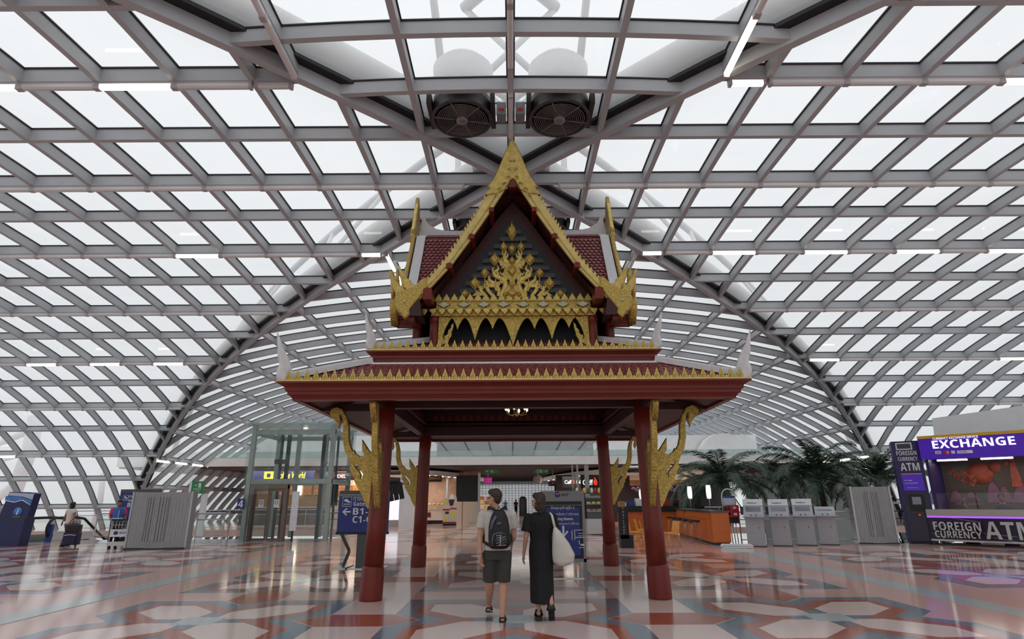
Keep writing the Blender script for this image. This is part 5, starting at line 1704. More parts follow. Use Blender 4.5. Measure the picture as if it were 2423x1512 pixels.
ob('stem', MB().box(-0.12, 0.03, 0.02, 0.12, 0.09, z0), 'sign_grey', gs)
ob('base', MB().box(-w2 - 0.02, -0.28, 0, w2 + 0.02, 0.4, 0.02), 'stainless', gs)
def at_(px, py):
    q = ony(px, py, Yg)
    return q.x - gs.location.x, q.z
ix, iz = at_(822, 1187)
plane_icon(gs, ix, iz, 0.115)
ax, az = at_(837, 1183)
text('ทางออก', 'sign_white', gs, (ax, -0.012, az - 0.02), 0.42, 0.10)
ax, az = at_(836, 1197)
text(sb('Gates'), 'sign_white', gs, (ax, -0.012, az), 0.36, 0.10, bold=0.01)
ax, az = at_(835, 1218)
text(sb('B1-B6'), 'sign_white', gs, (ax, -0.012, az), 0.72, 0.165, bold=0.0)
ax, az = at_(834, 1237)
text(sb('C1-C10'), 'sign_white', gs, (ax, -0.012, az), 0.74, 0.165, bold=0.02)
ax, az = at_(820, 1211)
ob('arrow', MB().prism([(ax + a_, az + c_) for a_, c_ in arrow(0, 0.21)], 'y', -0.015, 0), 'sign_white', gs)
ax, az = at_(907, 1229)
ob('arrow', MB().prism([(ax + a_, az + c_) for a_, c_ in arrow(pi, 0.21)], 'y', -0.015, 0), 'sign_white', gs)
# second gate sign behind the left metal panel
Yg = 24.6
x0, z0, x1, z1 = face(287, 1158, 368, 1226, Yg)
gs = thing('gate_sign', 'blue gate direction sign standing behind the ribbed metal screen', 'sign', ((x0 + x1) / 2, Yg, 0))
w2 = (x1 - x0) / 2
ob('panel', MB().box(-w2, 0, z0 + 0.04, w2, 0.12, z1 - 0.13), 'sign_blue', gs)
ob('header', MB().box(-w2, -0.01, z1 - 0.13, w2, 0.13, z1), 'sign_grey', gs)
ob('bottom_bar', MB().box(-w2, -0.01, z0 - 0.02, w2, 0.13, z0 + 0.04), 'near_black', gs)
ob('stem', MB().box(-0.12, 0.03, 0.02, 0.12, 0.09, z0), 'sign_grey', gs)
ob('base', MB().box(-w2, -0.28, 0, w2, 0.4, 0.02), 'stainless', gs)
ax, az = at_(298, 1178)
plane_icon(gs, ax, az, 0.10)
ax, az = at_(305, 1178)
text('ทางออก', 'sign_white', gs, (ax, -0.012, az), 0.36, 0.09)
ax, az = at_(304, 1187)
text(sb('Gates'), 'sign_white', gs, (ax, -0.012, az), 0.34, 0.10, bold=0.01)
ax, az = at_(301, 1200)
text(sb('B1-B6'), 'sign_white', gs, (ax, -0.012, az), 0.62, 0.17, bold=0.02)
ax, az = at_(313, 1213)
ob('arrow', MB().prism([(ax + a_, az + c_) for a_, c_ in arrow(pi / 4, 0.26)], 'y', -0.015, 0), 'sign_white', gs)
# ================================================================== SMOKING ROOM NOTICE STAND
p = onz(1386, 1399)
Yg = p.y
x0, z0, x1, z1 = face(1279, 1162, 1388, 1322, Yg)
ns = thing('notice_stand', 'grey framed stand with a dark blue smoking rooms notice', 'sign', ((x0 + x1) / 2, Yg, 0))
w2 = (x1 - x0) / 2
mat('stand_grey', rgb(126, 126, 126), 0.4, 0.3)
ob('frame_head', MB().box(-w2, 0, z1 - 0.19, w2, 0.07, z1), 'stand_grey', ns)
ob('frame_side', MB().box(w2 - 0.05, 0, 0.03, w2, 0.07, z1 - 0.19), 'stand_grey', ns)
ob('frame_side', MB().box(-w2, 0, 0.03, -w2 + 0.05, 0.07, z1 - 0.19), 'stand_grey', ns)
ob('case', MB().box(-w2 + 0.05, 0.01, z0, w2 - 0.05, 0.06, z1 - 0.19), 'near_black', ns)
ob('frame_rail', MB().box(-w2, 0, z0 - 0.06, w2, 0.07, z0), 'stand_grey', ns)
ob('case_bar', MB().box(-w2 + 0.07, -0.005, z1 - 0.265, w2 - 0.06, 0.012, z1 - 0.255), 'stand_grey', ns)
ob('notice', MB().box(-w2 + 0.10, -0.004, z0 + 0.06, w2 - 0.10, 0.012, z1 - 0.30), 'sign_blue', ns)
ob('cross_bar', MB().box(-w2 + 0.04, 0.02, 0.19, w2, 0.05, 0.22), 'stainless', ns)
for e in (-1, 1):
    ob('foot', MB().box(e * w2 - 0.05 - 0.09 * (e < 0), -0.3, 0, e * w2 + 0.05 + 0.09 * (e > 0), 0.32, 0.03), 'stainless', ns)
def at_(px, py):
    q = ony(px, py, Yg)
    return q.x - ns.location.x, q.z
ax, az = at_(1319, 1170)
ob('emblem', MB().ball((ax, 0.0, az), (0.055, 0.01, 0.055), 14), 'logo_blue', ns)
ob('emblem_wing', MB().prism([(ax - 0.06, az - .005), (ax + 0.0, az + 0.02), (ax + 0.09, az + 0.035), (ax + 0.02, az + 0.005)], 'y', -0.018, -0.008), 'orange_chair', ns)
ax, az = at_(1328, 1174)
text('AOT', 'near_black', ns, (ax, -0.006, az), 0.145, 0.05, ital=0.25, bold=0.02)
ax, az = at_(1304, 1207)
text('ห้องสูบบุหรี่ อยู่ชั้น 2', 'sign_white', ns, (ax, -0.008, az), 0.44, 0.075)
ax, az = at_(1289, 1221)
text('ทางเดินเทียบเครื่องบิน C (100 เมตร)', 'sign_white', ns, (ax, -0.008, az), 0.64, 0.062)
ax, az = at_(1303, 1233)
text(sb('Smoking Rooms'), 'sign_white', ns, (ax, -0.008, az), 0.42, 0.065, bold=0.01)
ax, az = at_(1289, 1243)
text('2nd floor of concourse C (100 m.)', 'sign_white', ns, (ax, -0.008, az), 0.64, 0.05)
ax, az = at_(1333, 1258)
ob('arrow', MB().prism([(ax + a_, az + c_) for a_, c_ in arrow(pi / 2, 0.21)], 'y', -0.008, 0), 'sign_white', ns)
mp = MB()
ax, az = at_(1353, 1275)
for k, (xx, zz, ww, hh) in enumerate(((0, -0.02, .012, .17), (.05, -.02, .012, .17), (.05, .15, .16, .01), (.05, .02, .2, .012), (.13, .05, .09, .008), (.13, .09, .09, .008), (.13, -.1, .012, .07), (.13, -.16, .1, .01), (.16, -.12, .07, .03))):
    mp.box(ax + xx, -0.008, az + zz, ax + xx + ww, 0, az + zz + hh)
tag(ob('map_lines', mp, 'sign_white', ns), kind='stuff')
# ================================================================== RIBBED METAL SCREENS
def screen(label, px0, px1, pyt, pyb, pxm, rz):
    q = onz(pxm, pyb)
    x0, z0, x1, z1 = face(px0, pyt, px1, pyb, q.y)
    t = thing('metal_screen', label, 'screen', (q.x, q.y + 0.1, 0), rz)
    w2 = (x1 - x0) / 2
    n = 14
    vs = []
    for i in range(n + 1):
        u = -1 + 2 * i / n
        y = -0.10 * (1 - u * u)
        vs += [(u * w2, y, 0.04), (u * w2, y, z1)]
    body = MB()
    m_ = len(vs)
    vs += [(v[0], 0.35, v[2]) for v in vs]
    fs = [(2 * i, 2 * i + 2, 2 * i + 3, 2 * i + 1) for i in range(n)] + [(m_ + 2 * i + 1, m_ + 2 * i + 3, m_ + 2 * i + 2, m_ + 2 * i) for i in range(n)]
    fs += [(2 * i + 1, 2 * i + 3, m_ + 2 * i + 3, m_ + 2 * i + 1) for i in range(n)]
    fs += [(0, 1, m_ + 1, m_), (2 * n + 1, 2 * n, m_ + 2 * n, m_ + 2 * n + 1)]
    body.add(vs, fs)
    ob('body', body, 'brushed_panel', t)
    for u in (-0.42, -0.34, -0.24, -0.02, 0.08, 0.18, 0.26, 0.3):
        y = -0.10 * (1 - u * u)
        ob('slot', MB().box(u * w2 - 0.006, y - 0.006, 0.25, u * w2 + 0.006, y + 0.02, z1 - 0.18), 'near_black', t)
    for k in range(18):
        u = -0.95 + 1.9 * k / 17
        y = -0.10 * (1 - u * u)
        ob('rib', MB().box(u * w2 - 0.016, y - 0.005, 0.12, u * w2 + 0.016, y + 0.01, z1 - 0.1), 'brushed_panel', t)
    for u in (-1, 1):
        ob('edge_trim', MB().box(u * w2 - 0.03, -0.03, 0, u * w2 + 0.03, 0.37, z1 + 0.02), 'alu_frame', t)
    ob('plinth', MB().box(-w2, -0.09, 0, w2, 0.35, 0.05), 'metal_dark', t)
    return t
screen('wide ribbed steel screen beside the luggage cart', 310, 424, 1165, 1300, 362, R(4))
screen('wide ribbed steel screen between the kiosks and the exchange booth', 2020, 2130, 1152, 1288, 2084, R(-10))
# ================================================================== INFORMATION TOTEM
q = onz(8, 1293)
mat('info_blue', rgb(10, 20, 84), 0.35, 0, 0.05)
mat('info_light', rgb(64, 120, 196), 0.35, 0, 0.1)
mat('info_pale', rgb(180, 190, 206), 0.4)
it = thing('info_totem', 'dark blue information totem with white wave and letter i', 'totem', (q.x + 0.1, q.y, 0))
zt = ony(20, 1165, q.y).z
zm = ony(20, 1225, q.y).z
w2 = 0.5
ob('base', MB().prism([(-w2 - .1, 0), (w2 - .06, 0), (w2, zm - .08), (-w2 - .1, zm - .08)], 'y', 0, 0.5), 'info_blue', it)
ob('collar', MB().box(-w2 - .1, -0.02, zm - 0.08, w2 + .02, 0.5, zm), 'metal_dark', it)
ob('panel', MB().prism([(-w2 - .1, zm), (w2 + .02, zm), (w2 + .12, zt - 0.05), (w2 - .1, zt), (-w2 + 0.1, zt + .02)], 'y', 0.05, 0.4), 'info_blue', it)
ob('pale_top', MB().prism([(-w2 + .1, zt), (w2 + .10, zt - 0.06), (w2 + .08, zt - .28), (0.15, zt - .16), (-w2 + .1, zt - .12)], 'y', 0.04, 0.05), 'info_pale', it)
ob('wave', MB().prism([(-w2, zt - .14), (0.1, zt - .17), (w2 + .08, zt - .30), (w2 + .06, zt - .46), (0.2, zt - .30), (-0.1, zt - .38), (-w2, zt - .30)], 'y', 0.035, 0.05), 'info_light', it)
ob('wave_line', MB().tube([(-w2, 0.03, zt - .30), (-0.1, 0.03, zt - .38), (0.2, 0.03, zt - .30), (w2 + .05, 0.03, zt - .48)], 0.018, 6), 'sign_white', it)
dsc = MB()
dsc.lathe([(0.001, 0), (0.17, 0), (0.17, 0.02), (0.001, 0.02)], 20)
dsc.xf(Matrix.Translation((0.12, 0.05, zm + 0.22)) @ Matrix.Rotation(pi / 2, 4, 'X'))
ob('disc', dsc, 'info_light', it)
text('i', 'sign_white', it, (0.12, 0.025, zm + 0.22), None, 0.22, align='C', bold=0.03, ital=0.2)
text('Information', 'sign_white', it, (-0.05, 0.045, zm + 0.02), 0.3, 0.03)
# ================================================================== ESCALATOR
q = onz(40, 1285)
es = thing('escalator', 'escalator head with two looped black handrails and steel skirts', 'escalator', (q.x, q.y + 0.2, 0))
for k, x in enumerate((0.0, 0.95)):
    loop = []
    for i in range(13):
        a = -pi * 0.62 + pi * 1.12 * i / 12
        loop.append((x, -0.42 * cos(a) + 0.5 - 0.05, 0.55 + 0.42 * sin(a)))
    loop = [(x, 0.65, 0.18)] + loop + [(x, 1.6, 0.97), (x, 2.2, 0.9), (x, 5.0, -0.75)]
    ob('handrail', MB().tube(loop, 0.055, 8), 'gasket', es)
    sk = MB()
    sk.prism([(0.25, 0), (2.6, 0), (5.0, -1.7), (5.0, -1.3), (2.6, 0.3), (0.3, 0.3)], 'x', x - 0.12, x + 0.12)
    ob('skirt', sk, 'stainless', es)
    gp_ = MB()
    gp_.add([(x, 0.4, 0.3), (x, 2.4, 0.3), (x, 5.0, -1.3), (x, 5.0, -0.65), (x, 2.2, 0.93), (x, 0.5, 0.93), (x, 0.2, 0.6)], [(0, 1, 2, 3, 4, 5, 6)])
    ob('glass_panel', gp_, 'clear_glass', es)
    ob('end_panel', MB().box(x - 0.1, 0.15, 0, x + 0.1, 0.3, 0.72), 'logo_blue' if k else 'stainless', es)
ob('comb_plate', MB().box(0.12, 0.3, -0.02, 0.83, 2.2, 0.012), 'metal_dark', es)
for k in range(8):
    ob('step', MB().box(0.14, 2.2 + k * 0.35, -0.10 - k * 0.21, 0.81, 2.55 + k * 0.35, 0.0 - k * 0.21), 'metal_dark', es)
# crowd barrier posts before it
for i, px in enumerate((26, 36, 60, 66)):
    q2 = onz(px, 1284 + (i % 2))
    t = thing('barrier_post', 'slim steel barrier post before the escalator head, %s from the totem' % ('first', 'second', 'third', 'fourth')[i], 'post', (q2.x, q2.y, 0), 0, 'escalator barrier posts')
    ob('tube', MB().tube([(0, 0, 0.01), (0, 0, 0.86)], 0.018, 8), 'stainless', t)
    ob('foot', MB().lathe([(0.05, 0), (0.05, 0.012), (0.02, 0.02)], 12), 'stainless', t)
# ================================================================== CHECK-IN KIOSKS
mat('kiosk_grey', rgb(168, 170, 176), 0.4, 0.1, 0.04)
mat('kiosk_screen', rgb(120, 124, 130), 0.12, 0.2, 0.1)
for i, (pxb, top, lab) in enumerate(((1792, 1181, 'grey check-in kiosk beside the red telephone'), (1853, 1181, 'grey check-in kiosk, second from the red telephone'), (1911, 1180, 'grey check-in kiosk, third from the red telephone'), (1964, 1187, 'grey check-in kiosk without header beside the ribbed screen'))):
    q = onz(pxb, 1294 - i * 1.4)
    H_ = ony(pxb, top, q.y).z
    t = thing('check_in_kiosk', lab, 'kiosk', (q.x, q.y, 0), R(-24), 'check-in kiosks')
    w2 = 0.33
    ob('pedestal', MB().prism([(0.0, 0), (0.40, 0), (0.40, 0.9), (0.0, 0.98)], 'x', -w2 * .9, w2 * .9), 'kiosk_grey', t)
    ob('shelf', MB().prism([(-0.16, 0.97), (0.06, 0.97), (0.06, 1.0), (-0.16, 1.0)], 'x', -w2 - .05, w2 + .05), 'kiosk_grey', t)
    up = [(-0.02, 0.98), (0.40, 0.9), (0.40, 1.3), (0.30, H_ - 0.22), (0.26, H_ - 0.22), (0.04, 1.08)]
    hd = ob('head', MB().prism(up, 'x', -w2, w2), 'kiosk_grey', t)
    def onface(u, zz):                                # point on the sloping front
        f = (zz - 1.08) / (H_ - 0.22 - 1.08)
        return Vector((u, 0.04 + 0.22 * f - 0.006, zz))
    zs0, zs1 = 1.16, H_ - 0.26
    ob('screen', MB().add([onface(-w2 * .74, zs0), onface(w2 * .74, zs0), onface(w2 * .74, zs1), onface(-w2 * .74, zs1)], [(0, 1, 2, 3)]), 'kiosk_screen', hd)
    if i < 3:
        hdp = ob('header', MB().prism([(0.24, H_ - 0.22), (0.30, H_ - 0.22), (0.36, H_), (0.31, H_)], 'x', -w2, w2), 'sign_white', t)
        text('check-in', 'logo_blue', hdp, (-w2 * .6, 0.255, H_ - 0.15), w2 * 1.0, 0.05, rot=(R(72), 0, 0))
    for u in (-0.08, 0.08):
        ob('reader', MB().box(u - 0.015, -0.006, 1.02, u + 0.015, 0.03, 1.06), 'near_black', t)
    ob('lock', MB().cbox((0.12, -0.003, 0.62), (0.03, 0.012, 0.03)), 'near_black', t)
    ob('handset', MB().box(-w2 - 0.1, 0.12, 1.05, -w2, 0.22, 1.32), 'metal_dark', t)
    ob('foot', MB().box(-w2 * .95, -0.03, 0, w2 * .95, 0.43, 0.03), 'metal_dark', t)
# ================================================================== RED TELEPHONE
q = onz(1738, 1290)
ph = thing('public_telephone', 'red pay telephone on a steel hoop stand', 'telephone', (q.x, q.y, 0))
mat('phone_red', rgb(176, 26, 30), 0.3)
zt = ony(1725, 1157, q.y).z
w2 = 0.24
hp = [(-w2, 0.1, 0)] + [(-w2, 0.1, zt - w2)] + [(w2 * cos(a), 0.1, zt - w2 + w2 * sin(a)) for a in [pi - pi * i / 8 for i in range(1, 9)]] + [(w2, 0.1, 0.9)]
ob('hoop', MB().tube(hp, 0.025, 8), 'stainless', ph)
ob('hoop', MB().tube([(w2 * .8, 0.1, zt - 0.25), (w2 + 0.45, 0.3, 1.0), (w2 + 0.5, 0.3, 0.6)], 0.02, 8), 'metal_dark', ph)
ob('sign', MB().box(-w2 + .03, 0.08, zt - 0.6, w2 - .02, 0.12, zt - 0.28), 'info_pale', ph)
ob('sign_band', MB().box(-w2 + .03, 0.075, zt - 0.32, w2 - .02, 0.08, zt - 0.24), 'logo_blue', ph)
ob('backplate', MB().box(-w2 + .04, 0.06, 0.74, w2 + .05, 0.12, 1.3), 'metal_dark', ph)
bd = ob('body', MB().box(-0.14, -0.1, 0.96, w2 + .03, 0.06, 1.38), 'phone_red', ph)
ob('display', MB().box(0.06, -0.112, 1.24, 0.17, -0.1, 1.32), 'info_pale', bd)
ob('dial_pad', MB().box(0.07, -0.112, 1.02, 0.18, -0.1, 1.10), 'sign_white', bd)
ob('handset', MB().tube([(-0.08, -0.12, 1.34), (-0.09, -0.16, 1.28), (-0.09, -0.16, 1.10), (-0.08, -0.12, 1.04)], [0.03, 0.024, 0.024, 0.03], 8), 'near_black', bd)
for x in (-0.05, 0.05, 0.15):
    ob('stand_tube', MB().tube([(x, 0.05, 0.74), (x + 0.02, 0.03, 0.02)], 0.018, 8), 'stainless', ph)
ob('foot_ring', MB().box(-0.12, -0.05, 0, 0.26, 0.15, 0.02), 'stainless', ph)
q = onz(1744, 1297)
wp = thing('white_ramp', 'low white rounded floor box before the telephone', 'box', (q.x, q.y, 0), R(-8))
ob('shell', MB().prism([(-0.5, 0.01), (0.5, 0.01), (0.52, 0.08), (0.46, 0.13), (-0.46, 0.13), (-0.52, 0.08)], 'y', -0.12, 0.12), 'sign_white', wp)
ob('groove', MB().box(-0.5, -0.124, 0.06, 0.5, -0.12, 0.068), 'metal_dark', wp)
# ================================================================== SHOP FILL LIGHTS (area lamps added to brighten the shops, no fixtures)
def area(loc, sx, sy, power, col=(1, 0.9, 0.78)):
    l = bpy.data.lights.new('shop_fill_light', 'AREA')
    l.shape = 'RECTANGLE'
    l.size, l.size_y = sx, sy
    l.energy = power
    l.color = col
    o = bpy.data.objects.new('shop_fill_light', l)
    COL.objects.link(o)
    o.location = loc
    return o
area((-15, 43.0, 3.7), 9, 2, 420)
area((-6.6, 44.4, 3.25), 2.5, 2.5, 220)
area((-4.5, 52, 3.2), 1.5, 8, 160)
area((5.5, 43.4, 3.2), 4, 2.5, 200)
area((12, 42.8, 3.7), 8, 2, 220)
area((0, 56, 3.75), 4, 14, 220, (1, 0.97, 0.93))
# ================================================================== EXCHANGE BOOTH
BA = Vector((14.55, 22.55, 0))
BRZ = -R(42.8)
BU = Vector((cos(BRZ), sin(BRZ), 0))
BN = Vector((-sin(BRZ), cos(BRZ), 0))
def onb(px, py, back=0.0):
    """photo pixel -> (along the booth front, height) on the plane `back` metres behind the front"""
    d = ray(px, py)
    o_ = Vector((0, 0, CAMH))
    t = (BA + BN * back - o_).dot(BN) / d.dot(BN)
    p = o_ + d * t
    return (p - BA).dot(BU), p.z
mat('booth_purple', rgb(62, 22, 150), 0.35, 0, 0.05, emit=rgb(62, 22, 150), estr=0.55)
mat('booth_dark', rgb(40, 26, 92), 0.4, 0, 0.08)
mat('booth_deep', rgb(22, 10, 48), 0.3, 0, 0.1)
mat('booth_yellow', rgb(214, 170, 30), 0.4)
mat('violet_glow', rgb(160, 90, 240), 0.4, emit=rgb(150, 80, 245), estr=1.6)
mat('silver_letter', rgb(196, 194, 192), 0.3, 0.5)
mat('mural_brown', rgb(82, 72, 64), 0.6, 0, 0.15, 3)
mat('mural_orange', rgb(168, 84, 58), 0.6, 0, 0.25, 6)
mat('mural_pink', rgb(132, 88, 110), 0.6, 0, 0.15, 5)
mat('counter_stone', rgb(176, 168, 160), 0.3, 0, 0.08, 8, stretch=(1, 1, 10))
bo_ = thing('exchange_booth', 'purple currency exchange booth with glowing sign and curved counter', 'booth', BA, BRZ)
xs0, zt0 = onb(2172, 1034)
xe = 6.5
_, zb0 = onb(2185, 1088)
ZT, ZB = zt0, zb0
ob('sign_box', MB().box(xs0, -0.25, ZB, xe, 0.25, ZT - 0.10), 'booth_purple', bo_)
ob('yellow_trim', MB().box(xs0, -0.27, ZT - 0.10, xe, 0.25, ZT), 'booth_yellow', bo_)
a0, z0 = onb(2208, 1062, -0.25)
a1, z1 = onb(2399, 1030, -0.25)
_, zz1 = onb(2208, 1042, -0.25)
text(sb('EXCHANGE'), 'white_lit', bo_, (a0, -0.27, z0), a1 - a0, (zz1 - z0) * 0.95, bold=0.02)
b0, y0 = onb(2207, 1040, -0.25)
b1, y1 = onb(2313, 1028, -0.25)
text('CURRENCY EXCHANGE SERVICE', 'white_lit', bo_, (b0, -0.27, y0 - 0.02), b1 - b0, 0.075)
for px0, px1, py, m_ in ((2213, 2227, 1071, 'sign_white'), (2233, 2246, 1071, 'orange_chair'), (2251, 2260, 1070, 'sign_white'), (2265, 2302, 1070, 'sign_white')):
    q0, r0 = onb(px0, py, -0.25)
    q1, r1 = onb(px1, py, -0.25)
    o = ob('card_logo', MB().box(q0, -0.262, r0 - 0.05, q1, -0.25, r0 + 0.05), m_, bo_)
    if px0 == 2213:
        text('VISA', 'logo_blue', o, (q0 + 0.02, -0.266, r0 - 0.025), q1 - q0 - 0.04, 0.05, ital=0.2)
    if px0 == 2233:
        ob('card_disc', MB().box(q0, -0.268, r0 - 0.05, (q0 + q1) / 2, -0.262, r0 + 0.05), 'poster_red', o)
    if px0 == 2265:
        text('UnionPay', 'logo_blue', o, (q0 + 0.04, -0.266, r0 - 0.025), (q1 - q0) * .55, 0.045)
ob('roof', MB().box(xs0, 0.25, ZT - 0.25, xe, 3.0, ZT - 0.1), 'booth_dark', bo_)
ob('back_wall', MB().box(0.5, 2.6, 0, xe, 2.75, ZT - 0.2), 'mural_brown', bo_)
ob('side_wall', MB().box(0.74, 0.02, 0, 0.84, 2.7, ZT - 0.15), 'booth_dark', bo_)
for px, py, rad_, m_ in ((2318, 1120, 23, 'mural_orange'), (2353, 1105, 11, 'mural_orange'), (2380, 1097, 5, 'mural_orange'), (2392, 1092, 2.5, 'mural_orange')):
    q0, r0 = onb(px, py, 2.59)
    rr = rad_ * 0.0175
    dsc = MB()
    dsc.lathe([(0.001, 0), (rr, 0), (rr, 0.02), (0.001, 0.02)], 24)
    dsc.xf(Matrix.Translation((q0, 2.6, r0)) @ Matrix.Rotation(pi / 2, 4, 'X'))
    ob('mural_disc', dsc, m_, bo_)
fs_ = MB()
random.seed(3)
for k in range(70):
    u = random.random()
    px = 2247 + u * 62
    py = 1112 + u * 30 + random.gauss(0, 6)
    q0, r0 = onb(px, py, 2.59)
    s_ = 0.03 + 0.05 * random.random()
    fs_.prism([(q0 - s_, r0), (q0, r0 - s_ * .6), (q0 + s_, r0), (q0, r0 + s_ * .9)], 'y', 2.575, 2.6)
tag(ob('mural_fish', fs_, 'mural_orange', bo_), kind='stuff')
for px, py, w_, h_, m_ in ((2400, 1115, 0.32, 1.1, 'mural_orange'), (2262, 1175, 0.45, 0.45, 'mural_pink'), (2300, 1178, 0.5, 0.4, 'mural_pink'), (2352, 1165, 0.5, 0.75, 'mural_pink'), (2378, 1170, 0.4, 0.55, 'mural_pink'), (2290, 1185, 0.9, 0.3, 'mural_pink'), (2420, 1170, 0.7, 0.6, 'mural_pink')):
    q0, r0 = onb(px, py, 2.59)
    P = [(q0 + w_ * (.5 - abs(t_)) * (1 if t_ > 0 else -1) * 1.0 if False else q0 + w_ * t_, r0 - h_ / 2 + h_ * (1 - (2 * t_) ** 2)) for t_ in [(-.5 + i / 10) for i in range(11)]]
    ob('mural_shape', MB().prism(P, 'y', 2.58, 2.6), m_, bo_)
for k in range(4):                                   # ceiling lights in the booth
    ob('ceiling_lamp', MB().box(1.0 + k * 1.3, 0.8, ZB - 0.03, 1.9 + k * 1.3, 1.0, ZB + 0.02), 'warm_lit', bo_)
l = area((0, 0, 0), 4, 1.2, 22, (1, 0.9, 0.8))  # same kind of added fill lamp, inside the booth
l.parent = bo_
l.location = (3.0, 1.4, ZB - 0.08)
# curved counter: top slab, glow line, lettered front, steel rails
cx0, cz1 = onb(2191, 1205)
_, cz0 = onb(2195, 1220)
def bow(x):
    u = (x - cx0) / (xe - cx0)
    return -0.10 - 0.5 * sin(min(1, u * 1.1) * pi) ** 1.0 * 0.6
CXS = [cx0 + (xe - cx0) * i / 16 for i in range(17)]
def strip(z0, z1, off, m_, name, depth=0.5):
    b_ = MB()
    n = len(CXS)
    vs = [(x, bow(x) + off, z0) for x in CXS] + [(x, bow(x) + off, z1) for x in CXS] + [(x, bow(x) + depth, z0) for x in CXS] + [(x, bow(x) + depth, z1) for x in CXS]
    fs = []
    for i in range(n - 1):
        fs += [(i, i + 1, n + i + 1, n + i), (n + i, n + i + 1, 3 * n + i + 1, 3 * n + i), (2 * n + i + 1, 2 * n + i, 3 * n + i, 3 * n + i + 1), (i + 1, i, 2 * n + i, 2 * n + i + 1)]
    fs += [(0, n, 3 * n, 2 * n), (n - 1, 3 * n - 1, 4 * n - 1, 2 * n - 1)]
    b_.add(vs, fs)
    return ob(name, b_, m_, bo_)
strip(cz0, cz1, -0.03, 'counter_stone', 'counter_top')
strip(cz0 - 0.06, cz0, 0.0, 'violet_glow', 'glow_line')
strip(0.20, cz0 - 0.06, 0.0, 'booth_deep', 'counter_front')
strip(0.14, 0.20, -0.02, 'stainless', 'steel_rail')
strip(0.0, 0.05, 0.02, 'metal_dark', 'steel_plinth')
def btext(s, px0, pyb, px1, pyt, m_, bold=0.01):
    q0, r0 = onb(px0, pyb, -0.3)
    q1, r1 = onb(px1, pyb, -0.3)
    _, r2 = onb(px0, pyt, -0.3)
    xm = (q0 + q1) / 2
    sl = math.atan2(bow(q1) - bow(q0), q1 - q0)
    text(s, m_, bo_, (q0, min(bow(q0), bow(xm), bow(q1)) - 0.03, r0), q1 - q0, r2 - r0, rot=(pi / 2, 0, sl), bold=bold)
btext(sb('FOREIGN'), 2211, 1254, 2326, 1234, 'silver_letter', 0.02)
btext(sb('CURRENCY'), 2215, 1271, 2328, 1255, 'silver_letter', 0.02)
btext(sb('ATM'), 2336, 1275, 2460, 1234, 'silver_letter', 0.02)
for k, (pa, pb) in enumerate((((2200, 1240), (2235, 1244)), ((2200, 1262), (2230, 1266)), ((2328, 1262), (2423, 1272)), ((2332, 1268), (2423, 1285)), ((2250, 1226), (2320, 1236)), ((2205, 1285), (2240, 1272)))):
    q0, r0 = onb(*pa, -0.3)
    q1, r1 = onb(*pb, -0.3)
    ob('print_line', MB().tube([(q0, bow(q0) - 0.012, r0), (q1, bow(q1) - 0.012, r1)], 0.006, 4), 'silver_letter', bo_)
for k in range(4):
    q0, r0 = onb(2290 + k * 60, 1190, 0.0)
    ob('glass_screen', MB().add([(0.6 + k * 1.4, 0.1, cz1), (1.95 + k * 1.4, 0.1, cz1), (1.95 + k * 1.4, 0.1, cz1 + 0.55), (0.6 + k * 1.4, 0.1, cz1 + 0.55)], [(0, 1, 2, 3)]), 'clear_glass', bo_)
# cash machine pylon at the booth's end
am = thing('cash_machine', 'tall purple currency cash machine pylon at the booth end', 'atm', BA + BU * 0.36 + BN * 0.22, BRZ + R(14))
am.scale = (0.86, 1, 1)
aw = 0.78
ob('body', MB().box(-aw + 0.05, -0.2, 0.10, 0.30, 0.9, ZT - 0.12), 'booth_dark', am)
ob('plinth', MB().box(-aw + 0.1, -0.15, 0, 0.28, 0.85, 0.10), 'near_black', am)
fx = -0.205
ob('lower_front', MB().box(-aw + 0.12, fx - 0.02, 0.12, 0.18, fx, 1.35), 'booth_deep', am)
ob('keypad_recess', MB().box(-0.5, fx - 0.03, 1.12, 0.10, fx - 0.0, 1.72), 'near_black', am)
ob('recess_frame', MB().box(-0.56, fx - 0.025, 1.06, 0.16, fx, 1.78), 'metal_dark', am)
ob('atm_screen', MB().box(-0.36, fx - 0.035, 1.36, -0.04, fx - 0.025, 1.62), 'kiosk_screen', am)
ob('indicator', MB().box(-0.22, fx - 0.03, 0.98, -0.16, fx - 0.02, 1.02), 'red_lit', am)
pn = ob('upper_panel', MB().box(-0.58, fx - 0.03, 1.84, 0.18, fx, 2.42), 'booth_purple', am)
ob('panel_line', MB().box(-0.58, fx - 0.035, 2.42, 0.18, fx, 2.45), 'booth_yellow', am)
text('Foreign', 'sign_white', pn, (-0.5, fx - 0.034, 2.17), 0.28, 0.06)
text('Currency ATM', 'sign_white', pn, (-0.5, fx - 0.034, 2.07), 0.45, 0.06)
text('authorised money changer', 'sign_white', pn, (-0.46, fx - 0.034, 1.92), 0.42, 0.035)
text(sb('FOREIGN'), 'silver_letter', am, (-0.60, fx - 0.01, ZT - 0.64), 0.74, 0.16)
text(sb('CURRENCY'), 'silver_letter', am, (-0.58, fx - 0.01, ZT - 0.84), 0.72, 0.14)
text(sb('ATM'), 'silver_letter', am, (-0.55, fx - 0.01, 2.55), 0.70, max(0.15, ZT - 0.92 - 2.55), bold=0.02)
ob('grille_frame', MB().box(-0.58, fx - 0.012, ZT - 0.44, 0.02, fx, ZT - 0.18), 'silver_letter', am)
ob('grille', MB().box(-0.53, fx - 0.016, ZT - 0.40, -0.03, fx - 0.01, ZT - 0.22), 'slat_grey', am)
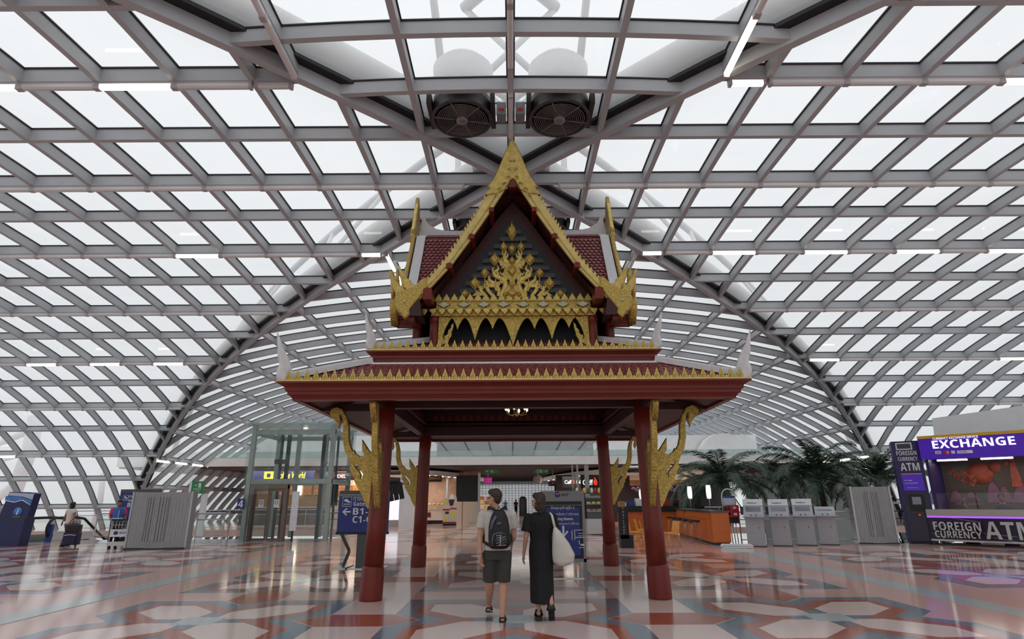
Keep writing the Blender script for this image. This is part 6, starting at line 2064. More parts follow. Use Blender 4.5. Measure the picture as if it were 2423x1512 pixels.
# staff in the booth
def bust(px, py, back, shirt, label, sc=1.0):
    x, z = onb(px, py, back)
    t = thing('person', label, 'person', BA + BU * x + BN * back, BRZ, 'booth staff')
    b_ = MB()
    b_.lathe([(0.20, 0), (0.20, 0.5), (0.17, 0.55), (0.19, 0.72), (0.22, 0.95), (0.20, 1.06), (0.09, 1.14), (0.055, 1.17)], 14, sy=0.6)
    b_.ball((0, 0, 1.30), (0.085, 0.10, 0.125), 12)
    b_.ball((0, -0.1, 1.29), (0.014, 0.02, 0.02), 6)
    for e in (-1, 1):
        b_.tube([(e * 0.2, 0, 1.0), (e * 0.28, -0.08, 0.78), (e * 0.18, -0.3, 0.72)], [0.065, 0.05, 0.035], 8)
        b_.ball((e * 0.087, 0.0, 1.30), (0.015, 0.025, 0.03), 6)
    zt = z - 1.43
    ob('body', b_, 'skin_tan', t)
    c_ = MB()
    c_.lathe([(0.21, 0), (0.21, 0.5), (0.18, 0.55), (0.20, 0.72), (0.23, 0.95), (0.21, 1.07), (0.10, 1.13)], 14, sy=0.63)
    for e in (-1, 1):
        c_.tube([(e * 0.2, 0, 1.02), (e * 0.275, -0.06, 0.84)], [0.08, 0.07], 8)
    ob('shirt', c_, shirt, t)
    h_ = MB()
    h_.ball((0, 0.02, 1.335), (0.10, 0.11, 0.115), 12)
    ob('hair', h_, 'hair_black', t)
    # stands or sits on the booth floor: the lower body is hidden by the counter
    t.scale = (1, 1, z / 1.45)
    return t
mat('hair_black', rgb(20, 16, 16), 0.5)
mat('shirt_purple', rgb(48, 34, 70), 0.7)
bust(2366, 1165, 0.9, 'shirt_purple', 'booth clerk in dark purple shirt behind the counter')
bust(2281, 1185, 1.1, 'hair_black', 'booth clerk sitting low with only dark hair showing over the counter')
# white bulkhead rising behind the booth
b = MB()
wb_ = []
q = [onb(2205, 990, 3.2), onb(2423, 953, 3.2), onb(2423, 1008, 3.2), onb(2210, 1030, 3.2)]
P = [(q[0][0], q[0][1]), (q[1][0] + 3.5, q[1][1] + 0.15), (q[1][0] + 3.5, 3.9), (q[3][0], 3.9)]
b.prism(P, 'y', 3.2, 3.6)
o = ob('wall_bulkhead', b, 'white_paint', None, BA, (0, 0, BRZ))
tag(o, 'white bulkhead rising above the exchange booth', kind='structure')
# ================================================================== PALMS
mat('palm_leaf', rgb(50, 72, 52), 0.45, 0, 0.35, 3)
mat('palm_trunk', rgb(44, 36, 30), 0.8, 0, 0.3, 6, bump=0.6, bscale=12)
def frond_mesh(L, droop, seed):
    rnd = random.Random(seed)
    b_ = MB()
    P = []
    x, z, a = 0.0, 0.0, R(50 + rnd.uniform(-8, 8)) * 1.0
    n = 16
    st = L / n
    for i in range(n + 1):
        P.append(Vector((x, 0, z)))
        x += st * cos(a)
        z += st * sin(a)
        a -= droop / n * (1 + 0.8 * i / n)
    b_.tube(P, [0.028 * (1 - i / (n + 2)) + 0.004 for i in range(n + 1)], 5)
    for i in range(2, n + 1):
        for k in range(3):
            f = k / 3
            if i == n and k:
                continue
            p = P[i].lerp(P[min(i + 1, n)], f)
            t = (P[min(i + 1, n)] - P[i - 1]).normalized()
            s_ = i / n
            ll = L * 0.235 * (1.0 - 0.55 * abs(s_ - 0.45) * 1.6) * rnd.uniform(0.85, 1.1)
            for e in (-1, 1):
                dr = (t * 0.75 + Vector((0, e, 0)) * 0.85 + Vector((0, 0, 0.05 - 0.3 * rnd.random()))).normalized()
                mid = p + dr * ll * .5 + Vector((0, 0, 0.03))
                tip = p + dr * ll + Vector((0, 0, -0.18 * ll))
                wv = t * 0.026
                b_.add([p - wv * .5, mid - wv, tip, mid + wv, p + wv * .5], [(0, 1, 3, 4), (1, 2, 3)])
    return b_.mesh('frond', ['palm_leaf'])
FR = [frond_mesh(2.35 + 0.15 * (k % 3), R(58 + 11 * (k % 4)), k) for k in range(6)]
def palm(label, px, py, Y, sc, seed, n=24):
    p = ony(px, py, Y)
    H_ = p.z + 5.0
    t = thing('palm', label, 'palm tree', (p.x, Y, -5.0), 0, 'palms in the opening')
    tr = MB()
    pts = [(0.1 * sin(i * .6 + seed), 0.05 * cos(i * .5), H_ * i / 10) for i in range(11)]
    tr.tube(pts, [0.16 - 0.004 * i for i in range(11)], 10)
    ob('trunk', tr, 'palm_trunk', t)
    rnd = random.Random(seed)
    top = Vector(pts[-1])
    for k in range(n):
        a = k * 2.399 + seed
        lay = k / n
        o = link('frond', FR[(k + seed) % 6], t, top + Vector((0, 0, -0.05 * lay)))
        o.rotation_euler = (rnd.uniform(-.2, .2), R(-20 + 62 * lay) + rnd.uniform(-.1, .1), a)
        o.scale = [sc * rnd.uniform(0.9, 1.08)] * 3
    return t
palm('large feathery palm beside the orange counter and red telephone', 1708, 1142, 28.0, 1.12, 1, 26)
palm('slender palm further back behind the orange counter', 1646, 1150, 33.0, 0.85, 2, 14)
palm('smaller palm behind the kiosks, between two larger palms', 1843, 1140, 31.0, 1.0, 3, 22)
palm('large feathery palm rising behind the last kiosk', 1938, 1130, 27.5, 1.15, 4, 28)
palm('feathery palm behind the ribbed steel screen and exchange booth', 2080, 1138, 28.5, 1.1, 5, 24)
# ================================================================== ROOF FANS
def fan(loc, label, tilt=0.0, flip=1):
    t = thing('roof_fan', label, 'fan', loc, 0, 'roof fans')
    r_ = 0.60
    cas = MB()
    n = 32
    prof = [(r_ * 1.05, 0.42), (r_ * 1.05, 0.30), (r_ * 1.0, 0.12), (r_ * 1.08, 0.05), (r_ * 1.08, 0.0), (r_ * 0.97, 0.0), (r_ * 0.95, 0.10), (r_ * 0.95, 0.40)]
    vs, fs = [], []
    k = len(prof)
    for r, z in prof:
        vs += [(r * cos(2 * pi * j / n), r * sin(2 * pi * j / n), z) for j in range(n)]
    for i in range(k):
        for j in range(n):
            fs.append((i * n + j, i * n + (j + 1) % n, ((i + 1) % k) * n + (j + 1) % n, ((i + 1) % k) * n + j))
    cas.add(vs, fs, 0, True)
    ob('casing', cas, 'fan_grey', t)
    for i in range(1, 11):
        rr = r_ * 0.95 * (0.22 + 0.78 * i / 11)
        ob('guard_ring', MB().tube([(rr * cos(2 * pi * j / 28), rr * sin(2 * pi * j / 28), -0.005) for j in range(29)], 0.009, 4), 'motor_grey', t)
    for i in range(6):
        a = i * pi / 3 + 0.2
        ob('guard_spoke', MB().tube([(0.12 * cos(a), 0.12 * sin(a), -0.005), (r_ * .98 * cos(a), r_ * .98 * sin(a), -0.005)], 0.011, 5), 'motor_grey', t)
    ob('motor', MB().lathe([(0.02, -0.05), (0.125, -0.04), (0.13, 0.06), (0.13, 0.3), (0.02, 0.3)], 18), 'motor_grey', t)
    for i in range(5):
        a = 2 * pi * i / 5
        bl = MB()
        bl.add([(0.12, -0.05, 0.24), (r_ * .93, -0.12, 0.20), (r_ * .93, 0.12, 0.34), (0.12, 0.06, 0.34), (0.12, -0.05, 0.25), (r_ * .93, -0.12, 0.21), (r_ * .93, 0.12, 0.35), (0.12, 0.06, 0.35)], [(0, 3, 2, 1), (4, 5, 6, 7), (0, 1, 5, 4), (1, 2, 6, 5), (2, 3, 7, 6), (3, 0, 4, 7)])
        o = ob('blade', bl, 'fan_dark', t)
        o.rotation_euler = (0, 0, a)
    ob('shutter', MB().lathe([(0.001, 0.38), (r_ * .95, 0.38), (r_ * .95, 0.4), (0.001, 0.4)], 24), 'fan_dark', t)
    ob('cowl', MB().lathe([(r_ * 1.0, 0.44), (r_ * 1.05, 0.9), (r_ * 1.1, 1.25), (r_ * 0.8, 1.45), (0.05, 1.55)], 24), 'truss_white', t)
    for e in (-1, 1):
        fr_ = MB().box(e * 0.66 - 0.05, -0.45, 0.10, e * 0.66 + 0.05, 0.45, 0.34)
        ob('cradle_beam', fr_, 'fan_grey', t)
    jb = ob('junction_box', MB().box(flip * 0.84 - 0.10, -0.20, 0.0, flip * 0.84 + 0.10, 0.10, 0.30), 'box_grey', t)
    ob('label_plate', MB().box(flip * 0.84 - 0.06, -0.206, 0.08, flip * 0.84 + 0.06, -0.20, 0.15), 'poster_red', jb)
    ob('cable', MB().tube([(flip * 0.84, 0, 0.28), (flip * 0.88, 0.02, 0.42), (flip * 0.78, 0.0, 0.46), (flip * 0.62, 0, 0.36)], 0.015, 6), 'gasket', jb)
    return t
for sx in (-1, 1):
    fan((sx * 1.04, YC - 2.74, 9.36), 'dark roof fan before the gable tip, nearer the %s side' % ('escalator' if sx < 0 else 'exchange booth'), 0, -sx)
for sx in (-1, 1):
    fan((sx * 1.04, YC + 2.78, 9.36), 'dark roof fan hidden behind the gable, nearer the %s side' % ('escalator' if sx < 0 else 'exchange booth'), 0, -sx)
# ================================================================== PEOPLE
mat('shirt_grey', rgb(196, 190, 182), 0.85, 0, 0.05, 8, bump=0.3, bscale=14)
mat('shorts_grey', rgb(62, 62, 58), 0.85, 0, 0.08, 8, bump=0.3, bscale=14)
mat('dress_black', rgb(12, 12, 16), 0.8, 0, 0.2, 6, bump=0.4, bscale=10)
mat('bag_black', rgb(20, 20, 24), 0.6, 0, 0.15, 8)
mat('bag_grey', rgb(92, 94, 112), 0.6)
mat('canvas_white', rgb(206, 202, 192), 0.85, 0, 0.05, 5, bump=0.5, bscale=9)
mat('hair_brown', rgb(52, 38, 30), 0.55, 0, 0.3, 30, bump=0.5, bscale=60)
mat('sandal', rgb(16, 14, 14), 0.5)
mat('blouse_white', rgb(212, 204, 196), 0.85, 0, 0.05, 8)
mat('slacks_grey', rgb(112, 110, 104), 0.85, 0, 0.06, 8)
mat('vest_blue', rgb(58, 104, 178), 0.7, 0, 0.06, 8)
mat('shirt_pink', rgb(206, 56, 96), 0.75)
mat('trouser_black', rgb(16, 15, 18), 0.75)
mat('luggage_navy', rgb(30, 28, 58), 0.6, 0, 0.12, 8)
mat('luggage_brown', rgb(40, 28, 26), 0.6, 0, 0.12, 8)
mat('shirt_red', rgb(150, 40, 36), 0.75)
mat('trolley_white', rgb(196, 192, 186), 0.35, 0.4)
mat('eye_dark', rgb(20, 14, 12), 0.3)
mat('lip', rgb(160, 88, 80), 0.5)
def solid(name, mb, m, parent, voxel=0.014, smooth=6):
    """overlapping closed lumps -> one continuous surface (voxel remesh + smoothing)"""
    me = mb.mesh(name + '_raw', [m])
    o = bpy.data.objects.new(name + '_raw', me)
    COL.objects.link(o)
    r_ = o.modifiers.new('r', 'REMESH')
    r_.mode = 'VOXEL'
    r_.voxel_size = voxel
    r_.use_smooth_shade = True
    s_ = o.modifiers.new('s', 'SMOOTH')
    s_.factor = 0.5
    s_.iterations = smooth
    dg_ = bpy.context.evaluated_depsgraph_get()
    m2 = bpy.data.meshes.new_from_object(o.evaluated_get(dg_))
    bpy.data.objects.remove(o)
    m2.name = name
    m2.materials.clear()
    m2.materials.append(M[m])
    for p in m2.polygons:
        p.use_smooth = True
    return link(name, m2, parent)
def limb(mb, pts, rad, n=12):
    """tapered limb through joints with rounded joints"""
    for (a, ra), (c, rc) in zip(zip(pts[:-1], rad[:-1]), zip(pts[1:], rad[1:])):
        mb.tube([a, c], [ra, rc], n)
    for p, r in zip(pts, rad):
        mb.ball(p, r, n)
def loft(mb, secs, n=16):
    """closed body from sections (centre, rx, ry)"""
    vs, fs = [], []
    for (c, rx, ry) in secs:
        for j in range(n):
            q = 2 * pi * j / n
            vs.append((c[0] + rx * cos(q), c[1] + ry * sin(q), c[2]))
    k = len(secs)
    for i in range(k - 1):
        for j in range(n):
            fs.append((i * n + j, i * n + (j + 1) % n, (i + 1) * n + (j + 1) % n, (i + 1) * n + j))
    fs += [list(range(n))[::-1], list(range((k - 1) * n, k * n))]
    mb.add(vs, fs, 0, True)
def hand(mb, w, dirn, side, s=1.0, curl=0.5):
    """relaxed hand from wrist w along dirn, thumb towards side"""
    d = Vector(dirn).normalized()
    sd = Vector(side).normalized()
    nm = d.cross(sd).normalized()
    w = Vector(w)
    pal = w + d * 0.05 * s
    for k in range(-1, 2):
        limb(mb, [w + sd * 0.012 * k * s, w + d * 0.085 * s + sd * 0.022 * k * s], [0.019 * s, 0.016 * s], 8)
    for k, ln in enumerate((0.072, 0.082, 0.078, 0.062)):
        b0 = w + d * 0.088 * s + sd * (0.033 - 0.021 * k) * s
        b1 = b0 + (d * cos(curl) + nm * sin(curl)) * ln * .5 * s
        b2 = b1 + (d * cos(curl * 2) + nm * sin(curl * 2)) * ln * .5 * s
        limb(mb, [b0, b1, b2], [0.0095 * s, 0.009 * s, 0.0075 * s], 8)
    t0 = w + d * 0.03 * s + sd * 0.028 * s
    t1 = t0 + (d * .7 + sd * .6).normalized() * 0.035 * s
    t2 = t1 + (d * .9 + nm * .3).normalized() * 0.03 * s
    limb(mb, [t0, t1, t2], [0.013 * s, 0.011 * s, 0.008 * s], 8)
def head(mb, c, yaw, s=1.0):
    """skull, jaw, nose and ears; faces -y when yaw = 0"""
    c = Vector(c)
    rot = Matrix.Rotation(yaw, 3, 'Z')
    P = lambda x, y, z: c + rot @ (Vector((x, y, z)) * s)
    m4 = rot.to_4x4()
    mb.ball(P(0, 0.012, 0.03), (0.077 * s, 0.095 * s, 0.095 * s), 16, 0, rot)
    mb.ball(P(0, -0.03, -0.045), (0.058 * s, 0.062 * s, 0.075 * s), 14, 0, rot)
    mb.ball(P(0, -0.055, -0.085), (0.03 * s, 0.03 * s, 0.03 * s), 10, 0, rot)
    limb(mb, [P(0, -0.088, 0.015), P(0, -0.112, -0.022)], [0.010 * s, 0.015 * s], 8)
    for e in (-1, 1):
        mb.ball(P(e * 0.078, 0.012, -0.012), (0.010 * s, 0.02 * s, 0.032 * s), 10, 0, rot)
        mb.ball(P(e * 0.04, -0.065, -0.03), (0.025 * s, 0.025 * s, 0.022 * s), 8, 0, rot)
    return P, rot
def face_parts(P, rot, parent, s=1.0):
    for e in (-1, 1):
        b_ = MB()
        b_.ball(P(e * 0.032, -0.082, 0.005), (0.012 * s, 0.008 * s, 0.007 * s), 8, 0, rot)
        ob('eye', b_, 'eye_dark', parent)
    b_ = MB()
    b_.ball(P(0, -0.092, -0.052), (0.022 * s, 0.008 * s, 0.006 * s), 8, 0, rot)
    ob('mouth', b_, 'lip', parent)
def haircap(P, rot, s, extra=()):
    """scalp hair over the back and top of the skull"""
    h_ = MB()
    h_.ball(P(0, 0.030, 0.045), (0.086 * s, 0.095 * s, 0.095 * s), 16, 0, rot)
    h_.ball(P(0, -0.025, 0.085), (0.074 * s, 0.07 * s, 0.05 * s), 14, 0, rot)
    h_.ball(P(0, 0.062, -0.01), (0.072 * s, 0.05 * s, 0.07 * s), 14, 0, rot)
    for p, r in extra:
        h_.ball(P(*p), tuple(q * s for q in r), 14, 0, rot)
    return h_
V = Vector
# ---- man with backpack: walks away, head turned to the left, right foot planted
mp_ = onz(1176, 1474)
man = thing('person', 'man in grey tee and dark shorts walking with a black backpack', 'person', (mp_.x, mp_.y, 0))
b = MB()
P, rot = head(b, (-0.055, 0.05, 1.625), R(90 + 130 - 20), 1.0) if False else head(b, (-0.045, 0.04, 1.625), R(-118), 1.0)
limb(b, [(-0.03, 0.05, 1.54), (-0.01, 0.07, 1.43)], [0.056, 0.065])
loft(b, [((0, 0.07, 0.86), 0.165, 0.115), ((0, 0.07, 1.0), 0.155, 0.10), ((0, 0.07, 1.12), 0.155, 0.10), ((0, 0.07, 1.28), 0.18, 0.11), ((0, 0.075, 1.40), 0.185, 0.10), ((0, 0.075, 1.455), 0.12, 0.07)])
# arms: left hangs, right swings forward
LS, LE, LW = V((-0.205, 0.075, 1.39)), V((-0.245, 0.05, 1.10)), V((-0.235, -0.02, 0.86))
RS, RE, RW = V((0.205, 0.075, 1.39)), V((0.235, 0.14, 1.11)), V((0.19, 0.33, 0.96))
limb(b, [LS, LE, LW], [0.058, 0.043, 0.027])
limb(b, [RS, RE, RW], [0.058, 0.043, 0.027])
hand(b, LW, (0.10, 0.10, -1), (0.5, 0.8, 0.1), 1.0, 0.35)
hand(b, RW, (-0.15, 0.6, -0.75), (-0.7, 0.3, 0), 1.0, 0.35)
# legs: right one planted under the body, left trailing with the heel lifted
RH, RK, RA = V((0.10, 0.07, 0.88)), V((0.085, 0.09, 0.50)), V((0.075, 0.02, 0.10))
LH_, LK, LA = V((-0.10, 0.07, 0.88)), V((-0.105, 0.14, 0.50)), V((-0.13, 0.42, 0.16))
limb(b, [RH, RK, RK + (RA - RK) * .35, RA], [0.095, 0.062, 0.062, 0.036])
limb(b, [LH_, LK, LK + (LA - LK) * .35, LA], [0.095, 0.062, 0.062, 0.036])
limb(b, [RA + V((0, -0.03, -0.05)), RA + V((0.005, 0.06, -0.06)), RA + V((0.01, 0.16, -0.07))], [0.034, 0.034, 0.026])
limb(b, [LA + V((0, -0.03, -0.05)), LA + V((-0.02, 0.06, -0.07)), LA + V((-0.03, 0.15, -0.10))], [0.034, 0.034, 0.026])
solid('body', b, 'skin', man, 0.009, 4)
face_parts(P, rot, man)
gl = MB()
for e in (-1, 1):
    gl.tube([P(e * 0.035 + 0.026 * cos(a), -0.098, 0.006 + 0.018 * sin(a)) for a in [i * pi / 6 for i in range(13)]], 0.003, 5)
    gl.tube([P(e * 0.062, -0.096, 0.008), P(e * 0.08, -0.02, 0.01), P(e * 0.082, 0.02, 0.0)], 0.003, 5)
gl.tube([P(-0.01, -0.10, 0.01), P(0.01, -0.10, 0.01)], 0.003, 5)
ob('glasses', gl, 'gasket', man)
solid('hair', haircap(P, rot, 1.0), 'hair_brown', man, 0.009, 4)
b = MB()
loft(b, [((0, 0.07, 0.92), 0.195, 0.135), ((0, 0.07, 1.0), 0.188, 0.13), ((0, 0.07, 1.12), 0.185, 0.125), ((0, 0.07, 1.28), 0.205, 0.13), ((0, 0.075, 1.40), 0.21, 0.12), ((0, 0.075, 1.46), 0.14, 0.085), ((0, 0.07, 1.49), 0.085, 0.07)])
for s_, e_ in ((LS, LE), (RS, RE)):
    q = s_ + (e_ - s_) * 0.62
    b.tube([s_ + V((0, 0, 0.02)), s_ + (e_ - s_) * .3, q], [0.075, 0.08, 0.078], 14)
    b.ball(s_, 0.077, 12)
solid('t_shirt', b, 'shirt_grey', man, 0.011, 4)
b = MB()
loft(b, [((0, 0.07, 0.80), 0.185, 0.14), ((0, 0.07, 0.90), 0.19, 0.135), ((0, 0.07, 0.96), 0.178, 0.122)])
for h_, k_ in ((RH, RK), (LH_, LK)):
    q = h_ + (k_ - h_) * 0.98
    b.tube([h_ + V((0, 0, 0.02)), h_ + (k_ - h_) * .5, q], [0.112, 0.105, 0.098], 16)
solid('shorts', b, 'shorts_grey', man, 0.011, 3)
for A, up in ((RA, 0.0), (LA, 0.25)):
    b = MB()
    dz = -0.04 if up else 0.0
    sole = []
    b.sweep([A + V((0, -0.06, -0.09)), A + V((0.0, 0.06, -0.092 + dz * .5)), A + V((0.01, 0.19, -0.095 + dz))], 0.085, 0.018)
    o = ob('sandal', b, 'sandal', man)
    st_ = MB()
    st_.tube([A + V((-0.045, 0.10, -0.085)), A + V((-0.02, 0.10, -0.03)), A + V((0.03, 0.10, -0.03)), A + V((0.05, 0.10, -0.085))], 0.010, 6)
    st_.tube([A + V((-0.04, 0.0, -0.07)), A + V((-0.02, -0.06, -0.03)), A + V((0.02, -0.06, -0.03)), A + V((0.04, 0.0, -0.07))], 0.010, 6)
    ob('sandal_strap', st_, 'sandal', o)
ob('wristwatch', MB().tube([LW + V((0.033 * cos(a), 0.033 * sin(a), 0.035)) for a in [i * pi / 6 for i in range(13)]], 0.009, 6), 'alu_frame', man)
# backpack
bp = thing('backpack', 'black backpack with grey trim worn on the man\'s back', 'backpack', (mp_.x + 0.03, mp_.y - 0.06, 0.98))
b = MB()
loft(b, [((0, -0.04, -0.03), 0.10, 0.06), ((0, -0.05, 0.0), 0.145, 0.10), ((0, -0.055, 0.12), 0.155, 0.115), ((0, -0.05, 0.26), 0.15, 0.10), ((0, -0.03, 0.38), 0.125, 0.085), ((0, -0.01, 0.47), 0.08, 0.06), ((0, 0.0, 0.49), 0.04, 0.03)])
solid('pack', b, 'bag_black', bp, 0.012, 5)
b = MB()
loft(b, [((0.01, -0.125, 0.0), 0.11, 0.035), ((0.01, -0.135, 0.05), 0.12, 0.055), ((0.01, -0.13, 0.16), 0.115, 0.05), ((0.01, -0.12, 0.20), 0.095, 0.03)])
pk_ = solid('front_pocket', b, 'bag_black', bp, 0.012, 4)
ob('grey_trim', MB().tube([(-0.085, -0.178, 0.02), (-0.088, -0.185, 0.10), (-0.07, -0.178, 0.165), (0.0, -0.172, 0.185), (0.06, -0.17, 0.18)], 0.010, 6), 'bag_grey', pk_)
cord = MB()
cp_ = [(-0.05, 0.15), (0.03, 0.165), (-0.05, 0.12), (0.08, 0.14), (-0.06, 0.09), (0.10, 0.11), (-0.05, 0.05), (0.09, 0.07), (-0.04, 0.02), (0.08, 0.03)]
cord.tube([(x + 0.015, -0.192, z) for x, z in cp_], 0.004, 5)
cord.tube([(0.02, -0.195, 0.02), (0.02, -0.195, 0.16)], 0.004, 5)
ob('bungee_cord', cord, 'sign_white', pk_)
ob('grey_panel', MB().tube([(-0.11, -0.13, 0.22), (-0.085, -0.125, 0.33), (-0.04, -0.11, 0.40)], 0.02, 6), 'bag_grey', bp)
ob('grey_panel', MB().tube([(-0.03, -0.145, 0.30), (0.03, -0.14, 0.31)], 0.02, 6), 'bag_grey', bp)
for e in (-1, 1):
    ob('strap', MB().tube([(e * 0.03 - 0.01, -0.03, 0.47), (e * 0.07 - 0.02, -0.01, 0.50), (e * 0.12 - 0.03, 0.06, 0.52), (e * 0.125 - 0.03, 0.14, 0.50), (e * 0.15 - 0.03, 0.23, 0.40), (e * 0.17 - 0.03, 0.25, 0.2), (e * 0.20 - 0.03, 0.12, 0.06), (e * 0.14 - 0.01, 0.0, 0.02)], 0.021, 6), 'bag_black', bp)
ob('grab_loop', MB().tube([(-0.03, -0.02, 0.48), (0, -0.03, 0.53), (0.03, -0.02, 0.48)], 0.008, 6), 'bag_black', bp)
# ---- woman in long black dress, head turned left
wp_ = onz(1284, 1468)
wo = thing('person', 'woman in long black dress walking with a white shoulder bag', 'person', (wp_.x, wp_.y, 0))
b = MB()
P, rot = head(b, (-0.03, 0.03, 1.575), R(-125), 0.97)
limb(b, [(-0.015, 0.05, 1.49), (0.0, 0.06, 1.38)], [0.048, 0.055])
loft(b, [((0, 0.07, 0.85), 0.16, 0.12), ((0, 0.07, 1.05), 0.125, 0.09), ((0, 0.07, 1.25), 0.15, 0.10), ((0, 0.07, 1.37), 0.16, 0.08), ((0, 0.07, 1.42), 0.09, 0.06)])
LS, LE, LW = V((-0.18, 0.07, 1.35)), V((-0.215, 0.06, 1.08)), V((-0.25, 0.12, 0.85))
RS, RE, RW = V((0.18, 0.07, 1.35)), V((0.21, 0.16, 1.12)), V((0.15, 0.33, 1.08))
limb(b, [LS, LE, LW], [0.048, 0.036, 0.023])
limb(b, [RS, RE, RW], [0.048, 0.036, 0.023])
hand(b, LW, (-0.12, 0.2, -1), (0.3, 0.9, 0), 0.9, 0.3)
hand(b, RW, (-0.5, 0.6, 0.5), (0, 0.3, 0.9), 0.9, 0.7)
LA, RA = V((-0.05, 0.0, 0.15)), V((0.115, -0.16, 0.24))
limb(b, [(-0.08, 0.07, 0.85), (-0.07, 0.09, 0.48), (-0.06, 0.04, 0.32), tuple(LA)], [0.09, 0.055, 0.05, 0.033])
limb(b, [(0.08, 0.07, 0.85), (0.085, 0.04, 0.47), (0.095, -0.05, 0.36), tuple(RA)], [0.09, 0.055, 0.05, 0.033])
limb(b, [LA + V((0, -0.02, -0.06)), LA + V((-0.01, 0.07, -0.065)), LA + V((-0.01, 0.15, -0.07))], [0.03, 0.03, 0.022])
limb(b, [RA + V((0, 0.0, -0.05)), RA + V((0.01, 0.07, -0.10)), RA + V((0.01, 0.10, -0.17))], [0.03, 0.03, 0.022])
solid('body', b, 'skin', wo, 0.009, 4)
face_parts(P, rot, wo, 0.97)
solid('hair', haircap(P, rot, 0.97, [((0, 0.055, -0.07), (0.075, 0.055, 0.085)), ((0, 0.045, -0.13), (0.06, 0.05, 0.06)), ((0.06, 0.02, -0.05), (0.03, 0.05, 0.09)), ((-0.06, 0.02, -0.05), (0.03, 0.05, 0.09)), ((0.07, 0.05, 0.0), (0.03, 0.04, 0.05))]), 'hair_brown', wo, 0.009, 4)
b = MB()
loft(b, [((0.0, 0.0, 0.23), 0.168, 0.22), ((0.0, 0.02, 0.40), 0.17, 0.20), ((0, 0.05, 0.60), 0.168, 0.16), ((0, 0.065, 0.80), 0.178, 0.145), ((0, 0.07, 0.90), 0.178, 0.14), ((0, 0.07, 1.05), 0.158, 0.115), ((0, 0.07, 1.18), 0.17, 0.12), ((0, 0.07, 1.30), 0.192, 0.118), ((0, 0.07, 1.385), 0.165, 0.092), ((0, 0.07, 1.425), 0.10, 0.068)])
for s_, e_ in ((LS, LE), (RS, RE)):
    q = s_ + (e_ - s_) * 0.70
    b.tube([s_ + V((0, 0, 0.03)), s_ + (e_ - s_) * .35, q], [0.062, 0.075, 0.088], 14)
    b.ball(s_ + V((0, 0, 0.005)), 0.062, 12)
solid('dress', b, 'dress_black', wo, 0.011, 4)
for A, tip in ((LA, 0), (RA, 1)):
    b = MB()
    if tip:
        b.sweep([A + V((0, -0.05, -0.06)), A + V((0.005, 0.06, -0.14)), A + V((0.01, 0.08, -0.23))], 0.085, 0.05, (0, -1, 0.3), 0, -0.05)
    else:
        b.sweep([A + V((0.0, -0.08, -0.15)), A + V((0.0, 0.06, -0.15)), A + V((-0.01, 0.18, -0.15))], 0.09, 0.055)
    o = ob('sandal', b, 'sandal', wo)
    ob('sandal_strap', MB().tube([A + V((-0.045, 0.07, -0.10)), A + V((-0.03, 0.06, -0.03)), A + V((0.03, 0.06, -0.03)), A + V((0.045, 0.07, -0.10))], 0.022, 6), 'sandal', o)
ob('earring', MB().ball(P(0.085, 0.01, -0.05), 0.008, 8), 'gold', wo)
# white shoulder bag
tb = thing('shoulder_bag', 'large white canvas tote hanging from the woman\'s shoulder', 'bag', (wp_.x + 0.24, wp_.y - 0.02, 0.70))
b = MB()
loft(b, [((0.05, 0, 0.0), 0.06, 0.05), ((0.07, 0, 0.05), 0.15, 0.09), ((0.075, 0, 0.15), 0.165, 0.11), ((0.04, 0, 0.30), 0.125, 0.10), ((0.0, 0, 0.42), 0.075, 0.075), ((-0.03, 0.02, 0.50), 0.035, 0.05), ((-0.04, 0.02, 0.53), 0.02, 0.03)], 18)
solid('bag', b, 'canvas_white', tb, 0.013, 5)
ob('strap', MB().tube([(-0.035, 0.0, 0.50), (-0.055, -0.01, 0.58), (-0.075, 0.02, 0.68), (-0.10, 0.08, 0.715), (-0.07, 0.17, 0.66), (-0.04, 0.16, 0.56), (-0.02, 0.06, 0.48)], 0.018, 6, flat=0.5), 'canvas_white', tb)
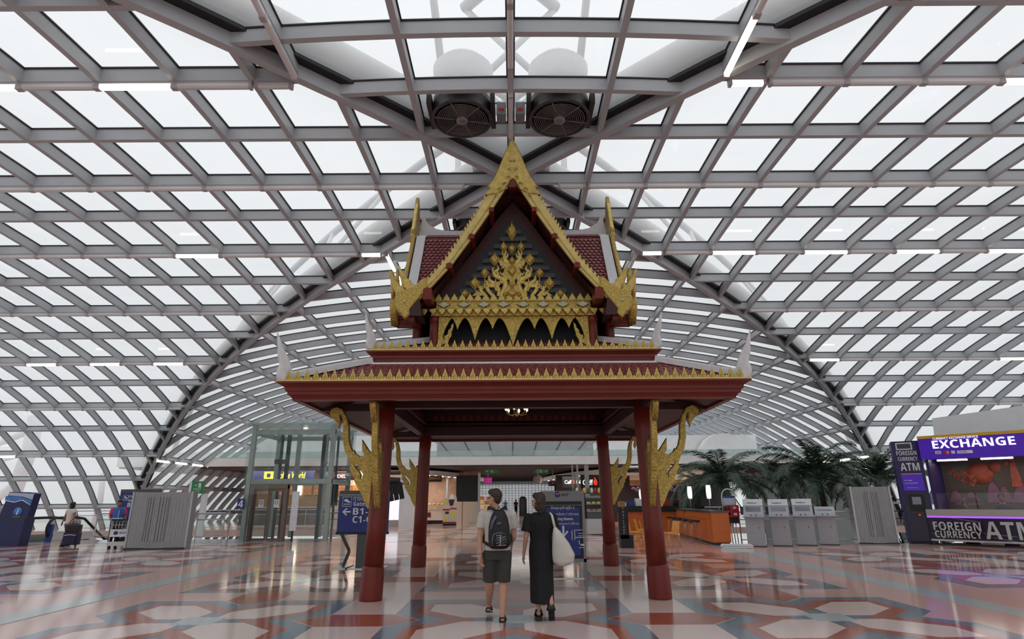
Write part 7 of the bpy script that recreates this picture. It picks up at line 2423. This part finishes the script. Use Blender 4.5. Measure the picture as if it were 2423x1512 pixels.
# ---- smaller walking figures
def walker(label, px, py, h, yaw, shirt, legs, hair, skin='skin_tan', long_hair=False, sleeve=0.5, stride=0.2, arms=None, vest=None):
    q = onz(px, py)
    t = thing('person', label, 'person', (q.x, q.y, 0), yaw)
    s = h / 1.7
    t.scale = (s, s, s)
    b_ = MB()
    P, rot = head(b_, (0, -0.02, 1.565), 0.0, 0.98)
    limb(b_, [(0, 0.0, 1.49), (0, 0.01, 1.38)], [0.05, 0.057])
    loft(b_, [((0, 0, 0.85), 0.15, 0.11), ((0, 0, 1.05), 0.13, 0.09), ((0, 0, 1.25), 0.155, 0.1), ((0, 0, 1.37), 0.165, 0.085), ((0, 0, 1.42), 0.09, 0.06)])
    ar = arms or {-1: (V((-0.23, 0.0, 1.08)), V((-0.26, -0.12, 0.88))), 1: (V((0.23, 0.03, 1.08)), V((0.24, 0.10, 0.86)))}
    for e in (-1, 1):
        S_ = V((e * 0.185, 0, 1.35))
        E_, W_ = ar[e]
        limb(b_, [S_, E_, W_], [0.05, 0.038, 0.025], 8)
        hand(b_, W_, (W_ - E_), (-e * 0.3, -0.9, 0), 0.9, 0.4)
        f = e * stride
        limb(b_, [(e * 0.09, 0, 0.85), (e * 0.09, -f * .45 - 0.03, 0.48), (e * 0.09, -f + 0.03, 0.09)], [0.09, 0.058, 0.036], 8)
        limb(b_, [(e * 0.09, -f + 0.04, 0.04), (e * 0.09, -f - 0.08, 0.04)], [0.036, 0.032], 8)
    solid('body', b_, skin, t, 0.013, 3)
    face_parts(P, rot, t)
    ex = [((0, 0.05, -0.07), (0.085, 0.06, 0.09)), ((0.065, 0.02, -0.05), (0.03, 0.06, 0.1)), ((-0.065, 0.02, -0.05), (0.03, 0.06, 0.1))] if long_hair else []
    solid('hair', haircap(P, rot, 1.02, ex), hair, t, 0.012, 3)
    b_ = MB()
    loft(b_, [((0, 0, 0.86), 0.175, 0.13), ((0, 0, 1.05), 0.155, 0.115), ((0, 0, 1.25), 0.178, 0.12), ((0, 0, 1.37), 0.185, 0.105), ((0, 0, 1.43), 0.10, 0.075)])
    for e in (-1, 1):
        S_ = V((e * 0.185, 0, 1.36))
        E_ = ar[e][0]
        b_.tube([S_, S_ + (E_ - S_) * sleeve * 1.2], [0.068, 0.066], 12)
        b_.ball(S_, 0.068, 10)
    solid('shirt', b_, shirt, t, 0.014, 3)
    if vest:
        b_ = MB()
        loft(b_, [((0, 0, 0.88), 0.205, 0.16), ((0, 0, 1.05), 0.195, 0.15), ((0, 0, 1.25), 0.21, 0.155), ((0, 0, 1.37), 0.20, 0.14), ((0, 0, 1.43), 0.13, 0.10)])
        vv_ = solid('vest', b_, vest, t, 0.014, 3)
        ob('reflective_stripe', MB().lathe([(0.197, 0), (0.199, 0.02), (0.197, 0.04)], 20, (0, 0, 1.02), sy=0.78), 'sign_white', vv_)
        ob('zip', MB().box(-0.008, -0.165, 0.95, 0.008, -0.14, 1.32), 'sign_white', vv_)
    b_ = MB()
    loft(b_, [((0, 0, 0.78), 0.165, 0.125), ((0, 0, 0.88), 0.168, 0.125), ((0, 0, 0.93), 0.155, 0.115)])
    for e in (-1, 1):
        f = e * stride
        b_.tube([(e * 0.09, 0, 0.86), (e * 0.09, -f * .45 - 0.03, 0.48), (e * 0.09, -f + 0.03, 0.10)], [0.105, 0.082, 0.07], 12)
    solid('trousers', b_, legs, t, 0.014, 3)
    for e in (-1, 1):
        f = e * stride
        b_ = MB()
        limb(b_, [(e * 0.09, -f + 0.05, 0.045), (e * 0.09, -f - 0.10, 0.04)], [0.044, 0.038], 10)
        ob('shoe', b_, 'sandal', t)
    return t
walker('woman in white blouse walking away towing a suitcase', 152, 1293, 1.63, R(165), 'blouse_white', 'slacks_grey', 'hair_black', long_hair=True, sleeve=0.3, stride=0.18,
       arms={-1: (V((-0.25, 0.04, 1.10)), V((-0.22, 0.16, 0.90))), 1: (V((0.30, -0.02, 1.12)), V((0.45, -0.08, 0.90)))})
walker('airport porter in blue vest and pink shirt pushing a luggage cart', 264, 1299, 1.70, R(40), 'shirt_pink', 'trouser_black', 'hair_black', sleeve=0.62, stride=0.08, vest='vest_blue',
       arms={-1: (V((-0.24, -0.02, 1.10)), V((-0.20, -0.26, 0.98))), 1: (V((0.24, -0.02, 1.10)), V((0.22, -0.26, 0.98)))})
walker('person in red top standing beside the far grey post', 1196, 1215, 1.65, R(180), 'shirt_red', 'trouser_black', 'hair_black', stride=0.05)
walker('person in red top standing against the far grey post', 1221, 1218, 1.65, R(170), 'shirt_red', 'trouser_black', 'hair_black', stride=0.05)
# far grey post with rounded head
q = onz(1229, 1218)
t = thing('metal_pylon', 'tall grey rounded pylon far down the corridor', 'pylon', (q.x + 0.42, q.y, 0))
ob('body', MB().lathe([(0.42, 0), (0.42, 1.6), (0.4, 1.75), (0.3, 1.85), (0.05, 1.88)], 16), 'grey_paint', t)
ob('cap', MB().lathe([(0.3, 1.86), (0.28, 1.95), (0.05, 1.98)], 12), 'shirt_red', t)
# ---- suitcase with bag on top
q = onz(166, 1294)
sc_ = thing('suitcase', 'navy wheeled suitcase pulled by the woman in white', 'suitcase', (q.x, q.y, 0), R(10))
b = MB()
b.box(-0.25, -0.16, 0.07, 0.25, 0.16, 0.52)
solid('case', b, 'luggage_navy', sc_, 0.02, 6)
ob('front_pocket', MB().box(-0.2, -0.19, 0.12, 0.2, -0.15, 0.40), 'luggage_navy', sc_)
ob('white_piping', MB().tube([(-0.2, -0.19, 0.42), (0, -0.2, 0.44), (0.2, -0.19, 0.42)], 0.012, 5), 'sign_white', sc_)
for e in (-1, 1):
    w_ = MB()
    w_.lathe([(0.001, 0), (0.05, 0), (0.05, 0.03), (0.001, 0.03)], 12)
    w_.xf(Matrix.Translation((e * 0.2, -0.1, 0.05)) @ Matrix.Rotation(pi / 2, 4, 'Y'))
    ob('wheel', w_, 'gasket', sc_)
ob('pull_handle', MB().tube([(-0.12, 0.14, 0.5), (-0.12, 0.14, 0.98), (0.12, 0.14, 0.98), (0.12, 0.14, 0.5)], 0.012, 6), 'metal_dark', sc_)
tb2 = thing('holdall', 'dark brown holdall strapped on top of the navy suitcase', 'bag', (q.x, q.y, 0.53), R(10))
b = MB()
b.box(-0.24, -0.13, 0.0, 0.24, 0.12, 0.26)
b.ball((0, 0, 0.22), (0.22, 0.12, 0.12), 12)
solid('bag', b, 'luggage_brown', tb2, 0.02, 8)
ob('handle', MB().tube([(-0.1, -0.02, 0.28), (-0.06, -0.02, 0.38), (0.06, -0.02, 0.38), (0.1, -0.02, 0.28)], 0.012, 6), 'luggage_brown', tb2)
# ---- luggage cart
q = onz(281, 1299)
ca = thing('luggage_cart', 'white airport luggage cart with logo panel beside the porter', 'cart', (q.x, q.y - 0.1, 0), R(14))
W2 = 0.30
for e in (-1, 1):
    ob('upright', MB().tube([(e * W2, 0, 0.12), (e * W2, -0.02, 0.6), (e * (W2 - 0.02), -0.06, 0.98)], 0.022, 8), 'trolley_white', ca)
ob('push_bar', MB().tube([(-W2 - 0.06, -0.08, 1.0), (W2 + 0.06, -0.08, 1.0)], 0.025, 8), 'gasket', ca)
pn = ob('logo_panel', MB().box(-W2, -0.04, 0.42, W2, -0.02, 0.68), 'sign_white', ca)
ob('emblem', MB().ball((-0.12, -0.045, 0.55), (0.075, 0.012, 0.065), 14), 'logo_blue', pn)
text('AOT', 'logo_blue', pn, (-0.02, -0.045, 0.52), 0.24, 0.065, ital=0.25, bold=0.02)
ob('basket', MB().box(-W2 + 0.04, -0.1, 0.72, W2 - 0.16, -0.03, 0.92), 'near_black', ca)
for k in range(4):
    ob('basket_wire', MB().box(-W2 + 0.06 + k * 0.1, -0.108, 0.71, -W2 + 0.075 + k * 0.1, -0.10, 0.93), 'trolley_white', ca)
ob('basket_wire', MB().box(-W2 + 0.03, -0.108, 0.815, W2 - 0.15, -0.10, 0.83), 'trolley_white', ca)
ob('deck', MB().box(-W2, -0.06, 0.16, W2, 0.85, 0.21), 'trolley_white', ca)
ob('deck_lip', MB().box(-W2 - 0.02, -0.08, 0.12, W2 + 0.02, -0.04, 0.26), 'trolley_white', ca)
for x, y in ((-W2 + .04, 0.02), (W2 - .04, 0.02), (0, 0.8)):
    w_ = MB()
    w_.lathe([(0.001, -0.02), (0.06, -0.02), (0.06, 0.02), (0.001, 0.02)], 14)
    w_.xf(Matrix.Translation((x, y, 0.06)) @ Matrix.Rotation(pi / 2, 4, 'Y'))
    ob('wheel', w_, 'gasket', ca)
q2 = ca.location
hb = thing('handbag', 'small black bag lying on the luggage cart deck', 'bag', (q2.x + 0.03, q2.y + 0.2, 0.21), R(14))
b = MB()
b.box(-0.13, -0.1, 0.0, 0.16, 0.1, 0.14)
b.ball((0.0, 0, 0.13), (0.13, 0.1, 0.08), 10)
solid('bag', b, 'bag_black', hb, 0.02, 5)
ob('handle', MB().tube([(-0.06, 0, 0.18), (-0.03, 0, 0.25), (0.04, 0, 0.25), (0.07, 0, 0.18)], 0.01, 6), 'bag_black', hb)
